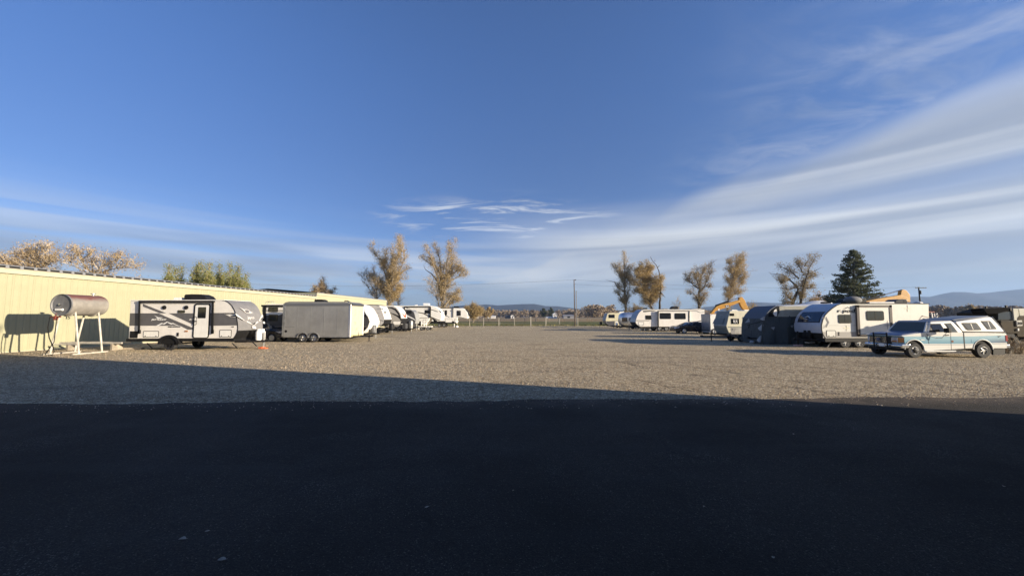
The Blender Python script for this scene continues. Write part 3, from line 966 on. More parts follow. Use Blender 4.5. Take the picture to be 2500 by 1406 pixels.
j.fplate('bird_emblem', GREYBAND, fp(2040, 508, 2085, 500, 2124, 522, 2110, 548, 2066, 550), XF, .026, lean=ln)
yc, zc_ = FX(*ZB(2120, 615)[0], XF)
j.text('Jayco', SOFTW, (XF + ln[0] * (zc_ - ln[1]) + .03, yc, zc_ - .05), .185, 'right', .03, 1.15, lean=ln[0])
j.fplate('sticker', SOFTW, fp(2110, 760, 2165, 765, 2165, 805, 2110, 802), XF, .02, lean=ln)
j.fplate('sticker', SOFTW, fp(2300, 690, 2325, 690, 2325, 725, 2300, 722), XF, .02, lean=ln)
# roof gear
ac_unit(j, ZB(1050, 250, 1425, 345), JY + .75, BLACKTRIM)
vt = ZB(872, 345, 885, 305, 995, 305, 1000, 345)
j.pr('roof_vent', WHITEFLAT, vt, JY + .8, .5, .02)
j.pr('roof_vent', WHITEFLAT, ZB(740, 347, 740, 340, 800, 340, 830, 347), JY + .8, .4)
# drawbar, bottles, jack
YC = JY + JD / 2
xh = W(579, 800, JY)[0]
xt_ = W(646, 840, YC)[0]
xj = j.hitch(xh - .4, xt_ + .12, YC, .50, STEEL, foot=True)
gas_bottles(j, W(636, 815, YC)[0], YC, .56, WHITEFLAT, .17, .62, 2)
j.mesh('battery_box', MB().box(xh + .25, xh + .62, YC - .18, YC + .18, .52, .8), BLACKTRIM, bevel=.02)
j.mesh('jack_block', MB().box(xj - .20, xj + .02, YC - .2, YC + .14, .02, .13).box(xj + .025, xj + .2, YC - .16, YC + .16, .01, .07), M('orange_plastic', (.62, .14, .05), .5))
for xx in (W(350, 830, JY)[0], W(560, 830, JY)[0]):
    j.mesh('stabiliser', MB().tube([(xx, JY + .25, .42), (xx + .35, JY + .25, .10)], .03, 4).tube([(xx, JY + JD - .3, .42), (xx + .35, JY + JD - .3, .10)], .03, 4), BLACKTRIM)

# ------------------------------------------------------------------ dark car tucked behind it
NAVY = M('near_black_car_paint', (.012, .012, .018), .25, coat=.8)
LAMP = M('headlight_glass', (.55, .55, .58), .12, metal=.3)
ALLOY = M('alloy_wheel', (.55, .55, .54), .3, metal=.9)


def hatchback(name, label, prof, arches, Y, D, glass_pts, nose, wheels, paint, r, group=None, roofk=.16, zb=.95):
    c = T(name, label, 'car', (W(*prof[0], Y)[0], Y, 0), group, Y)
    return c


dk = T('parked_car', 'dark car half hidden between the striped trailer and the grey cargo trailer', 'car', (-19., 31., 0), None, 31.)
DY = 31.
xn = W(688, 820, DY)[0]
lower = [(xn - 4.4, .32), (xn - 4.45, .95), (xn - 4.1, 1.05), (xn - 1.45, 1.05), (xn - .35, .90), (xn - .06, .74), (xn, .55), (xn - .05, .30)]
for i in range(11):
    a = math.pi * i / 10
    lower.append((xn - .85 + .37 * math.cos(a), .32 + .40 * math.sin(a)))
lower.append((xn - 1.3, .25)); lower.append((xn - 3.0, .25))
for i in range(11):
    a = math.pi * i / 10
    lower.append((xn - 3.5 + .37 * math.cos(a), .32 + .40 * math.sin(a)))
dk.mesh('body', MB().prism(lower, DY, DY + 1.8), NAVY, None, .05, True)
dk.mesh('cabin', MB().prism([(xn - 4.2, 1.0), (xn - 3.7, 1.50), (xn - 2.2, 1.52), (xn - 1.35, 1.0)], DY + .04, DY + 1.76, .3, 1.0), GLASS, None, .04)
dk.mesh('roof', MB().prism([(xn - 3.75, 1.47), (xn - 3.6, 1.54), (xn - 2.3, 1.55), (xn - 2.15, 1.49)], DY + .18, DY + 1.62), NAVY, None, .03)
for xx in (xn - .85, xn - 3.5):
    for yy, sd in ((DY + .12, -1), (DY + 1.68, 1)): dk.wheel((xx, yy, .33), .33, .22, ALLOY, sd, spokes=5, rr=.68)
hl = dk.mesh('headlight', MB().prism([(xn - .55, .86), (xn - .22, .84), (xn - .06, .70), (xn - .2, .70)], DY - .015, DY + .3), LAMP)
dk.mesh('headlight', MB().prism([(xn - .55, .86), (xn - .22, .84), (xn - .06, .70), (xn - .2, .70)], DY + 1.5, DY + 1.815), LAMP)
dk.mesh('grille', MB().box(xn - .04, xn + .012, DY + .45, DY + 1.35, .42, .66), BLACKTRIM)

# ------------------------------------------------------------------ bunk trailer behind the cargo trailer
BY = 34.0
BD = 2.4
b = T('travel_trailer', 'long white and dark grey bunk trailer with two stacked windows, behind the grey cargo trailer', 'travel trailer', (W(760, 800, BY)[0], BY, 0), 'travel trailers parked in the left row', BY)
LOWGREY = M('charcoal_print', (.06, .06, .065), .45, var=.1, siding=3)
prof = [(639.5, 745), (641, 818), (880, 817), (897, 800), (902, 785), (896, 768), (886, 752), (874, 744), (860, 741.5), (660, 742)]
b.pr('body', WSIDE, prof, BY, BD, .04)
b.pl('grey_band', LOWGREY, [(639.8, 770), (680, 770), (692, 765), (895, 768), (902, 785), (898, 797), (640.5, 797)], proud=.006)
b.pl('black_band', BLACKTRIM, [(640.5, 797.5), (898, 797.5), (881, 816.5), (641, 817.5)], proud=.006)
b.pl('swoosh_stripe', BLACKTRIM, [(639.8, 757), (720, 757), (720, 758.4), (639.8, 758.4)], proud=.009)
b.pl('swoosh_stripe', BLACKTRIM, [(639.8, 759.6), (720, 759.6), (720, 760.6), (639.8, 760.6)], proud=.009)
b.pl('swoosh_stripe', STEEL, [(650, 787), (666, 797), (662, 797), (648, 788)], proud=.009)
b.rect('awning', BLACKTRIM, [(640, 744.5), (860, 748.5)], BY, .13)
b.rect('awning_arm', BLACKTRIM, [(644, 748.5), (648, 797)], BY, .10)
b.win(ZC(300, 418, 487, 514), split=True); b.win(ZC(298, 566, 485, 694))
b.shell('front_cap', WHITE, [(868, 742.5), (876, 744.5), (887, 752), (897, 768), (903, 785), (898, 800), (886, 812)], BY - .01, BY + BD + .01, .03, ctr=(760, 780))
XB = W(893, 760, BY)[0]
(xt, zt), (xbm, zbm) = W(887, 752, BY), W(900, 778, BY)
lb = ((xt - xbm) / (zt - zbm), (zt + zbm) / 2)
fw = b.fplate('front_window', BLACKTRIM, ZC(2265, 430, 2300, 470, 2365, 600, 2345, 640, 2290, 625, 2262, 600), (xt + xbm) / 2, .035, lean=lb)
b.fplate('pane', M('reflection_tone_glass', (.4, .42, .45), .08), ZC(2262, 470, 2298, 490, 2345, 595, 2332, 622, 2290, 612, 2264, 590), (xt + xbm) / 2, .045, parent=fw, lean=lb)  # pale pane colour stands in for the bright reflection
b.fplate('mark', STEEL, ZC(2310, 688, 2375, 692, 2375, 700, 2310, 697), (xt + xbm) / 2, .04, lean=lb)
ac_unit(b, ZC(1228, 255, 1445, 322), BY + .8, BLACKTRIM)
b.pr('roof_vent', M('smoke_plastic', (.10, .10, .09), .3), ZC(1500, 325, 1540, 312, 1640, 312, 1680, 325), BY + .8, .5)
b.mesh('roof_vent', MB().tube([(*((lambda q_: (q_[0], BY + 1., q_[1]))(W(*ZC(a, c_)[0], BY + 1.))),) for a, c_ in ((1845, 322), (1850, 285), (1900, 288), (1960, 318))], .05, 5), BLACKTRIM)
for k in range(2):
    b.mesh('roof_rail', MB().tube([(lambda q_: (q_[0], BY + .3 + .5 * k, q_[1]))(W(*ZC(a + 50 * k, c_)[0], BY + .3 + .5 * k)) for a, c_ in ((240, 352), (238, 318), (262, 303), (350, 300), (370, 318), (372, 352))], .02, 5), STEEL)
xx = W(800, 820, BY)[0]
for q_ in (0, .95):
    for yy, sd in ((BY + .15, -1), (BY + BD - .15, 1)): b.wheel((xx + q_, yy, .34), .34, .22, STEEL, sd)
b.mesh('chassis', MB().box(W(645, 820, BY)[0], W(880, 820, BY)[0], BY + .1, BY + BD - .1, .35, .52), BLACKTRIM)
xf = W(890, 800, BY)[0]
b.hitch(xf - .3, W(922, 820, BY + 1.2)[0], BY + 1.2, .5, STEEL)
b.mesh('gas_cover', MB().lathe((W(911, 810, BY + 1.2)[0], BY + 1.2, .55), (0, 0, 1), [(.26, 0), (.28, .1), (.28, .62), (.22, .72), (0, .74)], 16), M('grey_plastic', (.10, .10, .105), .5), None, 0, True)

# ------------------------------------------------------------------ grey enclosed cargo trailer
CY = 30.4
CD = 2.3
CGREY = M('grey_sheet_metal', (.27, .268, .258), .42, metal=.15, var=.12, vs=.9, dirt=.15)
c = T('cargo_trailer', 'grey enclosed cargo trailer on two axles parked beside the striped trailer', 'cargo trailer', (W(775, 800, CY)[0], CY, 0), None, CY)
c.root.rotation_euler.z = R(-2.5)
prof = ZC(590, 345, 575, 1022, 1960, 1030, 1975, 372, 1940, 330, 1900, 318, 700, 312, 640, 322)
c.pr('body', CGREY, prof, CY, CD, .04)
sx = np.linspace(575, 1960, 6)
for k in range(1, 5):
    xx, zz = W(*ZC(float(sx[k]) + 20, 700)[0], CY)
    c.mesh('sheet_seam', MB().box(xx - .02, xx + .02, CY - .006, CY + .01, .52, 2.92), CGREY)
c.shell('roof', CGREY, ZC(600, 335, 645, 316, 705, 306, 1900, 312, 1950, 326), CY - .01, CY + CD + .01, .02, ctr=ZC(1200, 700)[0])
c.rect('top_rail', M('rail_grey', (.16, .165, .175), .4, metal=.3), ZC(600, 340, 1965, 388), CY, .02)
c.rect('corner_post', WHITEFLAT, ZC(1950, 372, 1976, 1030), CY, .012)
c.rect('corner_post', STEEL, ZC(575, 345, 600, 1022), CY, .012)
c.rect('bottom_rail', STEEL, ZC(575, 1008, 1960, 1030), CY, .02)
XC = W(*ZC(1976, 700)[0], CY)[0]
FACE = ground_mat('stained_white_sheet', lambda n, b_, t, L: (L.new(n.mix(n.sm(n.noise(t, 2.2, 6, .7, 1.0), .5, .72, 0, .75), (.46, .43, .34), (.33, .25, .15)), b_.inputs['Base Color'])))
c.mesh('front_panel', MB().box(XC - .01, XC + .02, CY + .05, CY + CD - .05, .58, 3.0), FACE)
for yy in (CY, CY + CD): c.mesh('corner_trim', MB().tube([(XC, yy, .45), (XC, yy, 3.05)], .05, 8), WHITEFLAT)
c.mesh('front_sill', MB().box(XC - .02, XC + .04, CY + .02, CY + CD - .02, .44, .58), M('yellowed_sheet', (.42, .37, .20), .5, var=.2))
c.shell('front_visor', M('dark_smoke', (.05, .05, .05), .3), ZC(1935, 330, 2000, 345, 2010, 385), CY + .1, CY + CD - .1, .03, ctr=ZC(1500, 600)[0])
for a in (985, 1215):
    xx = W(*ZC(a, 1040)[0], CY)[0]
    arch = [(xx + .46 * math.cos(math.pi * i / 14), .36 + .44 * math.sin(math.pi * i / 14)) for i in range(15)] + [(xx + .41 * math.cos(math.pi * (14 - i) / 14), .36 + .39 * math.sin(math.pi * (14 - i) / 14)) for i in range(15)]
    c.mesh('fender', MB().prism(arch, CY - .07, CY + .05), STEEL)
    c.mesh('wheel_well', MB().prism([(xx + .41 * math.cos(math.pi * i / 12), .36 + .39 * math.sin(math.pi * i / 12)) for i in range(13)], CY - .008, CY + .3), HOSE)
    for yy, sd in ((CY + .08, -1), (CY + CD - .12, 1)): c.wheel((xx, yy, .35), .35, .23, CHROME if sd < 0 else BLACKTRIM, sd, spokes=5, rr=.66)
c.mesh('chassis', MB().box(W(695, 820, CY)[0], W(850, 820, CY)[0], CY + .15, CY + CD - .15, .32, .48), BLACKTRIM)
xx, zz = W(*ZC(632, 905)[0], CY)
c.mesh('fuel_door', MB().lathe((xx, CY + .01, zz), (0, -1, 0), [(.10, 0), (.10, .02), (.06, .025), (0, .02)], 14), BLACKTRIM)
c.rect('nameplate', M('grey_print', (.14, .14, .14), .5), ZC(600, 815, 810, 822), CY, .006)
c.hitch(XC - .1, W(907, 820, CY + 1.15)[0], CY + 1.15, .45, BLACKTRIM)

# ------------------------------------------------------------------ the receding row of trailers
def receding(label, Y, prof, cap, bands, roofc=None, capmat=None, sidemat=None, D=2.4, hit=None, hatchp=None, tank=None, name='travel_trailer', group='travel trailers parked in the left row', axle=None, zb=.5, skirt=None):
    cx = sum(p[0] for p in prof) / len(prof)
    cy = sum(p[1] for p in prof) / len(prof)
    t = T(name, label, 'travel trailer', (W(cx, cy, Y)[0], Y, 0), group, Y)
    t.pr('body', sidemat or WSIDE, prof, Y, D, .04)
    if cap: t.shell('front_cap', capmat or WHITE, cap, Y - .005, Y + D + .005, .03, ctr=(cx, cy))
    if skirt: t.shell('front_underside', BLACKTRIM, skirt, Y - .005, Y + D + .005, .03, ctr=(cx, cy))
    if roofc: t.shell('roof', roofc[1], roofc[0], Y - .03, Y + D + .03, .03, ctr=(cx, cy + 8))
    for nm, m_, pts in bands: t.pl(nm, m_, pts, proud=.006 + .002 * len(t.root.children) % .01)
    if hatchp: hatch(t, hatchp, Y)
    xs_ = [W(p[0], p[1], Y)[0] for p in prof]
    xl, xr = min(xs_), max(xs_)
    t.mesh('chassis', MB().box(xl + .3, xr - .5, Y + .1, Y + D - .1, zb - .2, zb + .05), BLACKTRIM)
    ax = axle if axle is not None else xl + (xr - xl) * .42
    for q_ in (-.45, .45):
        for yy, sd in ((Y + .14, -1), (Y + D - .14, 1)): t.wheel((ax + q_, yy, .34), .34, .22, STEEL, sd)
    if hit:
        t.hitch(xr - .6, hit, Y + D / 2, zb, STEEL)
    if tank:
        t.mesh('gas_cover', MB().lathe((tank, Y + D / 2, zb + .05), (0, 0, 1), [(.27, 0), (.29, .1), (.29, .58), (.22, .7), (0, .72)], 14), BLACKTRIM, None, 0, True)
    return t


GSWOOSH = M('grey_swoosh', (.12, .12, .12), .5)
R1 = 43.
r1 = receding('white travel trailer with grey swooshes and dark roof, just past the grey cargo trailer front', R1,
              [(850, 747), (850, 796), (928, 796), (936, 790), (938.5, 780), (934, 765), (930, 755), (926, 747.5), (918, 745), (905, 745)],
              [(919, 745), (926.5, 747.5), (930.5, 755), (935, 766), (939, 780)],
              [('swoosh', GSWOOSH, ZD(330, 500, 420, 515, 565, 535, 430, 524)), ('swoosh', GSWOOSH, ZD(350, 575, 420, 582, 575, 596, 420, 592)),
               ('swoosh', GSWOOSH, ZD(500, 665, 635, 685, 636, 700, 560, 686))],
              ([(850, 744.5), (905, 744), (918, 744.2), (925, 746.5)], M('dark_roof', (.10, .10, .11), .5)), hatchp=ZD(445, 700, 575, 787),
              hit=W(961, 800, R1 + 1.2)[0], tank=W(956, 790, R1 + 1.2)[0], skirt=[(939, 780.5), (936.5, 790), (928, 796.3)], sidemat=M('grey_ribbed_siding', (.52, .50, .47), .4, var=.05, siding=3))
xr1 = W(935.5, 765, R1)[0]
le = (lambda a, b_: ((a[0] - b_[0]) / (a[1] - b_[1]), (a[1] + b_[1]) / 2))(W(930.5, 755, R1), W(939, 780, R1))
r1.fplate('bird_emblem', GSWOOSH, ZD(612, 425, 640, 445, 668, 440, 665, 470, 640, 462), xr1, .05, lean=le)
yc, zc_ = FX(*ZD(680, 515)[0], xr1)
r1.text('Jayco', GSWOOSH, (xr1 + le[0] * (zc_ - le[1]) + .06, yc, zc_), .26, 'right', .03, 1.1, lean=le[0])
r1.fplate('chevron', GSWOOSH, ZD(655, 560, 695, 578, 732, 562, 730, 572, 695, 590, 658, 570), xr1, .05, lean=le)
R2 = 47.5
r2 = receding('grey sided trailer with black swooshes and a red V mark on its white nose', R2,
              [(880, 751), (880, 795), (973, 796), (979, 792), (980, 782), (978.5, 770), (975, 760), (969, 752), (962, 748.5), (952, 748)],
              [(952, 747.8), (962, 748.3), (969, 752), (975.3, 760), (979, 770), (980.5, 777)],
              [('swoosh', BLACKTRIM, ZD(730, 418, 800, 415, 890, 450, 960, 540, 1000, 680, 985, 690, 935, 560, 870, 480, 790, 440, 735, 432)),
               ('swoosh', BLACKTRIM, ZD(760, 520, 880, 560, 960, 600, 985, 670, 900, 600, 820, 560)),
               ('swoosh', WDECAL, ZD(880, 420, 940, 460, 990, 540, 1005, 640, 980, 560, 940, 490))],
              ([(880, 748.5), (952, 747.5), (962, 747.8)], WHITEFLAT), hatchp=ZD(830, 695, 982, 775), sidemat=M('warm_grey_siding', (.40, .38, .345), .4, var=.05, siding=3),
              hit=W(1008, 800, R2 + 1.2)[0], skirt=[(980.5, 777.5), (980.3, 783), (978, 793), (973, 797)])
xr2 = W(979, 770, R2)[0]
le = (lambda a, b_: ((a[0] - b_[0]) / (a[1] - b_[1]), (a[1] + b_[1]) / 2))(W(975.3, 760, R2), W(980.5, 777, R2))
r2.fplate('v_emblem', M('red_brown_print', (.36, .07, .03), .5), ZD(1020, 535, 1040, 560, 1055, 600, 1072, 560, 1085, 535, 1078, 610, 1058, 632, 1038, 612), xr2, .06, lean=le)
r2.mesh('gas_cover', MB().box(*sorted((W(984, 790, R2 + 1.2)[0], W(994, 790, R2 + 1.2)[0])), R2 + .7, R2 + 1.7, .5, 1.15), M('charcoal_plastic', (.05, .05, .052), .5), None, .05)
R3 = 53.5
r3 = receding('small charcoal trailer with silver nose and diagonal white stripe, before the white fifth wheel', R3,
              [(960, 757), (960, 797), (1006, 797), (1012, 790), (1014, 780), (1012, 770), (1009, 760), (1004, 757), (990, 756.5)],
              [(1000, 756.3), (1005, 757.5), (1010, 762), (1013, 770), (1015, 780), (1013, 790)],
              [('white_stripe', WDECAL, ZD(1110, 570, 1260, 650, 1290, 690, 1240, 660, 1110, 600))],
              ([(960, 756.3), (990, 755.8), (1004, 756.4)], M('mid_grey_roof', (.25, .25, .26), .5)), capmat=M('silver_grey_cap', (.34, .345, .34), .35, metal=.2), sidemat=LOWGREY,
              hit=W(1020, 800, R3 + 1.1)[0], D=2.2)
r3.win(ZD(1115, 485, 1205, 550), r=.1)
r3.mesh('gas_bottle', MB().lathe((W(1003, 790, R3 - .4)[0], R3 - .3, .35), (0, 0, 1), [(0, 0), (.26, 0), (.28, .1), (.28, 1.0), (.2, 1.15), (0, 1.2)], 14), STEEL, None, 0, True)


def fifth_wheel(label, Y, prof, D=2.45):
    cx = sum(p[0] for p in prof) / len(prof)
    t = T('fifth_wheel_trailer', label, 'travel trailer', (W(cx, 780, Y)[0], Y, 0), 'fifth wheel trailers parked in the left row', Y)
    t.pr('body', WHITE, prof, Y, D, .08)
    return t


F1 = 60.
f1 = fifth_wheel('large white fifth wheel trailer with brown swooshes and a white roof air conditioner', F1,
                 ZD(560, 392, 560, 770, 1480, 775, 1560, 690, 1580, 640, 1600, 625, 1800, 690, 1830, 600, 1810, 530, 1750, 440, 1690, 405, 1600, 386, 1000, 386))
f1.rect('awning', BLACKTRIM, ZD(1060, 402, 1600, 418), F1, .12)
f1.rect('awning_arm', BLACKTRIM, ZD(1575, 418, 1598, 630), F1, .10)
f1.rect('awning_arm', BLACKTRIM, ZD(1058, 418, 1072, 480), F1, .10)
f1.win(ZD(1475, 472, 1578, 545))
for pts in (ZD(1290, 505, 1450, 530, 1590, 600, 1800, 690, 1760, 690, 1580, 625, 1440, 550, 1300, 520), ZD(1075, 415, 1200, 450, 1110, 440), ZD(1450, 440, 1600, 455, 1740, 500, 1740, 515, 1600, 470), ZD(1320, 630, 1520, 632, 1520, 642, 1320, 640)):
    f1.pl('swoosh', M('brown_swoosh', (.10, .085, .07), .5), pts, proud=.008)
hatch(f1, ZD(1440, 668, 1500, 740), F1)
f1.rect('hatch_grey', BLACKTRIM, ZD(1340, 700, 1395, 790), F1, .01)
ac = f1.pr('air_conditioner', WHITEFLAT, ZD(1445, 375, 1440, 345, 1450, 333, 1550, 336, 1562, 350, 1555, 375), F1 + .8, .8, .04)
f1.pr('roof_vent', WHITEFLAT, ZD(1270, 386, 1275, 368, 1320, 368, 1325, 386), F1 + .9, .5)
f1.rect('gutter', WHITEFLAT, ZD(700, 384, 1600, 395), F1, .05)
f1.pl('front_window', BLACKTRIM, ZD(1760, 480, 1790, 490, 1825, 530, 1790, 520), proud=.01)
for px in (1345, 1500): f1.mesh('landing_leg', MB().tube([(W(*ZD(px, 700)[0], F1)[0], F1 + .3, 1.1), (W(*ZD(px, 700)[0], F1)[0], F1 + .3, .03)], .06, 6), WHITEFLAT)
for q_ in (-.45, .45):
    for yy, sd in ((F1 + .14, -1), (F1 + 2.3, 1)): f1.wheel((W(975, 800, F1)[0] + q_, yy, .36), .36, .22, STEEL, sd)
f1.mesh('pin_box', MB().prism(ZX := [W(*p, F1) for p in ZD(1600, 640, 1690, 690, 1690, 720, 1640, 720)], F1 + 1., F1 + 1.4), BLACKTRIM)
F2 = 73.
f2 = fifth_wheel('white fifth wheel trailer at the far end of the left row with rounded nose', F2,
                 ZD(1500, 432, 1500, 735, 2110, 740, 2145, 655, 2150, 630, 2340, 650, 2362, 600, 2340, 520, 2290, 460, 2240, 436))
f2.rect('gutter', BLACKTRIM, ZD(1500, 430, 2060, 440), F2, .05)
f2.rect('awning_arm', GSWOOSH, ZD(2038, 440, 2058, 620), F2, .10)
f2.win(ZD(1880, 478, 1928, 578)); f2.win(ZD(2125, 485, 2208, 592), r=.1)
hatch(f2, ZD(1895, 648, 2032, 728), F2); hatch(f2, ZD(2078, 655, 2115, 730), F2)
for pts in (ZD(1890, 575, 1990, 618, 1970, 620, 1880, 585), ZD(2075, 600, 2200, 612, 2340, 650, 2200, 625)):
    f2.pl('swoosh', BLACKTRIM, pts, proud=.008)
f2.shell('nose_trim', BLACKTRIM, ZD(2290, 458, 2345, 520, 2368, 600), F2 + .1, F2 + 2.3, .03, ctr=ZD(2000, 600)[0])
f2.rect('underframe', BLACKTRIM, ZD(1580, 700, 2110, 748), F2, .004)
for a in (1842, 2000):
    f2.rect('porch_light', BLACKTRIM, ZD(a, 480, a + 18, 498), F2, .05)
f2.pr('air_conditioner', BLACKTRIM, ZD(2060, 432, 2065, 392, 2160, 398, 2185, 432), F2 + .8, .8, .04)
for px in (1765, 2070): f2.mesh('landing_leg', MB().tube([(W(*ZD(px, 700)[0], F2)[0], F2 + .3, 1.0), (W(*ZD(px, 700)[0], F2)[0], F2 + .3, .03)], .07, 6), WHITEFLAT)
for q_ in (-.45, .45):
    for yy, sd in ((F2 + .14, -1), (F2 + 2.3, 1)): f2.wheel((W(1078, 800, F2)[0] + q_, yy, .36), .36, .22, STEEL, sd)

# white boat trailer frame in front of the fifth wheel
UY = 57.
u = T('utility_trailer', 'small white bare trailer frame standing on the gravel before the large fifth wheel', 'trailer', (W(1037, 800, UY)[0], UY, 0), None, UY)
xa, xb = W(1025, 800, UY)[0], W(1052, 800, UY)[0]
for yy in (UY, UY + 1.2): u.mesh('rail', MB().box(xa, xb, yy - .05, yy + .05, .50, .62), WHITEFLAT)
for q_ in (0, .5, 1): u.mesh('cross_member', MB().box(xa + (xb - xa) * q_ - .05, xa + (xb - xa) * q_ + .05, UY, UY + 1.2, .5, .6), WHITEFLAT)
for px, zt in ((1028, 1.25), (1034, 1.35), (1036, .9)): u.mesh('post', MB().tube([(W(px, 790, UY)[0], UY + .2, .5), (W(px, 790, UY)[0], UY + .2, zt)], .05, 6), WHITEFLAT)
for px in (1027, 1048):
    u.mesh('leg', MB().tube([(W(px, 800, UY)[0], UY, .55), (W(px - 1, 800, UY)[0], UY, .02)], .05, 6), WHITEFLAT)
for px in (1030, 1045):
    u.wheel((W(px, 800, UY)[0], UY - .12, .26), .26, .16, STEEL, -1)
    u.wheel((W(px, 800, UY)[0], UY + 1.32, .26), .26, .16, STEEL, 1)
for px, py, la in ((996.5, 803.5, 'pale block on the gravel under the drawbar of the red V trailer'), (1115, 799.5, 'pale stone on the gravel below the far end of the last fifth wheel')):
    bx, by = G(px, py)
    tag(mesh_obj('stone_block', MB().ball((bx, by, .16), .35, .3, .22, 8, 5), WHITEFLAT, None, (bx, by, 0)), la, 'stone')

# ================================================================== RIGHT ROW
GRP = 'travel trailers parked in the right row'
# ------------------------------------------------------------------ white trailer with blue front, star prints and slide-out
PY = 25.
PD = 2.4
p = T('travel_trailer', 'white travel trailer with bronze-framed slide-out, partly behind the two-tone pickup', 'travel trailer', (W(2130, 800, PY)[0], PY, 0), GRP, PY)
RPW = M('chalky_white_fibreglass', (.82, .80, .71), .4, var=.04, vs=1.2, dirt=.12)
BLUEG = M('blue_grey_gelcoat', (.42, .44, .49), .3, var=.05, coat=.3)
front = ZG(1190, 757, 1140, 775, 1085, 812, 1040, 850, 1003, 890, 980, 940, 965, 1000, 966, 1050, 975, 1092)
prof = ZG(2190, 757, 2195, 1150, 1012, 1152) + ZG(988, 1120) + front[::-1]
p.pr('body', RPW, prof, PY, PD, .03)
ctr = ZG(1600, 950)[0]
p.shell('front_cap', BLUEG, front, PY + .02, PY + PD - .02, .04, ctr=ctr)
p.shell('front_underside', BLACKTRIM, ZG(974, 1088, 988, 1120, 1010, 1150), PY + .02, PY + PD - .02, .04, ctr=ctr)
p.shell('edge_trim', BLACKTRIM, front + ZG(988, 1122, 1012, 1154), PY - .015, PY + .05, .02, ctr=ctr)
p.shell('roof', BLACKTRIM, ZG(1190, 756, 1700, 753, 2198, 756), PY - .03, PY + PD + .03, .02, ctr=ctr)
p.rect('grey_band', M('dove_grey_print', (.40, .38, .34), .45), ZG(978, 1078, 2194, 1148), PY, .004)
p.rect('pin_stripe', STEEL, ZG(968, 1003, 2194, 1006), PY, .006)
# slide-out
SY = PY - .10
(xa, z1), (xb, z0) = p.w(ZG(1392, 790, 1765, 1110), SY)
sl_ = p.mesh('slide_out', MB().box(xa, xb, SY, PY + .02, z0, z1), RPW)
BROWN = M('bronze_trim', (.06, .045, .04), .45)
for nm, pts in (('frame_rail', ZG(1362, 772, 1392, 772, 1408, 1122, 1380, 1122)), ('frame_rail', ZG(1735, 772, 1765, 772, 1784, 1122, 1757, 1122)), ('frame_rail', ZG(1362, 772, 1765, 772, 1765, 797, 1362, 797)), ('frame_rail', ZG(1380, 1104, 1784, 1104, 1784, 1122, 1380, 1122))):
    p.pl(nm, BROWN, pts, SY, .02, parent=sl_, back=.10)
p.win(ZG(1472, 838, 1680, 948), SY, r=.12, split=True, glass=M('tinted_glass', (.07, .075, .065), .08))
p.win(ZG(1152, 880, 1306, 980), PY, r=.10, split=True, glass=M('tinted_glass', (.07, .075, .065), .08))
hatch(p, ZG(1016, 1060, 1128, 1138), PY, RPW)
for a in (1090, 1112):
    xx, zz = W(*ZG(1160, a - 2)[0], PY)
    p.mesh('socket_cover', MB().lathe((xx, PY + .01, zz), (0, -1, 0), [(.06, 0), (.06, .02), (.02, .03), (0, .02)], 14), BLACKTRIM)
# lettering and marks
xx, zz = W(*ZG(1255, 838)[0], PY)
p.text('r pod', BLACKTRIM, (xx - .06, PY - .012, zz), .22, sx=1.72, shear=.2, bold=.015)
p.rect('underline_mark', BLACKTRIM, ZG(1180, 846, 1194, 851), PY, .008)
p.pl('peak_emblem', BLACKTRIM, ZG(1198, 815, 1232, 808, 1262, 792, 1290, 808, 1322, 812, 1290, 814, 1262, 800, 1238, 814), proud=.008)
p.rect('underline_mark', STEEL, ZG(1260, 858, 1350, 862), PY, .008)


def star(t, cx, cy, a, mat, hh=1., thin=.13, name='star_emblem'):
    pts = []
    for k in range(8):
        r_ = a if k % 2 == 0 else a * thin
        w_ = math.pi / 4 * k
        pts.append((cx + r_ * math.sin(w_), cy - hh * r_ * math.cos(w_)))
    t.pl(name, mat, ZG(*[q_ for p_ in pts for q_ in p_]), PY, .008 if cx < 1600 or cx > 1800 else .11)


CREAMP = M('cream_print', (.80, .74, .50), .5)
STARG = M('star_grey_print', (.33, .32, .31), .5)
for cx, cy, a in ((1945, 810, 38), (1248, 1035, 32)):
    for d in ((-.12, -.55), (.12, -.55)):
        pass
    for q_ in ((cx - 5, cy - a, cx - 1.5, cy - 5), (cx + 1.5, cy - a, cx + 5, cy - 5), (cx - 5, cy + 5, cx - 1.5, cy + a), (cx + 1.5, cy + 5, cx + 5, cy + a), (cx - a, cy - 5, cx - 6, cy + 4), (cx + 6, cy - 5, cx + a, cy + 4)):
        p.rect('cross_emblem', CREAMP, ZG(*q_), PY, .007)
star(p, 1700, 1003, 48, STARG, 1.15)
def poly_line(t, pts, w, mat, Y, name='hex_print', proud=.009, zz=ZG):
    """a printed line: each leg of the path is one joined ribbon"""
    P = [Vector(q_) for q_ in t.w(zz(*pts), Y)]
    mb = MB()
    for a_, b_ in zip(P[:-1], P[1:]):
        d_ = (b_ - a_).normalized(); n_ = Vector((-d_.y, d_.x)) * w / 2
        a2, b2 = a_ - d_ * w * .3, b_ + d_ * w * .3
        mb.prism([tuple(a2 + n_), tuple(b2 + n_), tuple(b2 - n_), tuple(a2 - n_)], Y - proud, Y + .005)
    t.mesh(name, mb, mat)


poly_line(p, (975, 918, 1018, 912, 1048, 970, 1020, 1020, 985, 1030), .05, STARG, PY)
poly_line(p, (985, 930, 1012, 926, 1034, 970, 1012, 1010, 985, 1016), .025, STARG, PY, proud=.011)
poly_line(p, (2080, 945, 2115, 895, 2192, 915), .06, M('tan_print', (.40, .36, .31), .5), PY)
poly_line(p, (2095, 958, 2130, 925, 2192, 938), .03, BLACKTRIM, PY, proud=.011)
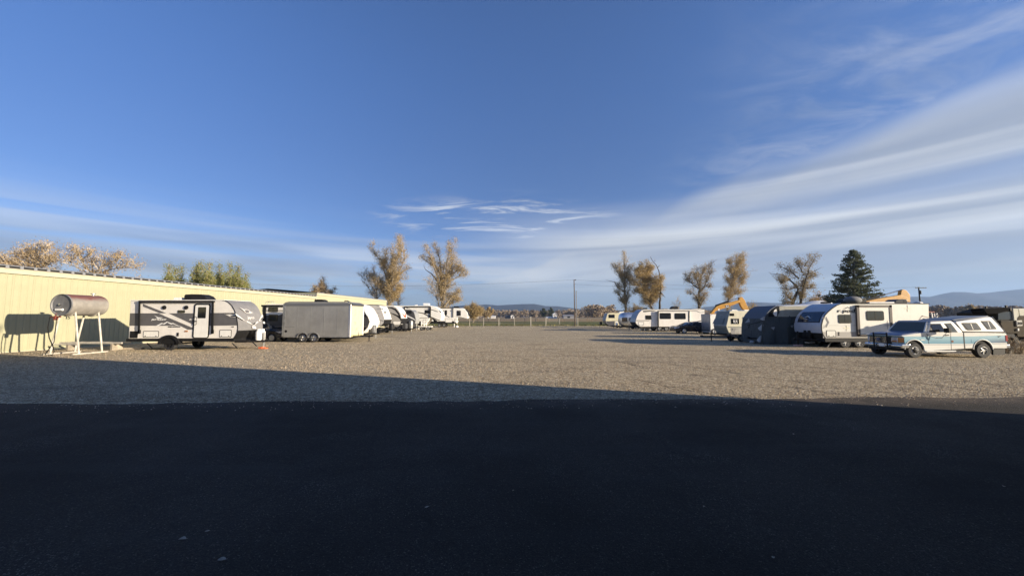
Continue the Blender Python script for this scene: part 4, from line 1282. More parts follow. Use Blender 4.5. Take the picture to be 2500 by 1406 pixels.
# window and mark on the sloping front, thrown on the leaning plane of the cap
(xt, zt), (xb_, zb_) = W(*front[4], PY), W(*front[6], PY)
lf = ((xt - xb_) / (zt - zb_), (zt + zb_) / 2)
XP = (xt + xb_) / 2
fw_ = p.shell('front_window', M('blue_black_glass', (.01, .014, .03), .08, coat=.5), ZG(1032, 860, 1003, 890, 980, 940, 972, 968), PY + .22, PY + 2.05, .055, ctr=ctr)
p.shell('window_trim', BLACKTRIM, ZG(1038, 853, 1003, 890, 980, 940, 970, 975), PY + .16, PY + 2.11, .048, ctr=ctr)
p.fplate('peak_emblem', WDECAL, ZG(765, 920, 795, 908, 812, 896, 830, 910, 848, 922, 812, 902, 790, 916), XP, .16, lean=lf)
yc, zc_ = FX(*ZG(800, 932)[0], XP)
p.text('r pod', WDECAL, (XP + lf[0] * (zc_ - lf[1]) - .16, yc, zc_), .07, 'left', .02, 1.4, lean=lf[0])
for pts in (ZG(676, 900, 690, 905, 690, 950, 672, 985, 676, 985, 696, 950, 694, 900),):
    p.fplate('hex_print', STARG, pts, XP, .07, lean=lf)
# roof gear
ac_unit(p, ZG(1225, 690, 1480, 745), PY + .7, BLACKTRIM, False)
p.mesh('air_conditioner_dome', MB().ball((W(1790 + 0 + 295, 735, PY + .6)[0], PY + .7, W(2085, 733, PY + .6)[1]), .55, .4, .28, 20, 12), M('grey_dome_shell', (.16, .16, .16), .8), None, 0, True)  # rounded stand-in for the grey roof air conditioner
p.pr('roof_vent', WHITEFLAT, ZG(1510, 753, 1510, 735, 1800, 735, 1800, 753), PY + .6, .6, .03)
ac_unit(p, ZG(1798, 703, 1950, 748), PY + .7, M('smoke_black', (.025, .025, .027), .3), False, name='roof_vent')
p.mesh('antenna_dome', MB().ball((W(*ZG(2068, 745)[0], PY + .6)[0], PY + .6, W(*ZG(2068, 748)[0], PY + .6)[1]), .24, .24, .10), WHITEFLAT)
p.pr('roof_vent', BLACKTRIM, ZG(1000, 752, 1005, 733, 1070, 733, 1075, 752), PY + 1.4, .4, .02)
xr = W(2195 / 4.686 + 1800, 825, PY)[0]
xl = W(2016, 825, PY)[0]
p.mesh('chassis', MB().box(xl, xr - .1, PY + .05, PY + PD - .05, .40, .66), BLACKTRIM)
for px in (2068, 2103):
    for yy, sd in ((PY + .2, -1), (PY + PD - .16, 1)): p.wheel((W(px, 845, PY)[0], yy, .36), .36, .24, STEEL, sd)
p.mesh('entry_step', MB().box(W(2033, 838, PY)[0], W(2050, 838, PY)[0], PY + PD - .4, PY + PD, .18, .24), WHITEFLAT)
xt_ = W(1946, 840, PY + 1.2)[0]
xj = p.hitch(xl - .2, xt_ - .1, PY + 1.2, .50, BLACKTRIM)
p.mesh('jack_block', MB().box(xj - .22, xj + .22, PY + 1.05, PY + 1.4, .031, .13), M('pinkish_plastic', (.5, .33, .3), .6))
gas_bottles(p, xt_ + .75, PY + 1.2, .56, BLACKTRIM)
for px in (2040, 2190):
    xx = W(px, 840, PY)[0]
    p.mesh('stabiliser', MB().tube([(xx, PY + .3, .42), (xx - .3, PY + .3, .05)], .03, 4), STEEL)

# ------------------------------------------------------------------ trailer under a cloth cover
KY = 28.
KD = 2.5
TARP = ground_mat('dark_cover_cloth', lambda n, b_, t, L: (L.new(n.mix(n.sm(n.noise(t, .8, 4, .6), .3, .7), (.045, .055, .058), (.062, .075, .078)), b_.inputs['Base Color']), b_.inputs['Roughness'].__setattr__('default_value', .75),
                  bump(n, b_, n.noise(t, 2.2, 4, .6, .8), .9, .12)))
TAN = M('sun_faded_cloth', (.36, .35, .29), .8, var=.12, vs=2, bump=.5, bs=3)
LGREY = M('light_grey_cloth', (.33, .34, .35), .8, var=.08, bump=.4, bs=3)
k = T('covered_trailer', 'trailer wrapped in a dark grey cloth cover with a white roof', 'covered trailer', (W(1890, 800, KY)[0], KY, 0), None, KY)


def draped(t, name, mat, prof, Y, D, amp, n_up=22, seed=1, z_hi=None):
    """cloth wall: a fine grid over the outline with hanging folds"""
    r = random.Random(seed)
    P = t.w(prof, Y)
    xs_ = [a for a, _ in P]
    x0, x1 = min(xs_), max(xs_)
    ph = [(r.uniform(3, 13), r.uniform(0, 6.3), r.uniform(-1, 1)) for _ in range(6)]
    N = 70
    top = lambda x: float(np.interp(x, [a for a, b_ in TOPP], [b_ for a, b_ in TOPP]))
    TOPP = sorted([(a, b_) for a, b_ in P if b_ > 1.2])
    vs, fs = [], []
    for i in range(N + 1):
        x = x0 + (x1 - x0) * i / N
        zt = top(x)
        for q_ in range(n_up + 1):
            f = q_ / n_up
            z = .03 + (zt - .03) * f
            d = sum(math.sin(w * x + p_ + s_ * 2.2 * z) for w, p_, s_ in ph) / 6
            vs.append((x, Y - amp * (1 - f) ** .7 * (.5 + d) + .05 * f, z))
    for i in range(N):
        for q_ in range(n_up):
            a = i * (n_up + 1) + q_
            fs.append((a, a + n_up + 1, a + n_up + 2, a + 1))
    return t.mesh(name, MB().add(vs, fs), mat, None, 0, True)


kp = ZG(300, 1222, 302, 1000, 318, 930, 345, 880, 440, 790, 470, 782, 830, 780, 1100, 776, 1100, 1222)
k.pr('body', TARP, [(a, b_) for a, b_ in ZG(330, 1200, 330, 1000, 345, 930, 370, 890, 450, 798, 475, 792, 1730, 786, 1730, 1200)], KY + .06, KD - .1, .08)
draped(k, 'side_cloth', TARP, ZG(296, 1222, 298, 1000, 318, 925, 345, 880, 440, 800, 470, 790, 830, 786, 1740, 782, 1740, 1222), KY, KD, .28, seed=4)
k.pl('upper_cloth', TAN, ZG(470, 786, 1090, 782, 1090, 900, 720, 898, 600, 905, 452, 905, 480, 850), KY + .03, .07)
k.pl('cover_gap', HOSE, ZG(352, 905, 365, 870, 440, 800, 478, 790, 455, 850, 440, 905), KY + .02, .06)
k.pl('gap_body', WHITE, ZG(402, 870, 415, 830, 438, 815, 448, 850, 445, 900, 425, 898), KY + .02, .075)
for pts in (ZG(385, 1028, 425, 1022, 412, 1056), ZG(610, 1005, 640, 1000, 625, 1032)):
    k.pl('corner_patch', LGREY, pts, KY - .13, .05)
# curved front under the cloth
kf = ZG(450, 785, 380, 830, 335, 880, 308, 930, 293, 1000, 290, 1080, 293, 1150, 305, 1215)
kc = ZG(800, 1000)[0]
k.shell('front_cloth', M('navy_grey_cloth', (.10, .12, .15), .8, bump=.5, bs=3), kf[:4], KY + .0, KY + KD, .05, ctr=kc)
k.shell('front_cloth', TARP, kf[3:], KY + .0, KY + KD, .055, ctr=kc)
(xt, zt), (xb_, zb_) = W(*kf[3], KY), W(*kf[5], KY)
lk = ((xt - xb_) / (zt - zb_), (zt + zb_) / 2)
XK = (xt + xb_) / 2
for pts in (ZG(255, 1035, 297, 992, 297, 1068, 275, 1058), ZG(98, 975, 130, 925, 150, 962, 118, 972), ZG(265, 1170, 298, 1120, 300, 1195, 285, 1192), ZG(262, 930, 300, 905, 300, 950)):
    k.fplate('corner_patch', LGREY, pts, XK, .10, lean=lk)
for pts in (ZG(128, 1000, 300, 950, 300, 956, 128, 1006), ZG(150, 990, 156, 990, 152, 1035, 146, 1035)):
    k.fplate('strap', HOSE, pts, XK, .11, lean=lk)
# white roof cloth, propped up in the middle
mb = MB()
rp = ZG(430, 782, 480, 775, 600, 772, 700, 768, 780, 752, 860, 725, 960, 720, 1000, 732, 1050, 775)
pw = k.w(rp, KY + 1.2)
vs = []
for x, z in pw:
    zb0 = W(*ZG(600, 785)[0], KY)[1]
    vs += [(x, KY - .02, zb0), (x, KY + .6, zb0 + (z - zb0) * .75), (x, KY + 1.25, z), (x, KY + 1.9, zb0 + (z - zb0) * .75), (x, KY + KD, zb0)]
fs = [(5 * i + q_, 5 * i + q_ + 1, 5 * i + q_ + 6, 5 * i + q_ + 5) for i in range(len(pw) - 1) for q_ in range(4)]
k.mesh('roof_cloth', MB().add(vs, fs), M('white_cloth', (.70, .69, .66), .8, var=.05, bump=.4, bs=3), None, 0, True)
k.hitch(W(1863, 830, KY)[0], W(1832, 838, KY + 1.2)[0], KY + 1.25, .42, BLACKTRIM)
k.mesh('tongue_cover', MB().ball((W(1832, 835, KY + 1.2)[0], KY + 1.0, .12), .16, .2, .14), LGREY)
for px in (1905, 1925):
    k.wheel((W(px, 840, KY)[0], KY + .35, .34), .34, .2, STEEL, -1); k.wheel((W(px, 840, KY)[0], KY + KD - .3, .34), .34, .2, STEEL, 1)

# ------------------------------------------------------------------ old cream and green travel trailer
OY = 35.
OD = 2.2
CREAMG = M('old_cream_aluminium', (.70, .66, .50), .45, var=.06, vs=2, siding=3, dirt=.15)
SAGE = M('sage_grey_green', (.16, .185, .18), .45, var=.1, siding=3, dirt=.1)
o = T('travel_trailer', 'old cream and sage green travel trailer with curtained window, left of the cloth-covered one', 'travel trailer', (W(1800, 800, OY)[0], OY, 0), GRP, OY)
op = ZF(1950, 862, 1950, 1165, 870, 1165, 835, 1080, 832, 1050, 872, 866, 890, 858)
o.pr('body', CREAMG, op, OY, OD, .02)
oc = ZF(1050, 1000)[0]
o.shell('front_panel', SAGE, ZF(874, 864, 832, 1050), OY - .005, OY + OD + .005, .012, ctr=oc, smooth=False)
o.shell('front_panel', SAGE, ZF(831, 1056, 834, 1080, 872, 1166), OY - .005, OY + OD + .005, .012, ctr=oc, smooth=False)
o.shell('front_trim', STEEL, ZF(832, 1047, 830, 1053, 833, 1060), OY - .01, OY + OD + .01, .03, ctr=oc, smooth=False)
(xt, zt), (xb_, zb_) = W(*ZF(872, 866)[0], OY), W(*ZF(832, 1050)[0], OY)
lo = ((xt - xb_) / (zt - zb_), (zt + zb_) / 2)
XO = (xt + xb_) / 2
fw = o.fplate('window_shield', M('sage_shield', (.12, .14, .145), .5), ZF(685, 960, 812, 955, 805, 1035, 670, 1030), XO, .05, lean=lo)
o.fplate('nameplate', STEEL, ZF(740, 912, 772, 912, 772, 918, 740, 918), XO, .02, lean=lo)
o.win(ZF(873, 892, 932, 927), OY, r=.02); o.win(ZF(892, 960, 998, 1032), OY, r=.03)
xa, za = W(*ZF(905, 1020)[0], OY); xb, zb = W(*ZF(985, 970)[0], OY)
for q_ in (.25, .45, .75):
    o.mesh('curtain', MB().tube([(xa + (xb - xa) * q_, OY - .03, zb), (xa + (xb - xa) * q_ - .04, OY - .03, (za + zb) / 2), (xa + (xb - xa) * q_ + .04, OY - .03, za)], .05, 5), WHITEFLAT)
o.win(ZF(1047, 940, 1160, 1010), OY, r=.03)
o.rect('grey_panel', M('old_grey_panel', (.30, .295, .29), .5, var=.1), ZF(885, 1080, 1032, 1165), OY, .006)
o.rect('dark_panel', STEEL, ZF(938, 1083, 1032, 1165), OY, .012)
o.rect('vent', BLACKTRIM, ZF(900, 1095, 912, 1112), OY, .015)
o.rect('side_stripe', SAGE, ZF(850, 1068, 1220, 1078), OY, .006)
o.pr('roof_vent', WHITEFLAT, ZF(905, 858, 905, 844, 960, 844, 990, 858), OY + .7, .6); o.pr('roof_vent', WHITEFLAT, ZF(1070, 858, 1070, 844, 1130, 846, 1130, 858), OY + .7, .6)
xl = W(*ZF(870, 1165)[0], OY)[0]
o.mesh('chassis', MB().box(xl, W(*ZF(1950, 1165)[0], OY)[0], OY + .1, OY + OD - .1, .28, .46), BLACKTRIM)
for yy, sd in ((OY + .14, -1), (OY + OD - .14, 1)): o.wheel((W(*ZF(1010, 1200)[0], OY)[0] + .4, yy, .33), .33, .2, STEEL, sd)
xj = o.hitch(xl + .1, W(1741, 825, OY + 1.1)[0], OY + 1.1, .42, STEEL)

# flat car hauler with long tongue in front of it
fy = 31.
fh = T('flatbed_trailer', 'low black flat trailer with a long drawbar in front of the cream and green trailer', 'trailer', (W(1800, 820, fy)[0], fy, 0), None, fy)
xa, xb = W(1722, 822, fy)[0], W(1822, 822, fy)[0]
fh.mesh('drawbar', MB().tube([(xa, fy + .6, .42), (W(1795, 820, fy)[0], fy + .6, .42)], .06, 4).tube([(xa - .1, fy + .6, .45), (xa + .1, fy + .6, .45)], .08, 6), BLACKTRIM)
fh.mesh('deck', MB().box(W(1793, 820, fy)[0], xb, fy, fy + 1.3, .38, .50), M('rusty_black', (.05, .03, .022), .7, var=.4))
for px in (1745, 1792): fh.mesh('jack', MB().tube([(W(px, 820, fy)[0], fy + .55, .75), (W(px, 820, fy)[0], fy + .55, .02)], .04, 6), BLACKTRIM)
for px in (1808,):
    for yy, sd in ((fy - .1, -1), (fy + 1.4, 1)): fh.wheel((W(px, 820, fy)[0], yy, .3), .3, .18, STEEL, sd)

# ------------------------------------------------------------------ small white cargo trailer
mY = 44.
m_ = T('cargo_trailer', 'small white cargo trailer with silver nose between the black sedan and the cream trailer', 'cargo trailer', (W(1740, 800, mY)[0], mY, 0), None, mY)
SILV = M('silver_sheet', (.36, .37, .38), .35, metal=.4, var=.1)
mp_ = [(1734.5, 769), (1734.5, 812), (1830, 812), (1830, 767), (1738, 767)]
m_.pr('body', WHITEFLAT, mp_, mY, 2.1, .05)
XM = W(1734.5, 790, mY)[0]
m_.mesh('nose', MB().box(XM - .03, XM + .02, mY + .02, mY + 2.08, .32, 2.36), SILV, None, .04)
m_.mesh('stone_guard', MB().box(XM - .045, XM, mY + .05, mY + 2.05, .34, .85), STEEL)
m_.mesh('corner_trim', MB().tube([(XM - .01, mY, .3), (XM - .01, mY, 2.38)], .06, 8), STEEL)
for yy, sd in ((mY - .02, -1), (mY + 2.1, 1)): m_.wheel((W(1737, 810, mY)[0] + .3, yy + .02, .33), .33, .2, WHITEFLAT, sd)
m_.hitch(XM, XM - 1.3, mY + 1.05, .42, BLACKTRIM)

# ------------------------------------------------------------------ black sedan
SYd = 46.
sd_ = T('parked_car', 'black four-door sedan with bright wheels in front of the long white trailer', 'car', (W(1690, 800, SYd)[0], SYd, 0), None, SYd)
x0 = W(1649.5, 800, SYd)[0]
wx1, wx2 = W(1671, 808, SYd)[0], W(1671, 808, SYd)[0] + 2.8
low = [(x0 + .05, .28), (x0, .50), (x0 + .02, .74), (x0 + .25, .86), (x0 + .75, .96), (x0 + 1.5, 1.0), (x0 + 4.0, 1.02), (x0 + 4.75, .98), (x0 + 4.95, .75), (x0 + 4.9, .30)]
for wx in (wx2, wx1):
    low += [(wx + .40, .22)] + [(wx + .37 * math.cos(math.pi * i / 10), .33 + .38 * math.sin(math.pi * i / 10)) for i in range(11)] + [(wx - .40, .22)]
sd_.mesh('body', MB().prism(low, SYd, SYd + 1.85), NAVY, None, .05, True)
sd_.mesh('cabin', MB().prism([(x0 + .95, .97), (x0 + 1.85, 1.34), (x0 + 2.3, 1.41), (x0 + 3.1, 1.40), (x0 + 3.7, 1.28), (x0 + 4.45, 1.0)], SYd + .05, SYd + 1.8, .32, .97), NAVY, None, .05, True)
kw = dict(k=.32, z0=.97)


def splate(t, name, mat, pts, Y, proud, k=0., z0=0., parent=None):
    f = lambda z: Y + k * max(0, z - z0)
    n = len(pts)
    a = sum(pts[i][0] * pts[(i + 1) % n][1] - pts[(i + 1) % n][0] * pts[i][1] for i in range(n))
    if a < 0: pts = pts[::-1]
    vs = [(x, f(z) - proud, z) for x, z in pts] + [(x, f(z) + .02, z) for x, z in pts]
    fs = [tuple(range(n)), tuple(range(2 * n - 1, n - 1, -1))] + [(i, i + n, (i + 1) % n + n, (i + 1) % n) for i in range(n)]
    return t.mesh(name, MB().add(vs, fs), mat, parent)


splate(sd_, 'side_window', GLASS, [(x0 + 1.5, 1.03), (x0 + 1.95, 1.30), (x0 + 2.45, 1.34), (x0 + 2.45, 1.04)], SYd + .05, .012, **kw)
splate(sd_, 'side_window', GLASS, [(x0 + 2.52, 1.04), (x0 + 2.52, 1.34), (x0 + 3.05, 1.33), (x0 + 3.75, 1.10), (x0 + 3.7, 1.05)], SYd + .05, .012, **kw)
sd_.mesh('window_trim', MB().tube([(x0 + 1.45, SYd + .04, 1.03), (x0 + 1.93, SYd + .13, 1.32), (x0 + 2.45, SYd + .15, 1.36), (x0 + 3.05, SYd + .15, 1.35), (x0 + 3.8, SYd + .06, 1.10)], .014, 5), CHROME)
sd_.mesh('windscreen', MB().add([(x0 + 1.02, SYd + .2, 1.005), (x0 + 1.02, SYd + 1.65, 1.005), (x0 + 1.84, SYd + 1.5, 1.352), (x0 + 1.84, SYd + .35, 1.352)], [(0, 1, 2, 3)]), GLASS)
for wx in (wx1, wx2):
    for yy, s_ in ((SYd + .10, -1), (SYd + 1.75, 1)): sd_.wheel((wx, yy, .33), .33, .22, CHROME, s_, spokes=5, rr=.74)
sd_.mesh('headlight', MB().prism([(x0 - .02, .62), (x0 + .02, .74), (x0 + .55, .86), (x0 + .45, .70)], SYd - .012, SYd + .35), LAMP)
sd_.mesh('headlight', MB().prism([(x0 - .02, .62), (x0 + .02, .74), (x0 + .55, .86), (x0 + .45, .70)], SYd + 1.5, SYd + 1.862), LAMP)
sd_.mesh('door_handle', MB().box(x0 + 2.25, x0 + 2.42, SYd - .03, SYd + .01, .86, .89), CHROME)
sd_.mesh('mirror', MB().ball((x0 + 1.7, SYd - .08, 1.06), .1, .1, .07, 8, 6), NAVY)
for xx in (x0 + 1.35, x0 + 2.48, x0 + 3.55): sd_.mesh('door_seam', MB().box(xx - .006, xx + .006, SYd - .003, SYd + .01, .35, .98), BLACKTRIM)

# ------------------------------------------------------------------ long white trailer with slide-out
wY = 53.
w_ = T('travel_trailer', 'long white travel trailer with dark blue nose and two-window slide-out, behind the black sedan', 'travel trailer', (W(1640, 800, wY)[0], wY, 0), GRP, wY)
fr_ = ZE(805, 948, 770, 962, 728, 1005, 700, 1060, 684, 1110, 680, 1140)
prof = ZE(1712, 948, 1712, 1208, 755, 1208, 720, 1190, 690, 1165) + fr_[::-1]
w_.pr('body', WSIDE, prof, wY, 2.4, .04)
wc = ZE(1200, 1080)[0]
NAVYCAP = M('navy_blue_cap', (.06, .08, .13), .28, coat=.5)
w_.shell('front_cap', NAVYCAP, fr_, wY + .0, wY + 2.4, .03, ctr=wc)
w_.shell('front_cap', BLACKTRIM, ZE(680, 1140, 690, 1166, 720, 1192, 755, 1210), wY + .0, wY + 2.4, .03, ctr=wc)
wfr = w_.mesh('slide_out', MB().box(W(*ZE(1015, 970)[0], wY)[0], W(*ZE(1485, 1200)[0], wY)[0], wY - .25, wY + .01, W(*ZE(1015, 1205)[0], wY)[1], W(*ZE(1015, 975)[0], wY)[1]), WSIDE)
for pts in (ZE(1012, 968, 1028, 968, 1028, 1210, 1012, 1210), ZE(1472, 968, 1488, 968, 1488, 1180, 1472, 1180), ZE(1028, 968, 1472, 968, 1472, 978, 1028, 978)):
    w_.pl('frame_rail', BLACKTRIM, pts, wY - .25, .03, parent=wfr)
for q_ in (ZE(1043, 1003, 1212, 1092), ZE(1263, 1006, 1432, 1096)): w_.win(q_, wY - .25, r=.12)
w_.win(ZE(828, 1038, 918, 1100), wY, r=.08)
hatch(w_, ZE(722, 1135, 803, 1190), wY)
w_.pl('swoosh', BLACKTRIM, ZE(690, 1112, 905, 1112, 885, 1120, 690, 1120), proud=.008)
w_.pl('swoosh', BLACKTRIM, ZE(790, 970, 985, 966, 960, 976, 800, 990), proud=.008)
w_.pl('swoosh', BLACKTRIM, ZE(1490, 1130, 1600, 1126, 1712, 1100, 1712, 1112, 1610, 1136, 1490, 1140), proud=.008)
w_.pl('swoosh', GSWOOSH, ZE(1490, 972, 1600, 972, 1640, 990, 1712, 985, 1712, 992, 1640, 998, 1590, 980, 1490, 980), proud=.008)
w_.rect('roof', STEEL, ZE(805, 945, 1715, 953), wY, .04)
ac_unit(w_, ZE(1216, 902, 1318, 945), wY + .8, BLACKTRIM, False)
w_.pr('roof_vent', BLACKTRIM, ZE(812, 948, 818, 926, 855, 924, 860, 948), wY + .8, .5, .02)
w_.pr('roof_vent', WHITEFLAT, ZE(1540, 948, 1550, 940, 1650, 940, 1680, 948), wY + .8, .6, .02); w_.pr('roof_vent', STEEL, ZE(1080, 948, 1090, 935, 1170, 935, 1180, 948), wY + .8, .5, .02)
for px in (1040, 1145):
    for yy, s_ in ((wY + .14, -1), (wY + 2.26, 1)): w_.wheel((W(*ZE(px, 1240)[0], wY)[0], yy, .36), .36, .24, STEEL, s_)
w_.mesh('chassis', MB().box(W(1563, 800, wY)[0], W(1719, 800, wY)[0], wY + .1, wY + 2.3, .42, .7), BLACKTRIM)
xx = W(1556, 800, wY)[0]
w_.hitch(xx + .3, W(1533, 803, wY + 1.2)[0], wY + 1.2, .5, STEEL)
for px in (830, 900): w_.mesh('white_block', MB().box(W(*ZE(px, 1240)[0], wY)[0], W(*ZE(px + 40, 1240)[0], wY)[0], wY + 1.6, wY + 2.1, .02, .4), WHITEFLAT)

# ------------------------------------------------------------------ silver aluminium trailer with rounded ends
aY = 61.
POL = M('polished_aluminium', (.62, .64, .67), .28, metal=.9, var=.08)
a_ = T('silver_trailer', 'rounded polished aluminium trailer beside the navy nose of the long white trailer', 'travel trailer', (W(1545, 800, aY)[0], aY, 0), GRP, aY)
x0, z0 = W(1516, 800, aY); x1 = W(1580, 800, aY)[0]
nu, nv = 26, 18
vs, fs = [], []
aw, az0, az1 = 1.15, .45, 2.75
for i in range(nu + 1):
    f = i / nu
    ex = abs(f * 2 - 1)
    sc = (1 - max(0, (ex - .45) / .55) ** 2.6) ** .5 if ex < 1 else 0.06
    sc = max(sc, .06)
    for jn in range(nv):
        an = 2 * math.pi * jn / nv
        cx_, sx_ = math.cos(an), math.sin(an)
        e = .55
        yy = math.copysign(abs(cx_) ** e, cx_) * aw * (.35 + .65 * sc)
        zz = math.copysign(abs(sx_) ** e, sx_) * (az1 - az0) / 2 * (.25 + .75 * sc)
        vs.append((x0 + (x1 - x0) * f, aY + aw + yy, (az0 + az1) / 2 + zz - (1 - sc) * .12))
for i in range(nu):
    for jn in range(nv):
        fs.append((i * nv + jn, i * nv + (jn + 1) % nv, (i + 1) * nv + (jn + 1) % nv, (i + 1) * nv + jn))
fs += [tuple(range(nv))[::-1], tuple(nu * nv + q_ for q_ in range(nv))]
a_.mesh('body', MB().add(vs, fs), POL, None, 0, True)
a_.fplate('front_window', GLASS, ZE(485, 1072, 556, 1070, 558, 1130, 490, 1130), x0 + .12, .10)
a_.win(ZE(590, 1070, 640, 1120), aY, r=.1)
a_.rect('belt_trim', STEEL, ZE(560, 1150, 640, 1156), aY, .02)
for yy, s_ in ((aY + .1, -1), (aY + 2.2, 1)): a_.wheel((x0 + 2.6, yy, .34), .34, .2, STEEL, s_)
a_.mesh('chassis', MB().box(x0 + .3, x1 - .3, aY + .3, aY + 2., .3, .5), BLACKTRIM)
a_.hitch(x0 + .4, x0 - 1.1, aY + 1.15, .45, STEEL)
gas_bottles(a_, x0 - .35, aY + 1.15, .5, POL)
a_.pr('roof_vent', WHITEFLAT, ZE(580, 1010, 585, 992, 602, 992, 604, 1010), aY + .9, .5)

# ------------------------------------------------------------------ old yellowed angular trailer at the far end
eY = 69.
YELW = M('yellowed_white_siding', (.72, .66, .44), .45, var=.05, siding=3)
e_ = T('travel_trailer', 'yellowed white angular trailer with grey slanted nose at the far end of the right row', 'travel trailer', (W(1497, 790, eY)[0], eY, 0), GRP, eY)
ep = ZE(560, 1000, 560, 1195, 300, 1185, 250, 1150, 236, 1110, 262, 1012, 285, 1003)
e_.pr('body', YELW, ep, eY, 2.3, .03)
ec = ZE(420, 1100)[0]
e_.shell('front_panel', M('blue_grey_panel', (.20, .21, .23), .4), ZE(264, 1010, 235, 1110), eY - .01, eY + 2.31, .03, ctr=ec, smooth=False)
e_.shell('front_panel', STEEL, ZE(234, 1114, 250, 1152, 300, 1188), eY - .01, eY + 2.31, .03, ctr=ec, smooth=False)
e_.win(ZE(280, 1026, 372, 1076), eY, r=.05)
e_.pl('lower_panel', M('dark_lower_panel', (.08, .08, .09), .5), ZE(240, 1125, 372, 1122, 372, 1190, 300, 1188, 250, 1155), proud=.008)
e_.rect('side_stripe', STEEL, ZE(372, 1118, 560, 1124), eY, .008)
e_.rect('hatch', WHITEFLAT, ZE(384, 1128, 420, 1195), eY, .01)
e_.pr('air_conditioner', WHITEFLAT, ZE(430, 1004, 445, 985, 510, 982, 516, 1004), eY + .8, .7, .03)
e_.mesh('chassis', MB().box(W(*ZE(300, 1200)[0], eY)[0], W(*ZE(560, 1200)[0], eY)[0], eY + .2, eY + 2.1, .3, .6), BLACKTRIM)
for yy, s_ in ((eY + .1, -1), (eY + 2.2, 1)): e_.wheel((W(*ZE(460, 1200)[0], eY)[0], yy, .34), .34, .2, STEEL, s_)
e_.hitch(W(*ZE(262, 1180)[0], eY)[0] + .3, W(*ZE(150, 1190)[0], eY)[0], eY + 1.15, .55, STEEL)
gas_bottles(e_, W(*ZE(190, 1190)[0], eY)[0], eY + 1.15, .62, BLACKTRIM)

# ------------------------------------------------------------------ excavators behind the row
CATY = M('machine_yellow', (.50, .25, .03), .45, var=.12, dirt=.2)


def excavator(label, Y, boom, stick, base_px, ram, letters=None, zz=ZF):
    t = T('excavator', label, 'excavator', (W(base_px, 790, Y)[0], Y, 0), 'excavators parked behind the right row', Y)
    bx = t.o[0]
    bw = .55
    t.pr('boom', CATY, boom, Y, bw, .04)
    t.pr('stick', CATY, stick, Y + .05, bw - .1, .04)
    (xa, za), (xb, zb) = W(*ram[0], Y), W(*ram[1], Y)
    xm, zm = xa + (xb - xa) * .55, za + (zb - za) * .55
    rm = t.mesh('hydraulic_ram', MB().tube([(xa, Y + bw / 2, za), (xm, Y + bw / 2, zm)], .13, 10), BLACKTRIM)
    t.mesh('ram_rod', MB().tube([(xm, Y + bw / 2, zm), (xb, Y + bw / 2, zb)], .06, 8), CHROME, rm)
    t.mesh('house', MB().box(bx - 2.6, bx + .9, Y - 1.1, Y + 1.7, 1.1, 2.2), CATY, None, .08)
    t.mesh('counterweight', MB().box(bx - 3.0, bx - 2.55, Y - 1.1, Y + 1.7, 1.0, 2.1), BLACKTRIM, None, .1)
    cb = t.mesh('cab', MB().prism([(bx - .5, 1.2), (bx + 1.0, 1.2), (bx + 1.05, 1.9), (bx + .75, 2.55), (bx - .5, 2.55)], Y - 1.1, Y - .15), CATY, None, .05)
    t.mesh('pane', MB().prism([(bx - .35, 1.7), (bx + .85, 1.7), (bx + .95, 1.9), (bx + .68, 2.45), (bx - .35, 2.45)], Y - 1.115, Y - 1.09), GLASS, cb)
    for yy in (Y - 1.15, Y + 1.15):
        tr_ = t.mesh('track', MB().prism([(bx - 1.9, .45), (bx - 1.7, .85), (bx + 1.7, .85), (bx + 1.9, .45), (bx + 1.65, .02), (bx - 1.65, .02)], yy, yy + .55), BLACKTRIM, None, .08)
        for q_ in range(7): t.mesh('road_wheel', MB().lathe((bx - 1.4 + .46 * q_, yy - .01, .25), (0, -1, 0), [(.17, 0), (.17, .02), (0, .03)], 10), STEEL, tr_)
    t.mesh('turntable', MB().lathe((bx, Y + .3, .8), (0, 0, 1), [(.8, 0), (.8, .32)], 18), BLACKTRIM)
    if letters:
        xx, z_ = W(*letters, Y)
        t.rect('sticker', WDECAL, [(letters[0] - 3.6, letters[1] - 2.6), (letters[0] + 3.6, letters[1] + 2.8)], Y, .008)
        t.text('CAT', BLACKTRIM, (xx, Y - .014, z_), .24, bold=.04)
    return t


ex1 = excavator('yellow excavator with arched boom raised behind the cream trailer and white cargo trailer', 60.,
                ZF(618, 905, 640, 870, 700, 800, 760, 775, 850, 755, 1000, 715, 1012, 745, 930, 780, 830, 815, 740, 845, 690, 860, 660, 905),
                ZF(1000, 680, 1040, 675, 1075, 720, 1130, 850, 1060, 850, 1020, 790, 1000, 740), 1731, (ZF(700, 790)[0], ZF(1010, 685)[0]), ZF(842, 798)[0])
ex1.rect('sticker', WDECAL, ZF(722, 830, 738, 856), 60., .008)
ex2 = excavator('yellow excavator with folded boom showing above the roof of the bronze-framed slide-out trailer', 46.,
                ZG(1400, 790, 1480, 725, 1600, 700, 1760, 675, 1870, 655, 1960, 690, 1965, 735, 1700, 742, 1500, 760),
                ZG(1880, 600, 1905, 592, 1940, 605, 1978, 655, 1982, 740, 1945, 740, 1930, 700, 1870, 665), 2085, (ZG(1480, 715)[0], ZG(1900, 598)[0]))

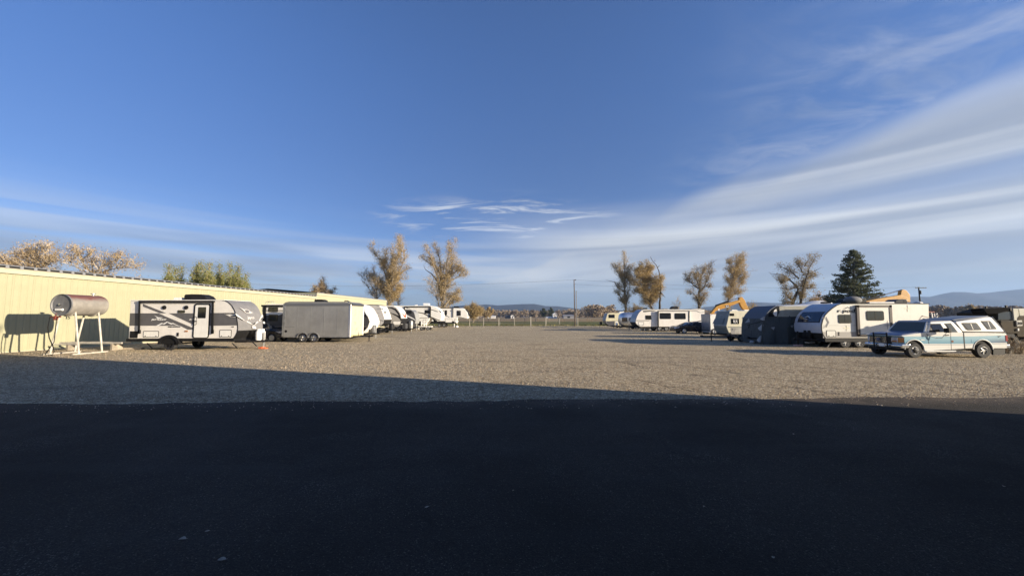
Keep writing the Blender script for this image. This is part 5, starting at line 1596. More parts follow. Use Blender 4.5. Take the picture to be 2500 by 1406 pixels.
# ------------------------------------------------------------------ tractor and army truck beyond
ty = 38.
tr = T('tractor', 'old tractor with a red roof, seen just above the roof of the pickup cab', 'tractor', (W(2285, 800, ty)[0], ty, 0), None, ty)
REDR = M('faded_red_roof', (.30, .10, .07), .6, var=.2)
tr.pr('roof', REDR, ZH(1070, 600, 1080, 588, 1185, 588, 1192, 602), ty, 1.5, .03)
for a in (1105, 1150):
    for yy in (ty + .1, ty + 1.4):
        tr.mesh('cab_post', MB().tube([(lambda q_: (q_[0], yy, q_[1]))(W(*ZH(a + (20 if a > 1120 else 0), 700)[0], ty)), (lambda q_: (q_[0], yy, q_[1]))(W(*ZH(a, 600)[0], ty))], .05, 6), WHITEFLAT)
cx_ = W(2285, 800, ty)[0]
tr.mesh('body', MB().box(cx_ - 1.6, cx_ + 1.9, ty + .45, ty + 1.05, .7, 1.35), REDR, None, .06)
tr.mesh('cab_body', MB().box(cx_ - 1.5, cx_ - .2, ty + .1, ty + 1.4, .8, 1.75), BLACKTRIM, None, .05)
for xx, r_ in ((cx_ - 1.0, .8), (cx_ + 1.5, .5)):
    for yy, s_ in ((ty, -1), (ty + 1.5, 1)): tr.wheel((xx, yy, r_), r_, .4, REDR, s_, rr=.5)
for px, zt in ((1285, 612), (1322, 610)):
    tr.mesh('exhaust_pipe', MB().tube([(W(*ZH(px + 15, 690)[0], ty)[0], ty + .7, 1.3), (lambda q_: (q_[0], ty + .7, q_[1]))(W(*ZH(px, zt)[0], ty))], .05, 6), WHITEFLAT)
tr.mesh('loader_arm', MB().tube([(lambda q_: (q_[0], ty + .2, q_[1]))(W(*ZH(a, c_)[0], ty)) for a, c_ in ((1200, 700), (1260, 640), (1290, 690))], .06, 6), STEEL)

AY = 23.
OLIVE = M('olive_brown_paint', (.048, .036, .021), .8, var=.25, vs=1.5, spec=.2)
at = T('army_truck', 'olive brown army truck with a 30 sign behind the tail of the pickup', 'truck', (W(2470, 800, AY)[0], AY, 0), None, AY)
at.pr('body', OLIVE, ZI(560, 560, 540, 620, 620, 760, 700, 830, 900, 830, 910, 900, 1500, 920, 1500, 555, 880, 552), AY, 2.2, .04)
at.pr('cab', HOSE, ZI(470, 380, 480, 545, 860, 548, 830, 290, 760, 285), AY + .05, 2.1, .03)
at.pl('windscreen', M('dusty_glass', (.07, .085, .095), .12), ZI(495, 380, 765, 355, 800, 520, 500, 528), AY + .05, .012)
at.pr('roof_rack', M('matte_black_canvas', (.010, .010, .011), .95, spec=.05), ZI(195, 290, 210, 350, 260, 415, 460, 410, 740, 340, 735, 268), AY - .1, .7, .04)
for a, b_, c_ in ((255, 245, 290), (685, 222, 270), (775, 280, 340)):
    xx, z1 = W(*ZI(a, b_)[0], AY); z0 = W(*ZI(a, c_)[0], AY)[1]
    at.mesh('rack_post', MB().box(xx - .04, xx + .04, AY, AY + .08, z0, z1), BLACKTRIM)
CANV = M('cream_canvas', (.58, .57, .48), .8, var=.1, bump=.4, bs=4)
at.pr('canvas_door', CANV, ZI(815, 290, 925, 290, 960, 545, 845, 548), AY - .02, .3, .02)
at.pr('canvas_top', CANV, ZI(925, 292, 1500, 280, 1500, 450, 955, 455), AY + .1, 2., .05)
at.pl('side_patch', OLIVE, ZI(900, 500, 930, 458, 1500, 458, 1500, 545, 905, 545), AY - .0, .03)
sg = at.pl('number_plate', M('pale_sign', (.42, .41, .37), .6, var=.1), ZI(872, 548, 985, 540, 1000, 660, 880, 668), AY, .05)
xx, zz = W(*ZI(938, 612)[0], AY)
at.text('30', BLACKTRIM, (xx, AY - .06, zz), .17, bold=.02, sx=1.2)
at.pl('marker_light', WDECAL, ZI(895, 718, 922, 715, 925, 765, 905, 768), AY, .06)
at.pl('hood_line', BLACKTRIM, ZI(545, 545, 870, 548, 870, 556, 545, 556), AY, .02)
at.mesh('chassis', MB().box(W(2455, 820, AY)[0], W(2600, 820, AY)[0], AY + .3, AY + 1.9, .5, .95), BLACKTRIM)
for px in (2470, 2560):
    for yy, s_ in ((AY + .2, -1), (AY + 2.0, 1)): at.wheel((W(px, 840, AY)[0], yy, .55), .55, .32, OLIVE, s_, rr=.5)

# ------------------------------------------------------------------ two-tone pickup with a cap
QY = 19.
QD = 1.95
pk = T('pickup_truck', 'white and turquoise pickup truck with a white cap over its bed', 'pickup truck', (W(2300, 800, QY)[0], QY, 0), None, QY)
zband = lambda y: W(*ZH(1000, y)[0], QY)[1]
zt1, zt2, zt3, zt4 = zband(945), zband(965), zband(1050), zband(1062)
xtail0, xtail1 = W(*ZH(1640, 1000)[0], QY)[0], W(*ZH(2200, 1000)[0], QY)[0]


def paint(n, b_, t, L):
    s_ = n.n('ShaderNodeSeparateXYZ'); L.new(t, s_.inputs[0])
    zr, xr_ = s_.outputs[2], s_.outputs[0]
    X0 = pk.o[0]
    tail = n.sm(xr_, xtail0 - X0, xtail1 - X0)
    zs = n.m('SUBTRACT', zr, n.m('MULTIPLY', tail, .05))
    aq = n.mix(tail, (.11, .30, .42), (.03, .075, .15))
    aq = n.mix(n.sm(zs, zt3, zt2 + .03), aq, (.25, .45, .54))
    inb = n.m('MULTIPLY', n.sm(zs, zt3, zt3 + .012), n.sm(zs, zt1 + .012, zt1))
    white = n.mix(n.sm(n.noise(t, 1.5, 5, .6), .45, .8, 0, .35), (.74, .73, .68), (.52, .47, .38))
    c = n.mix(inb, white, aq)
    pin = n.m('MULTIPLY', n.sm(zs, zt4 - .012, zt4 - .006), n.sm(zs, zt4 + .014, zt4 + .008))
    c = n.mix(pin, c, (.10, .16, .22))
    L.new(c, b_.inputs['Base Color'])
    b_.inputs['Roughness'].default_value = .38
    b_.inputs['Coat Weight'].default_value = .35


PAINT = ground_mat('two_tone_truck_paint', paint)
NAVYP = M('worn_blue_paint', (.10, .12, .20), .4, var=.3, vs=3, coat=.3)
TWHITE = M('truck_white', (.74, .73, .68), .38, var=.06, coat=.3, dirt=.1)
q2 = lambda *a: pk.w(ZH(*a), QY)
def arcpts(cx, cz, r, n=12): return [(cx + r * math.cos(math.pi * i / n), cz + r * math.sin(math.pi * i / n)) for i in range(n + 1)]
w1x, w2x = W(*ZH(900, 1150)[0], QY)[0], W(*ZH(1880, 1150)[0], QY)[0]
WR = .365
top_cab = q2(748, 1010, 748, 960, 705, 935, 900, 905, 1075, 884, 1390, 884, 1600, 886, 2205, 900, 2222, 1000, 2215, 1085)
z_sill = W(*ZH(1200, 1150)[0], QY)[1]
z_bed = W(*ZH(1650, 1112)[0], QY)[1]
body = top_cab + [(top_cab[-1][0] - .02, z_bed)] + [(w2x + .50, z_bed)] + arcpts(w2x, .42, .47) + [(w2x - .50, z_bed), (w1x + .52, z_sill)] + arcpts(w1x, .42, .47) + [(w1x - .48, .45)] + q2(770, 1110)
pk.mesh('body', MB().prism(body, QY, QY + QD), PAINT, None, .045, True)
pk.mesh('hood', MB().prism(q2(720, 936, 760, 912, 900, 893, 1080, 872, 1085, 890, 740, 945), QY + .12, QY + QD - .12), NAVYP, None, .04, True)
zc0 = W(*ZH(1200, 886)[0], QY)[1]
cab = q2(1060, 890, 1100, 850, 1150, 745, 1180, 732, 1470, 728, 1500, 740, 1600, 890)
pk.mesh('cab', MB().prism(cab, QY + .02, QY + QD - .02, .22, zc0), TWHITE, None, .05, True)
kk = dict(k=.22, z0=zc0)
pk.mesh('cab_roof', MB().prism(q2(1150, 738, 1185, 722, 1465, 718, 1495, 734), QY + .16, QY + QD - .16), M('grey_blue_roof', (.22, .24, .29), .4, var=.1), None, .04, True)
sw = splate(pk, 'side_window', BLACKTRIM, q2(1110, 890, 1120, 860, 1165, 760, 1300, 758, 1355, 890), QY + .02, .012, **kk)
splate(pk, 'pane', GLASS, q2(1180, 880, 1150, 800, 1172, 770, 1290, 768, 1340, 880), QY + .02, .020, parent=sw, **kk)
sw = splate(pk, 'side_window', BLACKTRIM, q2(1355, 757, 1450, 752, 1527, 895, 1425, 900), QY + .02, .012, **kk)
splate(pk, 'pane', M('clear_grey_glass', (.12, .13, .12), .1), q2(1375, 768, 1440, 764, 1508, 884, 1432, 888), QY + .02, .020, parent=sw, **kk)
# windscreen on the slope in front of the cab
A_, B_ = q2(1064, 884)[0], q2(1146, 748)[0]
nrm2 = Vector((-(B_[1] - A_[1]), B_[0] - A_[0])).normalized() * .03
ws = pk.mesh('windscreen', MB().add([(A_[0] + nrm2.x, QY + .10, A_[1] + nrm2.y), (A_[0] + nrm2.x, QY + QD - .10, A_[1] + nrm2.y), (B_[0] + nrm2.x, QY + QD - .26, B_[1] + nrm2.y), (B_[0] + nrm2.x, QY + .26, B_[1] + nrm2.y)], [(0, 1, 2, 3)]), M('windscreen_glass', (.075, .085, .075), .07))
for yy, y2 in ((QY + .07, QY + .22), (QY + QD - .07, QY + QD - .22)):
    pk.mesh('pillar', MB().tube([(A_[0] + nrm2.x, yy, A_[1]), (B_[0] + nrm2.x, y2, B_[1])], .045, 6), TWHITE)
# cap over the bed
zk = W(*ZH(1700, 884)[0], QY)[1]
capp = q2(1592, 882, 1505, 738, 1520, 728, 1800, 690, 2025, 664, 2060, 672, 2203, 884)
pk.mesh('bed_cap', MB().prism(capp, QY + .03, QY + QD - .03, .14, zk), TWHITE, None, .05, True)
pk.mesh('cap_roof', MB().prism(q2(1480, 716, 1530, 700, 2015, 648, 2035, 660, 1820, 684, 1530, 722), QY + .20, QY + QD - .20), M('cap_roof_blue', (.16, .18, .22), .4), None, .03, True)
pk.mesh('cap_seal', MB().box(q2(1592, 882)[0][0], q2(2205, 882)[0][0], QY - .004, QY + QD + .004, zk - .02, zk + .012), BLACKTRIM)
kc_ = dict(k=.14, z0=zk)
TINT = M('cap_window_tint', (.13, .13, .125), .15)
for pts, pn in ((q2(1596, 752, 1625, 748, 1800, 748, 1818, 758, 1868, 845, 1858, 854, 1680, 858, 1650, 845), q2(1612, 762, 1795, 760, 1845, 843, 1672, 845)),
                (q2(1878, 722, 2005, 720, 2020, 732, 2086, 832, 2080, 842, 1965, 846, 1950, 838), q2(1895, 734, 2000, 732, 2066, 830, 1965, 834))):
    cw = splate(pk, 'cap_window', BLACKTRIM, pts, QY + .03, .012, **kc_)
    splate(pk, 'pane', TINT, pn, QY + .03, .018, parent=cw, **kc_)
    xm = sum(a for a, _ in pn) / len(pn); z0_, z1_ = min(b_ for _, b_ in pn), max(b_ for _, b_ in pn)
    splate(pk, 'mullion', STEEL, [(xm - .03, z1_), (xm - .01, z1_), (xm + .04, z0_), (xm + .02, z0_)], QY + .03, .024, parent=cw, **kc_)
pk.mesh('cap_rear_trim', MB().tube([(q2(2052, 668)[0][0], QY + .14, q2(2052, 668)[0][1]), (q2(2205, 882)[0][0], QY + .05, zk)], .03, 6), TWHITE)
pk.mesh('gap_shade_strip', MB().prism(q2(1588, 890, 1602, 890, 1622, 1115, 1604, 1115), QY - .004, QY + .05), BLACKTRIM)  # black strip painted in for the shade between cab and bed
# doors, mirror, trim
for pts in (q2(1068, 905, 1074, 905, 1105, 1050, 1098, 1050), q2(1408, 900, 1413, 900, 1425, 1145, 1419, 1145)):
    pk.mesh('door_seam', MB().prism(pts, QY - .003, QY + .01), BLACKTRIM)
xh, zh = q2(1355, 925)[0]
pk.mesh('door_handle', MB().box(xh - .09, xh + .09, QY - .03, QY + .005, zh - .025, zh + .02), BLACKTRIM)
xm, zm = q2(1285, 860)[0]
mr = pk.mesh('mirror', MB().box(xm - .05, xm + .10, QY - .34, QY - .12, zm - .10, zm + .13), BLACKTRIM, None, .02)
P_ = [q2(1060, 915)[0], q2(1165, 968)[0], q2(1235, 965)[0], q2(1285, 890)[0]]
pk.mesh('mirror_arm', MB().tube([(P_[0][0], QY - .02, P_[0][1]), (P_[1][0], QY - .10, P_[1][1]), (P_[2][0], QY - .16, P_[2][1]), (P_[3][0], QY - .2, P_[3][1])], .014, 5), STEEL, mr)
for wx in (w1x, w2x):
    arch = arcpts(wx, .42, .505, 16) + arcpts(wx, .42, .465, 16)[::-1]
    pk.mesh('wheel_arch', MB().prism(arch, QY - .018, QY + .02), TWHITE, None, .01)
    pk.mesh('wheel_well', MB().prism(arcpts(wx, .42, .47, 12), QY + .03, QY + .5), HOSE)
    for yy, s_ in ((QY + .10, -1), (QY + QD - .10, 1)): pk.wheel((wx, yy, WR), WR, .25, M('white_steel_wheel', (.6, .6, .58), .4) if wx == w1x else STEEL, s_, spokes=6, rr=.55)
hub = pk.mesh('hub_cap', MB().lathe((w1x, QY - .02, WR), (0, -1, 0), [(.13, 0), (.12, .03), (.05, .05), (0, .05)], 16), BLACKTRIM)
pk.mesh('step_bar', MB().prism(q2(1035, 1150, 1460, 1143, 1460, 1162, 1035, 1166), QY - .10, QY + .05), TWHITE, None, .02)
pk.mesh('mud_flap', MB().prism(q2(2040, 1100, 2208, 1095, 2208, 1205, 2040, 1210), QY + .05, QY + .12), BLACKTRIM)
pk.mesh('mud_flap', MB().prism(q2(2040, 1100, 2208, 1095, 2208, 1205, 2040, 1210), QY + QD - .12, QY + QD - .05), BLACKTRIM)
pk.mesh('tail_light', MB().prism(q2(2190, 928, 2224, 928, 2228, 1010, 2198, 1012), QY - .01, QY + .14), M('red_lens', (.35, .02, .02), .25, coat=.5), None, .01)
pk.mesh('tail_light', MB().prism(q2(2190, 928, 2224, 928, 2228, 1010, 2198, 1012), QY + QD - .14, QY + QD + .01), MATS['red_lens'], None, .01)
xr_, zr_ = q2(2222, 1080)[0]
pk.mesh('rear_bumper', MB().box(xr_ - .05, xr_ + .18, QY + .02, QY + QD - .02, zr_ - .10, zr_ + .08), CHROME, None, .03)
xx, zz = q2(2108, 942)[0]
pk.mesh('bed_emblem', MB().prism(q2(2080, 940, 2140, 935, 2115, 945, 2095, 955), QY - .008, QY + .01), BLACKTRIM)
pk.mesh('door_emblem', MB().prism(q2(980, 988, 1040, 988, 1042, 1000, 982, 1000), QY - .008, QY + .01), STEEL)
pk.mesh('fuel_door', MB().prism(q2(1706, 985, 1755, 985, 1757, 1030, 1708, 1030), QY - .004, QY + .01), PAINT)
xx, zz = q2(1437, 1015)[0]
pk.mesh('rust_spot', MB().lathe((xx, QY + .005, zz), (0, -1, 0), [(.06, 0), (.058, .009), (0, .009)], 12), M('rust', (.20, .10, .06), .8))
# front end (faces left): grille, lamps, bumper
xfr = q2(748, 1000)[0][0]
gl = pk.fplate('grille', BLACKTRIM, ZH(240, 935, 566, 950, 566, 1045, 245, 1020), xfr, .02)
for i in range(6):
    y_ = 948 + 15 * i
    pk.fplate('grille_bar', CHROME, ZH(258, y_ - 2, 520, y_ + 3, 520, y_ + 8, 258, y_ + 2), xfr, .045, parent=gl)
yf, zf = FX(*ZH(390, 985)[0], xfr)
pk.mesh('badge', MB().lathe((xfr - .05, yf, zf), (-1, 0, 0), [(.10, 0), (.10, .02), (0, .03)], 16), NAVYP)
for pts in (ZH(570, 955, 665, 958, 665, 1030, 570, 1020), ZH(238, 940, 262, 942, 262, 1010, 240, 1000)):
    h_ = pk.fplate('headlight', LAMP, pts, xfr, .035)
pk.fplate('turn_lamp', M('amber_glass', (.50, .20, .05), .2), ZH(668, 960, 742, 965, 745, 1030, 668, 1032), xfr, .03)
pk.fplate('lamp_trim', M('amber_glass', (.5, .2, .05), .2), ZH(580, 1000, 650, 1005, 650, 1026, 580, 1018), xfr, .042)
xb0, zb0 = q2(785, 1065)[0]
zb1 = q2(750, 1150)[0][1]
pk.mesh('front_bumper', MB().prism([(xfr - .16, zb0 + .02), (xfr - .20, zb0 - .06), (xfr - .16, zb1 + .12), (xfr + .25, zb1 + .12), (xfr + .3, zb0 + .04)], QY - .02, QY + QD + .02), CHROME, None, .04)
pk.mesh('valance', MB().box(xfr - .06, xfr + .2, QY + .06, QY + QD - .06, zb1 - .04, zb1 + .14), BLACKTRIM, None, .04)
pk.mesh('number_plate', MB().box(xfr - .215, xfr - .17, QY + .82, QY + 1.12, zb1 + .16, zb1 + .32), WHITEFLAT)
pk.mesh('brush_guard', MB().tube([(xfr - .25, QY + .62, zb1 + .05), (xfr - .25, QY + .62, zb0 + .58)], .035, 6).tube([(xfr - .25, QY + 1.33, zb1 + .05), (xfr - .25, QY + 1.33, zb0 + .58)], .035, 6).tube([(xfr - .25, QY + .62, zb0 + .5), (xfr - .25, QY + 1.33, zb0 + .5)], .03, 6), BLACKTRIM)
pk.mesh('tow_mirror', MB().box(xm - .05, xm + .10, QY + QD + .12, QY + QD + .34, zm - .10, zm + .13), BLACKTRIM, None, .02)
pk.mesh('axle', MB().tube([(w1x, QY + .2, WR), (w1x, QY + QD - .2, WR)], .06).tube([(w2x, QY + .2, WR), (w2x, QY + QD - .2, WR)], .06).box(w1x, w2x, QY + .4, QY + QD - .4, .36, .5), BLACKTRIM)
for q_ in (.35, 1.3):
    pk.mesh('seat', MB().box(q2(1190, 880)[0][0], q2(1240, 880)[0][0], QY + q_, QY + q_ + .4, .9, 1.35), HOSE, None, .05)

# ================================================================== TREES, FENCES, BACKGROUND
def leafmat(name, c1, c2, c3=None):
    def f(n, b, t, L):
        a = n.noise(t, .9, 4, .65)
        fine = n.noise(t, 9., 2, .5)
        c = n.mix(n.sm(a, .35, .65), c1, c2)
        c = n.mix(n.sm(fine, .40, .62), c, c3 or tuple(x * .55 for x in c1))
        L.new(c, b.inputs['Base Color'])
        b.inputs['Roughness'].default_value = .8
        b.inputs['Specular IOR Level'].default_value = .2
        tl = n.n('ShaderNodeBsdfTranslucent'); L.new(c, tl.inputs[0])
        ms = n.n('ShaderNodeMixShader'); ms.inputs[0].default_value = .35
        L.new(b.outputs[0], ms.inputs[1]); L.new(tl.outputs[0], ms.inputs[2])
        L.new(ms.outputs[0], n.nt.nodes['Material Output'].inputs[0])
    return ground_mat(name, f)


BARK = M('grey_brown_bark', (.22, .185, .14), .9, var=.35, vs=2, bump=.6, bs=6)
DARKBARK = M('dark_bark', (.07, .06, .05), .9, var=.3, vs=2)
TWIG = M('tan_twigs', (.42, .335, .24), .9, var=.25, vs=1)
TWIGG = M('grey_twigs', (.32, .275, .225), .9, var=.25, vs=1)
PINKT = M('pinkish_twigs', (.47, .385, .275), .9, var=.2, vs=1)
LF = {
    'gold': leafmat('golden_leaves', (.58, .425, .18), (.50, .39, .23), (.38, .29, .15)),
    'tan': leafmat('tan_leaves', (.52, .39, .18), (.46, .36, .22), (.34, .265, .14)),
    'olive': leafmat('olive_brown_leaves', (.36, .29, .16), (.44, .345, .19), (.24, .19, .11)),
    'rust': leafmat('russet_leaves', (.48, .345, .17), (.50, .38, .22), (.34, .245, .13)),
    'green': leafmat('yellow_green_leaves', (.29, .29, .095), (.42, .38, .13), (.17, .19, .065)),
    'pine': leafmat('pine_needles', (.10, .115, .065), (.16, .165, .095), (.06, .075, .045)),
}


def quads(C, sz, r, flat=0.):
    """leaf-sized faces at the centres C, as arrays"""
    N = len(C)
    a = r.normal(size=(N, 3)); a /= np.linalg.norm(a, axis=1)[:, None]
    b = r.normal(size=(N, 3)); b -= (a * b).sum(1)[:, None] * a; b /= np.linalg.norm(b, axis=1)[:, None]
    s = sz * (.6 + .8 * r.rand(N))[:, None]
    return np.stack([C - a * s - b * s * .5, C + a * s * .2 - b * s * .7, C + a * s + b * s * .4, C - a * s * .1 + b * s * .7], 1)


def quad_obj(name, Q, mat, parent, o):
    N = len(Q)
    me = bpy.data.meshes.new(name)
    P = (Q - np.array(o)).reshape(-1, 3)
    me.vertices.add(N * 4); me.vertices.foreach_set('co', P.reshape(-1))
    me.loops.add(N * 4); me.loops.foreach_set('vertex_index', np.arange(N * 4))
    me.polygons.add(N); me.polygons.foreach_set('loop_start', np.arange(0, N * 4, 4))
    me.update(calc_edges=True)
    me.materials.append(mat)
    ob = bpy.data.objects.new(name, me); COL.objects.link(ob)
    if parent: ob.parent = parent
    else: ob.location = o
    return ob


def limb_tree(label, Y, limbs, leaf, dens=1., tuft=2.2, r0=.45, seed=1, bark=None, twig=None, group=None, name='cottonwood_tree', leafsz=.10, start=.22, twigs=3, bare=(), sink=True, up=.45, cat='tree', fill=1):
    """limbs: picture polylines, first point nearest the root; each limb gets its own lean towards or away from the viewer"""
    r = np.random.RandomState(seed)
    rr = random.Random(seed)
    P0 = W(*limbs[0][0], Y)
    limbs = [list(L_) for L_ in limbs]
    nb = len(limbs)
    for li in range(nb):
        if li in bare or len(limbs[li]) < 2 or not fill: continue
        L_ = limbs[li]
        seg = [math.hypot(L_[i + 1][0] - L_[i][0], L_[i + 1][1] - L_[i][1]) for i in range(len(L_) - 1)]
        tot = sum(seg)
        for _ in range(fill):
            f = rr.uniform(.35, .9) * tot
            i = 0
            while f > seg[i] and i < len(seg) - 1: f -= seg[i]; i += 1
            u_ = min(1, f / seg[i])
            p_ = (L_[i][0] + (L_[i + 1][0] - L_[i][0]) * u_, L_[i][1] + (L_[i + 1][1] - L_[i][1]) * u_)
            an = math.atan2(L_[i + 1][1] - L_[i][1], L_[i + 1][0] - L_[i][0]) + rr.choice((-1, 1)) * rr.uniform(.3, .75)
            ln_ = tot * rr.uniform(.16, .34)
            m1_ = (p_[0] + ln_ * .5 * math.cos(an), p_[1] + ln_ * .5 * math.sin(an))
            limbs.append([p_, m1_, (m1_[0] + ln_ * .5 * math.cos(an) * .8, m1_[1] + ln_ * .5 * math.sin(an) + ln_ * .02)])
    t = T(name, label, cat, (P0[0], Y, 0), group, Y)
    trunk, tw = MB(), MB()
    C = []
    top = max(W(*p, Y)[1] for L_ in limbs for p in L_)
    for li, L_ in enumerate(limbs):
        pts = [W(*p, Y) for p in L_]
        if li == 0 or (sink and pts[0][1] < top * .18): pts = [(pts[0][0] + rr.uniform(-.2, .2), 0)] + pts
        slope = 0 if li == 0 else rr.uniform(-.3, .3)
        base_y = 0. if pts[0][1] < top * .3 else rr.uniform(-.4, .4)
        out, acc = [], 0.
        for i in range(len(pts) - 1):
            a, b = Vector(pts[i]), Vector(pts[i + 1])
            d = (b - a).length
            n = max(1, int(d / .9))
            for k in range(n):
                q_ = a + (b - a) * k / n
                out.append((q_.x + rr.uniform(-.10, .10), base_y + slope * acc + rr.uniform(-.1, .1), q_.y))
                acc += d / n
        out.append((pts[-1][0], base_y + slope * acc, pts[-1][1]))
        n = len(out)
        zb = out[0][2]
        rs = r0 * (1 - .80 * min(1, zb / top)) * (1. if li == 0 else .72)
        rad = [max(.035, rs * (1 - .90 * (k / max(1, n - 1)) ** .8)) for k in range(n)]
        if out[0][2] < .01: rad[0] *= 1.35
        V = [Vector((x, Y + y, z)) for x, y, z in out]
        trunk.tube(V, rad, 7 if rs > .15 else 5)
        for k in range(n):
            f = k / max(1, n - 1)
            if V[k].z < top * start: continue
            tan = (V[min(k + 1, n - 1)] - V[max(k - 1, 0)]).normalized()
            isbare = li in bare
            for q_ in range(twigs if not isbare else 1):
                d = Vector((rr.gauss(0, 1), rr.gauss(0, 1), rr.gauss(0, .8)))
                d = (d.normalized() * .85 + tan * .55 + Vector((0, 0, up))).normalized()
                ln = 1.3 * tuft * rr.uniform(.4, 1.0) * (1 - .35 * f)
                p1 = V[k] + d * ln * .5 + Vector((rr.gauss(0, .12), rr.gauss(0, .12), rr.gauss(0, .12)))
                p2 = p1 + (d + Vector((rr.gauss(0, .3), rr.gauss(0, .3), rr.gauss(.1, .3)))).normalized() * ln * .5
                tw.tube([V[k], p1, p2], [.035, .022, .012], 3, False)
                ends = [(V[k], p1), (p1, p2)]
                for _ in range(2):
                    d2 = (d + Vector((rr.gauss(0, .6), rr.gauss(0, .6), rr.gauss(.1, .5)))).normalized()
                    p3 = p1 + d2 * ln * .45
                    tw.tube([p1, p3], [.018, .010], 3, False)
                    ends.append((p1, p3))
                if not isbare and dens > 0:
                    clump = rr.uniform(.45, 1.25)
                    for a, b in ends:
                        m = int(round(dens * 8 * clump * rr.uniform(.5, 1.4)))
                        for _ in range(m):
                            s_ = rr.random()
                            C.append(a.lerp(b, s_ ** .6) + Vector((rr.gauss(0, .42), rr.gauss(0, .42), rr.gauss(0, .42))))
    t.mesh('trunk', trunk, bark or BARK, None, 0, True)
    t.mesh('branches', tw, twig or TWIG)
    if C: quad_obj('crown', quads(np.array([tuple(c_) for c_ in C]), leafsz, r), LF[leaf], t.root, t.o)
    return t


def auto_tree(label, px, Y, H, spread, leaf, seed, dens=1., n=9, trunk_h=.25, group=None, tuft=2., r0=.35, name='tree', leafsz=.11, twigs=3, up=.4, lean=0., **kw):
    """limbs grown by rule for trees without a drawn skeleton"""
    rr = random.Random(seed)
    x0 = W(px, 760, Y)[0]
    def unW(x, z):
        # inverse of W on the plane Y
        dzz = z - CAMZ
        t = Y * cP + dzz * sP
        v = (dzz * cP - Y * sP) / t
        return 1250 + FPX * x / t, 703 - FPX * v
    limbs = [[unW(x0, .2), unW(x0 + lean * H * .3, H * trunk_h), unW(x0 + lean * H * .6 + rr.uniform(-.3, .3), H * .6), unW(x0 + lean * H, H)]]
    for i in range(n):
        z0 = H * rr.uniform(trunk_h * .8, .62)
        a = rr.uniform(-1, 1) * spread
        z1 = min(H * rr.uniform(.72, 1.0), z0 + H * .6) * (1 - .25 * abs(a) / max(.1, spread))
        xs_ = x0 + lean * z0
        limbs.append([unW(xs_, z0), unW(xs_ + a * .55, z0 + (z1 - z0) * .4), unW(xs_ + a, z1)])
    return limb_tree(label, Y, limbs, leaf, dens, tuft, r0, seed, group=group, name=name, leafsz=leafsz, twigs=twigs, up=up, fill=0, **kw)


CG = 'autumn trees along the field edge'
limb_tree('tall golden cottonwood, left of the pair behind the left row of trailers', 112,
          [ZT(550, 1080, 530, 900, 525, 720), ZT(528, 850, 520, 600, 430, 420, 330, 330, 240, 220, 235, 150), ZT(545, 900, 550, 700, 545, 500, 570, 300, 570, 200),
           ZT(600, 1000, 600, 780, 640, 600, 690, 400, 760, 220, 765, 150), ZT(525, 950, 440, 830, 370, 720, 300, 650), ZT(600, 800, 680, 690, 740, 680), ZT(605, 780, 720, 560, 790, 420, 800, 300),
           ZT(540, 1000, 470, 880, 420, 700), ZT(560, 900, 590, 700, 600, 480, 640, 320), ZT(520, 700, 480, 560, 470, 420), ZT(590, 960, 650, 900, 700, 780), ZT(560, 1050, 640, 960, 690, 870)],
          'gold', 1.25, 2.6, .75, 11, group=CG, twigs=6, start=.12)
limb_tree('bare grey tree standing against the left side of the golden cottonwood', 118,
          [ZT(360, 1040, 360, 850, 330, 700, 320, 520), ZT(360, 900, 250, 700, 220, 560), ZT(362, 960, 200, 750, 190, 640), ZT(360, 860, 420, 700), ZT(355, 800, 280, 620, 290, 540), ZT(362, 990, 260, 880), ZT(362, 980, 430, 900)],
          'tan', .15, 2.6, .35, 12, group=CG, twigs=7, twig=TWIGG, name='bare_tree', start=.1)
limb_tree('slim bare tree standing against the right side of the golden cottonwood', 116,
          [ZT(690, 1080, 680, 980, 650, 900), ZT(688, 1020, 700, 900, 690, 800), ZT(690, 1050, 640, 960, 620, 880)], 'tan', .25, 2.0, .22, 13, group=CG, twigs=6, name='bare_tree', start=.1)
limb_tree('tall spreading cottonwood with bare side limbs, right of the pair behind the left row', 112,
          [ZT(1340, 1090, 1335, 900, 1330, 800), ZT(1325, 1000, 1320, 850, 1270, 620, 1220, 470, 1190, 380, 1120, 240), ZT(1335, 850, 1310, 600, 1300, 400, 1260, 250, 1220, 170),
           ZT(1360, 1000, 1380, 800, 1400, 600, 1430, 400, 1460, 280, 1450, 190), ZT(1280, 720, 1180, 600, 1080, 530, 1060, 470), ZT(1400, 760, 1480, 690, 1600, 630, 1690, 610),
           ZT(1440, 700, 1500, 520, 1560, 420), ZT(1190, 390, 1120, 350, 1040, 340), ZT(1370, 1090, 1450, 980, 1540, 880), ZT(1340, 850, 1350, 650, 1370, 480), ZT(1420, 640, 1500, 600, 1600, 540, 1630, 560), ZT(1330, 900, 1400, 820, 1480, 780), ZT(1390, 700, 1470, 480, 1500, 330)],
          'tan', 1.0, 2.4, .75, 26, group=CG, bare=(4, 7), twigs=6, start=.12)
limb_tree('bare grey tree standing against the left side of the spreading cottonwood', 120, [ZT(1290, 1090, 1270, 950, 1230, 850, 1190, 760), ZT(1280, 1000, 1210, 900, 1180, 820), ZT(1285, 960, 1240, 780, 1150, 690)], 'tan', .1, 2.4, .3, 22, group=CG, twigs=7, twig=TWIGG, name='bare_tree', start=.1)
limb_tree('low tan tree at the foot of the spreading cottonwood on its right', 116, [ZT(1440, 1090, 1460, 1000, 1500, 930), ZT(1450, 1060, 1540, 960), ZT(1450, 1040, 1430, 940), ZT(1460, 1050, 1590, 1000)], 'tan', .5, 2.2, .25, 23, group=CG, twigs=7, name='small_tree', start=.1)
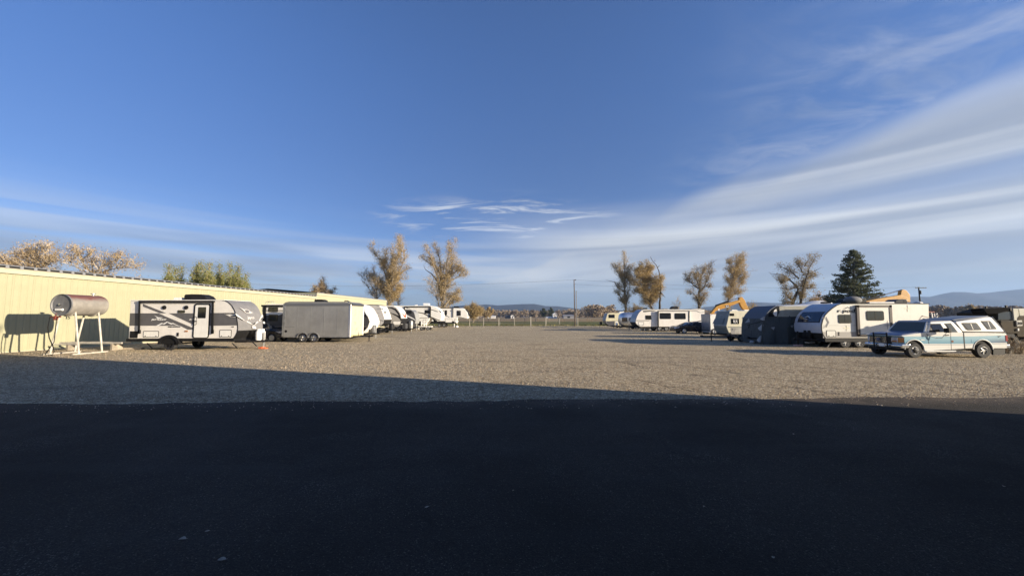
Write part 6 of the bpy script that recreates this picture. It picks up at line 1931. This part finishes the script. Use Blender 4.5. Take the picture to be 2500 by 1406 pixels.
auto_tree('small round pinkish bare tree peeking over the roof of the yellow buildings', 786, 118, 13.6, 3.4, 'rust', 31, .5, 24, .2, None, 1.6, .25, 'bare_tree', twigs=8, twig=PINKT, bark=TWIG)

RG = 'tall trees behind the right row'
limb_tree('tall half-dead tree with bare top, leftmost behind the right row', 122,
          [ZE(540, 990, 525, 800, 515, 600, 520, 400, 515, 130), ZE(525, 700, 440, 640, 420, 580), ZE(515, 350, 475, 180), ZE(520, 330, 580, 170), ZE(430, 640, 370, 540, 250, 510), ZE(530, 620, 430, 450, 430, 300),
           ZE(540, 560, 600, 420, 590, 320), ZE(535, 760, 590, 640, 600, 540), ZE(520, 860, 450, 760, 430, 680), ZE(530, 640, 460, 420, 450, 360), ZE(545, 900, 480, 820), ZE(540, 860, 580, 760), ZE(525, 520, 560, 400)],
          'tan', .85, 1.9, .5, 41, group=RG, bare=(2, 3, 4), twigs=6, twig=TWIG, bark=BARK, start=.1)
limb_tree('dense golden tree between the half-dead tree and the bare snag', 120,
          [ZE(930, 935, 880, 820, 820, 680), ZE(820, 680, 740, 600, 620, 490), ZE(870, 800, 830, 600, 810, 450, 770, 300), ZE(820, 600, 900, 400, 930, 320), ZE(930, 850, 960, 700, 1000, 560, 1040, 500), ZE(940, 860, 1000, 700, 1060, 640),
           ZE(850, 740, 760, 700, 690, 690), ZE(820, 560, 740, 470, 690, 430), ZE(815, 470, 860, 360, 850, 280), ZE(880, 780, 930, 620, 950, 500), ZE(830, 620, 870, 500), ZE(900, 880, 840, 820, 810, 780), ZE(800, 440, 720, 380), ZE(950, 720, 1010, 640), ZE(900, 860, 960, 790, 1010, 760)],
          'gold', 1.9, 2.1, .55, 42, group=RG, twigs=7, start=.2)
limb_tree('leafless curved snag with a broken crown beside the dense golden tree', 119,
          [ZE(1040, 940, 1055, 700, 1060, 500, 1030, 380, 990, 290, 920, 200, 905, 160), ZE(1058, 520, 1075, 465), ZE(1000, 330, 1040, 290), ZE(960, 240, 965, 215), ZE(1055, 700, 1110, 770)],
          'olive', 0, .8, .5, 43, bark=DARKBARK, group=RG, bare=(0, 1, 2, 3, 4), name='dead_tree', start=.6)
limb_tree('bare forked tree leaning right with leafy foot, left of the arched excavator boom', 122,
          [ZE(1630, 945, 1630, 700, 1640, 600, 1660, 450, 1740, 320), ZE(1640, 700, 1730, 600, 1770, 480, 1830, 340, 1870, 250), ZE(1630, 640, 1540, 560, 1450, 450), ZE(1640, 660, 1560, 500, 1500, 400), ZE(1640, 640, 1600, 480, 1620, 330),
           ZE(1760, 520, 1800, 420, 1790, 300), ZE(1650, 900, 1560, 760, 1500, 700), ZE(1650, 880, 1720, 780), ZE(1640, 860, 1580, 780), ZE(1740, 600, 1780, 620), ZE(1560, 560, 1470, 530), ZE(1650, 480, 1700, 360), ZE(1640, 820, 1690, 730)],
          'tan', .42, 2.2, .6, 44, group=RG, twigs=7, bark=DARKBARK, twig=TWIGG, start=.1)
limb_tree('upright golden tree above the arched excavator boom', 122,
          [ZF(850, 760, 880, 600, 930, 400, 960, 270, 960, 150), ZF(895, 540, 820, 420), ZF(930, 420, 1100, 340, 1200, 330), ZF(880, 690, 960, 620, 1050, 600), ZF(930, 430, 1040, 250, 1080, 160), ZF(900, 550, 1000, 480, 1090, 420),
           ZF(945, 330, 870, 240, 900, 180), ZF(950, 300, 1020, 200, 1010, 150), ZF(890, 600, 1000, 560, 1060, 500), ZF(930, 420, 850, 320), ZF(870, 660, 810, 580), ZF(900, 540, 960, 430), ZF(960, 400, 1100, 260), ZF(870, 700, 820, 660)],
          'gold', .85, 1.9, .5, 45, group=RG, bare=(2,), twigs=7, start=.12)
limb_tree('dark twisted tree with bare spreading limbs behind the cloth-covered trailer', 96,
          [ZG(630, 770, 650, 700, 700, 590, 600, 480, 520, 420, 400, 420), ZG(720, 770, 720, 600, 740, 450, 760, 330, 790, 250), ZG(690, 560, 560, 600, 520, 560, 490, 480), ZG(700, 470, 620, 380, 510, 330), ZG(750, 430, 840, 400, 930, 350),
           ZG(640, 720, 560, 660, 520, 600), ZG(740, 500, 800, 470, 860, 440), ZG(750, 400, 690, 320, 650, 290), ZG(640, 740, 560, 740), ZG(720, 640, 800, 580, 860, 560), ZG(600, 480, 540, 500), ZG(730, 560, 760, 520), ZG(725, 700, 760, 660)],
          'olive', .75, 1.7, .6, 46, group=RG, twigs=6, bark=DARKBARK, twig=TWIGG, bare=(0, 4), start=.1)
auto_tree('round russet bush behind the dark twisted tree, left of the big pine', 1999, 98, 7.6, 3.6, 'rust', 47, .9, 14, .15, RG, 1.6, .25, 'bush', twigs=6)
auto_tree('low tan bush at the tip of the arched excavator boom', 1838, 110, 5.2, 3.0, 'tan', 48, .9, 12, .15, RG, 1.4, .2, 'bush', twigs=6)
auto_tree('thin pale sapling behind the roof of the long white trailer', 1655, 150, 9.6, 2.0, 'tan', 49, .1, 7, .2, RG, 1.6, .14, 'sapling', twigs=3)
auto_tree('small olive round tree just left of the navy nosed trailer', 1550, 190, 7.6, 4.4, 'olive', 50, 1.2, 14, .15, RG, 1.8, .25, 'small_tree', twigs=6)
auto_tree('round golden bush beyond the last fifth wheel trailer', 1156, 128, 5.8, 2.7, 'tan', 51, 1.3, 18, .12, CG, 1.6, .25, 'bush', twigs=7)

# trees behind the yellow building
LG = 'trees behind the long yellow building'
limb_tree('broad russet half-bare tree over the near end of the yellow roof', 62,
          [ZA(330, 500, 340, 360, 380, 250, 390, 130), ZA(340, 380, 250, 260, 200, 150), ZA(330, 400, 180, 290, 60, 240), ZA(340, 360, 450, 260, 470, 160), ZA(345, 390, 520, 290, 590, 150), ZA(330, 420, 120, 350, 20, 290), ZA(350, 400, 500, 340, 640, 300), ZA(330, 430, 230, 350, 160, 330),
           ZA(345, 330, 300, 200, 260, 120), ZA(360, 300, 420, 180, 520, 140), ZA(330, 420, 60, 310, -40, 270), ZA(345, 400, 430, 330, 560, 240), ZA(340, 380, 300, 300, 240, 200), ZA(345, 430, 420, 380, 560, 370), ZA(200, 400, 100, 330, 60, 300), ZA(260, 420, 150, 370, 90, 360)],
          'rust', .42, 1.6, .42, 61, group=LG, twigs=5, start=.3, leafsz=.08, twig=PINKT, fill=1)
limb_tree('wide low-limbed russet tree right of the broad one over the yellow roof', 62,
          [ZA(960, 520, 950, 430, 900, 360, 840, 290, 810, 180), ZA(950, 430, 830, 350, 690, 290), ZA(980, 440, 1120, 370, 1240, 350, 1330, 350, 1390, 310), ZA(900, 370, 860, 260, 760, 180, 700, 150), ZA(970, 430, 1050, 300, 1000, 190), ZA(1130, 370, 1180, 280, 1240, 240), ZA(950, 420, 940, 280, 900, 170),
           ZA(1050, 390, 1100, 300, 1080, 260), ZA(1240, 350, 1300, 280, 1370, 300), ZA(860, 280, 960, 220, 1000, 190), ZA(960, 450, 1080, 430, 1160, 430), ZA(1180, 290, 1220, 230), ZA(840, 330, 780, 290, 740, 220)],
          'rust', .34, 1.15, .36, 62, group=LG, twigs=5, start=.3, leafsz=.08, twig=PINKT, fill=1)
auto_tree('small bare treetop just showing past the wide low-limbed tree', 328, 75, 9.6, 1.6, 'rust', 63, .3, 8, .3, LG, 1.4, .2, 'bare_tree')
PG = 'yellow green poplars behind the long yellow building'
for i, (px, top, H_, sp, lab) in enumerate(((405, 651, 0, 1.2, 'slim yellow green poplar, leftmost of the poplars'), (436, 656, 0, 1.5, 'short yellow green poplar, second from the left'), (478, 645, 0, 2.0, 'tallest yellow green poplar with an open top'), (506, 650, 0, 1.0, 'slim poplar leaning on the tallest one'),
                                           (529, 654, 0, 1.0, 'narrow yellow green poplar with a gap to its left'), (556, 651, 0, 1.8, 'broad yellow green poplar right of the narrow one'), (578, 656, 0, 1.5, 'yellow green poplar with pale stem showing'), (597, 676, 0, 1.2, 'shortest yellow green poplar, rightmost of the poplars'))):
    Yp = 92 + 3 * (i % 3)
    Hh = W(px, top, Yp)[1]
    auto_tree(lab + ' behind the yellow building', px, Yp, Hh, sp, 'green', 70 + i, .85, 11, .3, PG, 1.15, .22, 'poplar_tree', leafsz=.11, twigs=6, up=1.1, start=.38)


# the big pine
def pine(label, px_base, px_top, Y, seed):
    r = np.random.RandomState(seed); rr = random.Random(seed)
    H = W(*px_top, Y)[1]
    x0, x1 = W(px_base, 760, Y)[0], W(*px_top, Y)[0]
    t = T('pine_tree', label, 'tree', (x0, Y, 0), RG, Y)
    ax = lambda z: Vector((x0 + (x1 - x0) * z / H, Y, z))
    tk_ = MB().tube([ax(H * f) for f in (0, .2, .4, .6, .8, 1.)], [.42, .36, .28, .19, .1, .03], 8)
    C = []
    z = H * .10
    br = MB()
    while z < H * .985:
        f = z / H
        Rm = (7.0 * (1 - f) ** .72 + .2) * (.72 if f < .12 else 1)
        for k in range(rr.randint(5, 7)):
            a = rr.uniform(0, 6.283)
            ln = Rm * rr.uniform(.62, 1.08)
            d = Vector((math.cos(a), math.sin(a), 0))
            p0 = ax(z)
            tip = p0 + d * ln + Vector((0, 0, ln * rr.uniform(-.05, .22)))
            mid = p0 + d * ln * .5 + Vector((0, 0, -ln * rr.uniform(.02, .10)))
            br.tube([p0, mid, tip], [.07 * (1 - f) + .02, .04, .015], 4, False)
            side = Vector((-d.y, d.x, 0))
            nt_ = max(3, int(ln * 3.2))
            for j_ in range(nt_):
                g_ = .30 + .70 * (j_ + rr.random()) / nt_
                c = (p0.lerp(mid, g_ * 2) if g_ < .5 else mid.lerp(tip, g_ * 2 - 1)) + side * rr.uniform(-1, 1) * ln * .20 * (1.2 - g_ * .5) + Vector((0, 0, rr.uniform(-.05, .28)))
                for _ in range(14):
                    C.append(c + Vector((rr.gauss(0, .20), rr.gauss(0, .20), rr.gauss(0, .13))))
        z += H * .028
    t.mesh('trunk', tk_, DARKBARK, None, 0, True)
    t.mesh('branches', br, DARKBARK)
    quad_obj('crown', quads(np.array([tuple(c) for c in C]), .13, r), LF['pine'], t.root, t.o)


pine('big dark green pine rising behind the right row, left of the crossarm pole', 2083, (2083, 609), 80, 5)

# far woods: one mass beyond the fields
def woods():
    r = np.random.RandomState(9)
    C, K = [], []
    for (xa, xb, Y0, Y1, n, h0, h1) in ((1165, 1460, 620, 760, 150, 9, 15), (1425, 1500, 430, 480, 26, 11, 16), (1400, 1740, 640, 760, 120, 9, 14), (1700, 2060, 520, 640, 90, 6, 10), (2240, 2600, 300, 420, 120, 8, 12), (2600, 3400, 300, 420, 90, 8, 13), (300, 1165, 620, 800, 170, 8, 14), (-700, 300, 500, 700, 120, 9, 14)):
        for _ in range(n):
            px = r.uniform(xa, xb); Y = r.uniform(Y0, Y1)
            x = (px - 1250) / FPX * Y
            h = r.uniform(h0, h1); w_ = h * r.uniform(.28, .48)
            m = 170
            z = h * (.12 + .88 * r.rand(m) ** .8)
            rad = w_ * np.sqrt(np.clip(1 - ((z / h - .5) / .56) ** 2, .04, 1)) * r.rand(m) ** .5
            a = r.rand(m) * 6.283
            C.append(np.stack([x + rad * np.cos(a), Y + rad * np.sin(a), z], 1))
    C = np.concatenate(C)
    def f(n, b, t, L):
        a = n.noise(t, .055, 3, .6)
        c = n.ramp(a, [(.30, (.17, .14, .10)), (.45, (.32, .255, .18)), (.55, (.40, .32, .23)), (.66, (.46, .345, .18)), (.78, (.26, .21, .15))])
        c = n.mix(n.sm(n.noise(t, .9, 2, .5), .42, .6, 0, .6), c, (.14, .11, .085))
        L.new(c, b.inputs['Base Color']); b.inputs['Roughness'].default_value = .9; b.inputs['Specular IOR Level'].default_value = .1
    tag(quad_obj('far_woods', quads(C, .85, r), ground_mat('autumn_woods', f), None, (0, 0, 0)), kind='stuff')


woods()
for i, (px, H_, sp, lf, Y, lab) in enumerate(((1195, 11.5, 4.0, 'gold', 420, 'golden round tree left of the far white sheds'), (1186, 7.0, 4., 'tan', 400, 'small pale tree beside the far golden tree'), (1327, 11., 3.6, 'pine', 480, 'dark evergreen left of the far two-storey house'), (1345, 12.5, 3.2, 'pine', 500, 'dark evergreen just behind the far two-storey house'), (2370, 8.6, 4.2, 'olive', 260, 'olive green tree in the far woods above the pickup cap'))):
    auto_tree(lab, px, Y, H_, sp, lf, 90 + i, 1.0, 12, .12, None, 2.6, .3, 'far_tree', leafsz=.42, twigs=4, start=.12)


# far houses
def house(name, label, px0, px1, Y, hw, hr, wallm, roofm, D=8, gable='side', wins=()):
    x0, x1 = W(px0, 770, Y)[0], W(px1, 770, Y)[0]
    t = T(name, label, 'house' if 'house' in name else 'building', ((x0 + x1) / 2, Y, 0), None, Y)
    t.mesh('wall', MB().box(x0, x1, Y, Y + D, 0, hw), wallm)
    if gable == 'side':
        t.mesh('roof', MB().xprism([(Y - .4, hw), (Y + D / 2, hr), (Y + D + .4, hw), (Y + D + .4, hw - .2), (Y - .4, hw - .2)], x0 - .4, x1 + .4), roofm)
    else:
        xm = (x0 + x1) / 2
        t.mesh('gable', MB().prism([(x0, hw), (x1, hw), (xm, hr)], Y + .01, Y + D), wallm)
        t.mesh('roof', MB().prism([(x0 - .5, hw - .2), (xm, hr + .25), (x1 + .5, hw - .2), (x1 + .5, hw - .45), (xm, hr), (x0 - .5, hw - .45)], Y - .4, Y + D + .4), roofm)
    for wx, wz, ww, wh in wins:
        xx = x0 + (x1 - x0) * wx
        f = t.mesh('window', MB().box(xx - ww / 2, xx + ww / 2, Y - .06, Y + .02, wz, wz + wh), BLACKTRIM)
        t.mesh('pane', MB().box(xx - ww / 2 + .1, xx + ww / 2 - .1, Y - .08, Y - .05, wz + .1, wz + wh - .1), GLASS, f)
    return t


HW, HR_ = M('house_white', (.74, .73, .70), .6, var=.04), M('house_roof', (.10, .095, .09), .8)
house('farm_house', 'far white two-storey farmhouse at the end of the field', 1350, 1360, 440, 4.9, 6.6, HW, HW, 8, 'front', ((.3, 3.2, 1.2, 1.1), (.75, 3.2, 1.2, 1.1), (.5, .9, 1.6, 1.4)))
house('garage', 'far white low wing beside the two-storey farmhouse', 1334, 1350, 442, 1.6, 2.2, HW, HW, 7)
house('barn', 'far long grey barn right of the two-storey farmhouse', 1376, 1401, 430, 2.8, 4.4, M('grey_barn', (.26, .26, .27), .6, var=.1), M('barn_roof', (.22, .22, .23), .6), 10, 'side', ((.5, .6, 3, 1.8),))
house('shed', 'far white gabled shed in front of the woods, with a dark roof beside it', 1247, 1255.5, 440, 2.6, 4.4, HW, HW, 8, 'front', ((.5, .5, 1.4, 1.6),))
house('farm_house', 'far dark-roofed low house left of the white gabled shed', 1233, 1247, 445, 2.2, 3.6, M('dim_wall', (.14, .14, .14), .7), HR_, 9)
house('shed', 'far white long shed, middle of the left group of sheds', 1191, 1209, 430, 2.0, 3.2, HW, HW, 8, 'side', ((.3, .5, 2, 1.1),))
house('shed', 'far small white shed, leftmost of the left group of sheds', 1158, 1168, 420, 1.6, 2.8, HW, HW, 7)


# ------------------------------------------------------------------ fences
POST = M('pale_fence_paint', (.40, .37, .30), .7, var=.15)
BRPOST = M('brown_post', (.24, .17, .11), .85, var=.2)
WIRE = M('fence_wire', (.30, .29, .27), .5, metal=.5)
ff = T('field_fence', 'wire fence on pale posts between the gravel yard and the green pasture', 'fence', (*G(1260, 796.5), 0), None, 83)
posts = [(1117, 795.5), (1146.5, 796.3), (1180.5, 796.8), (1217.2, 797), (1256, 797), (1296, 797.8), (1332.5, 797), (1364, 787), (1411, 797)]
W0 = []
for i, (px, py) in enumerate(posts):
    Y = 82.5 if py > 790 else 128.
    x = W(px, 790, Y)[0]
    th = .115 if i == 5 else .06
    hh = 2.05 if i == 5 else 1.75
    if px < 1350: W0.append((x, Y))
    ff.mesh('fence_post', MB().box(x - th, x + th, Y - th, Y + th, 0, hh).box(x - th * 1.15, x + th * 1.15, Y - th * 1.15, Y + th * 1.15, hh, hh + .04), POST)
xg = W(1220, 790, 82.5)[0]
ff.mesh('fence_post', MB().box(xg - .05, xg + .05, 82.6, 82.7, 0, 1.72), POST)
for h in (.35, .75, 1.15, 1.5):
    ff.mesh('fence_wire', MB().tube([(x, Y, h) for x, Y in [(-24, 82.5)] + W0 + [(13, 82.5)]], .012, 4), WIRE)
ff2 = T('rail_fence', 'brown post and rail fence across the far side of the green pasture', 'fence', (2, 146, 0), None, 146)
fx = []
for i, px in enumerate([1165, 1192, 1222, 1250, 1281, 1307, 1313, 1341, 1373, 1404, 1434, 1445, 1478, 1510]):
    Y = 146 + (i % 3) * .2
    x = W(px, 780, Y)[0]; fx.append((x, Y))
    ff2.mesh('fence_post', MB().tube([(x, Y, 0), (x, Y, 1.45)], .09, 6), BRPOST)
for h in (.75, 1.3): ff2.mesh('rail', MB().tube([(x, Y, h) for x, Y in fx], .035, 4), POST if h > 1 else BRPOST)
gt = T('gate', 'pale pipe gate frame on the green pasture left of the utility pole', 'gate', (W(1345, 785, 104)[0], 104, 0), None, 104)
gx0, gx1 = W(1333, 785, 104)[0], W(1366, 785, 104)[0]
for x in (gx0, gx1): gt.mesh('gate_post', MB().tube([(x, 104, 0), (x, 104, 1.6)], .08, 6), POST)
for h in (.45, .85, 1.2, 1.52): gt.mesh('gate_rail', MB().tube([(gx0, 104, h), (gx1, 104, h)], .03, 5), POST)

# ------------------------------------------------------------------ poles and lines
POLE = M('weathered_pole', (.10, .075, .055), .85, var=.3, vs=2)
up_ = T('utility_pole', 'tall weathered utility pole standing alone at the edge of the pasture', 'utility pole', (*G(1403.5, 797), 0), 'utility poles', 79)
ux, uy = G(1403.5, 797)
uz = W(1403, 682.5, uy)[1]
up_.mesh('pole', MB().tube([(ux, uy, 0), (ux - .05, uy, uz)], [.12, .09], 10), POLE)
up_.mesh('insulator', MB().tube([(ux, uy, uz - .15), (ux + .32, uy, uz - .12)], .05, 6).ball((ux + .3, uy, uz - .05), .08, .08, .12, 8, 6), BLACKTRIM)
up_.mesh('bracket', MB().tube([(ux, uy, uz - 1.), (ux + .2, uy, uz - .95)], .03, 5).tube([(ux, uy, uz - 2.4), (ux + .2, uy, uz - 2.35)], .03, 5), BLACKTRIM)
u2 = T('utility_pole', 'thinner short grey pole just right of the tall utility pole', 'utility pole', (W(1407.5, 790, 96)[0], 96, 0), 'utility poles', 96)
x2 = W(1407.5, 790, 96)[0]
u2.mesh('pole', MB().tube([(x2, 96, 0), (x2, 96, W(1407, 711, 96)[1])], [.13, .10], 8), M('grey_pole', (.20, .19, .18), .8))
u2.mesh('bracket', MB().tube([(x2, 96, W(1407, 713, 96)[1]), (x2 + .25, 96, W(1407, 710, 96)[1])], .04, 5), BLACKTRIM)
YT = 92
u3 = T('utility_pole', 'dark utility pole with crossarm and transformer left of the blue hills', 'utility pole', (W(2249, 780, YT)[0], YT, 0), 'utility poles', YT)
x3 = W(2249, 760, YT)[0]; z3 = W(2247, 701, YT)[1]
u3.mesh('pole', MB().tube([(x3, YT, 0), (x3 - .15, YT, z3)], [.17, .13], 8), BLACKTRIM)
ca, cb_ = W(2233, 703, YT), W(2260, 702, YT)
u3.mesh('crossarm', MB().box(ca[0], cb_[0], YT - .22, YT - .10, ca[1] - .07, ca[1] + .07), BLACKTRIM)
for q_ in (.04, .3, .72, .96):
    xx = ca[0] + (cb_[0] - ca[0]) * q_
    u3.mesh('insulator', MB().lathe((xx, YT - .16, ca[1] + .07), (0, 0, 1), [(.05, 0), (.06, .1), (.03, .18), (0, .2)], 8), STEEL)
tx_, tz_ = W(2244, 714, YT)
u3.mesh('transformer', MB().lathe((tx_, YT - .2, tz_ - .45), (0, 0, 1), [(0, 0), (.24, 0), (.24, .85), (.15, .92), (0, .92)], 12), BLACKTRIM)
WIREB = M('power_line', (.06, .06, .065), .6)


def cable(label, a, b, sag, rad=.016):
    pts = []
    for i in range(25):
        f = i / 24
        q_ = Vector(a).lerp(Vector(b), f)
        q_.z -= sag * 4 * f * (1 - f)
        pts.append(q_)
    o = (pts[12].x, pts[12].y, pts[12].z)
    tag(mesh_obj('power_line', MB().tube(pts, rad, 5), WIREB, None, o), label, 'power line', 'overhead lines')


cable('overhead line running left from the tall utility pole over the yellow roofs', (ux, uy, uz - .05), (-95, 100, 12.2), 1.7)
cable('overhead line running right from the tall utility pole to the crossarm pole', (ux, uy, uz - .05), (x3, YT - .16, ca[1] + .25), .9)
cable('second overhead line leaving the crossarm pole to the left, lower', (ux + .2, uy, uz - 1.), (x3 + .8, YT - .16, ca[1] + .2), 1.1, .013)

# ------------------------------------------------------------------ small things near the ground
DRYW = M('dry_weed', (.33, .26, .17), .9, var=.2)
for i, (px, Y, n, h, lab) in enumerate(((2445, 21.3, 60, 1.0, 'dry pale weed growing behind the tail of the pickup'), (2488, 21.0, 45, .8, 'dry weed under the 30 sign at the frame edge'), (2420, 21.6, 30, .6, 'low dry weed beside the pickup mud flap'))):
    rr = random.Random(200 + i)
    xx = W(px, 840, Y)[0]
    mb = MB()
    for _ in range(n):
        a, s_ = rr.uniform(0, 6.28), rr.uniform(.1, .55)
        hh = h * rr.uniform(.5, 1.1)
        p0 = Vector((xx + rr.gauss(0, .15), Y + rr.gauss(0, .12), 0))
        p1 = p0 + Vector((math.cos(a) * s_ * .4, math.sin(a) * s_ * .4, hh * .6))
        p2 = p0 + Vector((math.cos(a) * s_, math.sin(a) * s_, hh))
        mb.tube([p0, p1, p2], [.012, .009, .005], 3, False)
        for _k in range(2):
            e = p1 + Vector((rr.gauss(0, .15), rr.gauss(0, .15), rr.uniform(.05, .3)))
            mb.tube([p1, e], [.007, .004], 3, False)
    tag(mesh_obj('dry_weed', mb, DRYW, None, (xx, Y, 0)), lab, 'weed', 'dry weeds behind the pickup')
# scrubby tufts where the gravel meets the pasture
rs_ = np.random.RandomState(4)
Cq = []
for _ in range(2600):
    x = rs_.uniform(-24, 42); y = 84.3 + rs_.normal(0, .8) - max(0, x - 20) * .12
    h = rs_.uniform(.1, .4)
    Cq.append((x, y, h * .5))
tag(quad_obj('grass_tufts', quads(np.array(Cq), .12, rs_), GRN, None, (0, 0, 0)), kind='stuff')

LEAF = M('dry_leaf', (.28, .245, .19), .7, var=.3, vs=30)
for i, (px, py, sz, lab) in enumerate(((443, 1323, .085, 'curled pale leaf on the asphalt, larger of the two at lower left'), (540, 1374, .085, 'curled pale leaf lowest on the asphalt at lower left'), (505, 1302, .05, 'small dry leaf just right of the curled pale leaf'), (1042, 1243, .06, 'narrow pale leaf on the asphalt near the middle'),
                                      (1253, 1201, .03, 'tiny dry leaf at the middle of the asphalt'), (1720, 1241, .035, 'tiny dry leaf on the asphalt right of the middle'), (1940, 1063, .07, 'dry leaf on the upper asphalt below the pickup'), (2455, 1192, .06, 'dry leaf on the asphalt near the right edge'), (1890, 1367, .045, 'dry leaf low on the asphalt at right'))):
    x, y = G(px, py)
    sz *= .38
    rr = random.Random(300 + i)
    n = 7
    vs, fs = [], []
    for k in range(n):
        f = k / (n - 1)
        w_ = sz * .42 * math.sin(math.pi * min(1, f * 1.15 + .05)) ** .8 + .002
        zz = .018 + sz * .28 * math.sin(f * 5 + i) * .5 + sz * .15
        vs += [(x + (f - .5) * sz * 2, y + w_ * 1.6 + sz * f * .8, zz + w_ * .5), (x + (f - .5) * sz * 2, y + sz * f * .8, zz), (x + (f - .5) * sz * 2, y - w_ * 1.2 + sz * f * .8, zz + w_ * .3)]
    for k in range(n - 1):
        a = 3 * k
        fs += [(a, a + 3, a + 4, a + 1), (a + 1, a + 4, a + 5, a + 2)]
    tag(mesh_obj('fallen_leaf', MB().add(vs, fs), LEAF, None, (x, y, .012)), lab, 'leaf', 'fallen leaves on the asphalt')

# ------------------------------------------------------------------ the air
hz = bpy.data.materials.new('haze_air')
hz.use_nodes = True
hz.node_tree.nodes.clear()
pv = hz.node_tree.nodes.new('ShaderNodeVolumePrincipled')
pv.inputs['Color'].default_value = (.42, .62, 1, 1)
pv.inputs['Density'].default_value = 1.1e-4
pv.inputs['Anisotropy'].default_value = .2
oo = hz.node_tree.nodes.new('ShaderNodeOutputMaterial')
hz.node_tree.links.new(pv.outputs[0], oo.inputs['Volume'])
tag(mesh_obj('haze', MB().box(-7200, 7200, -3200, 7200, -3.2, 420), hz), kind='stuff')
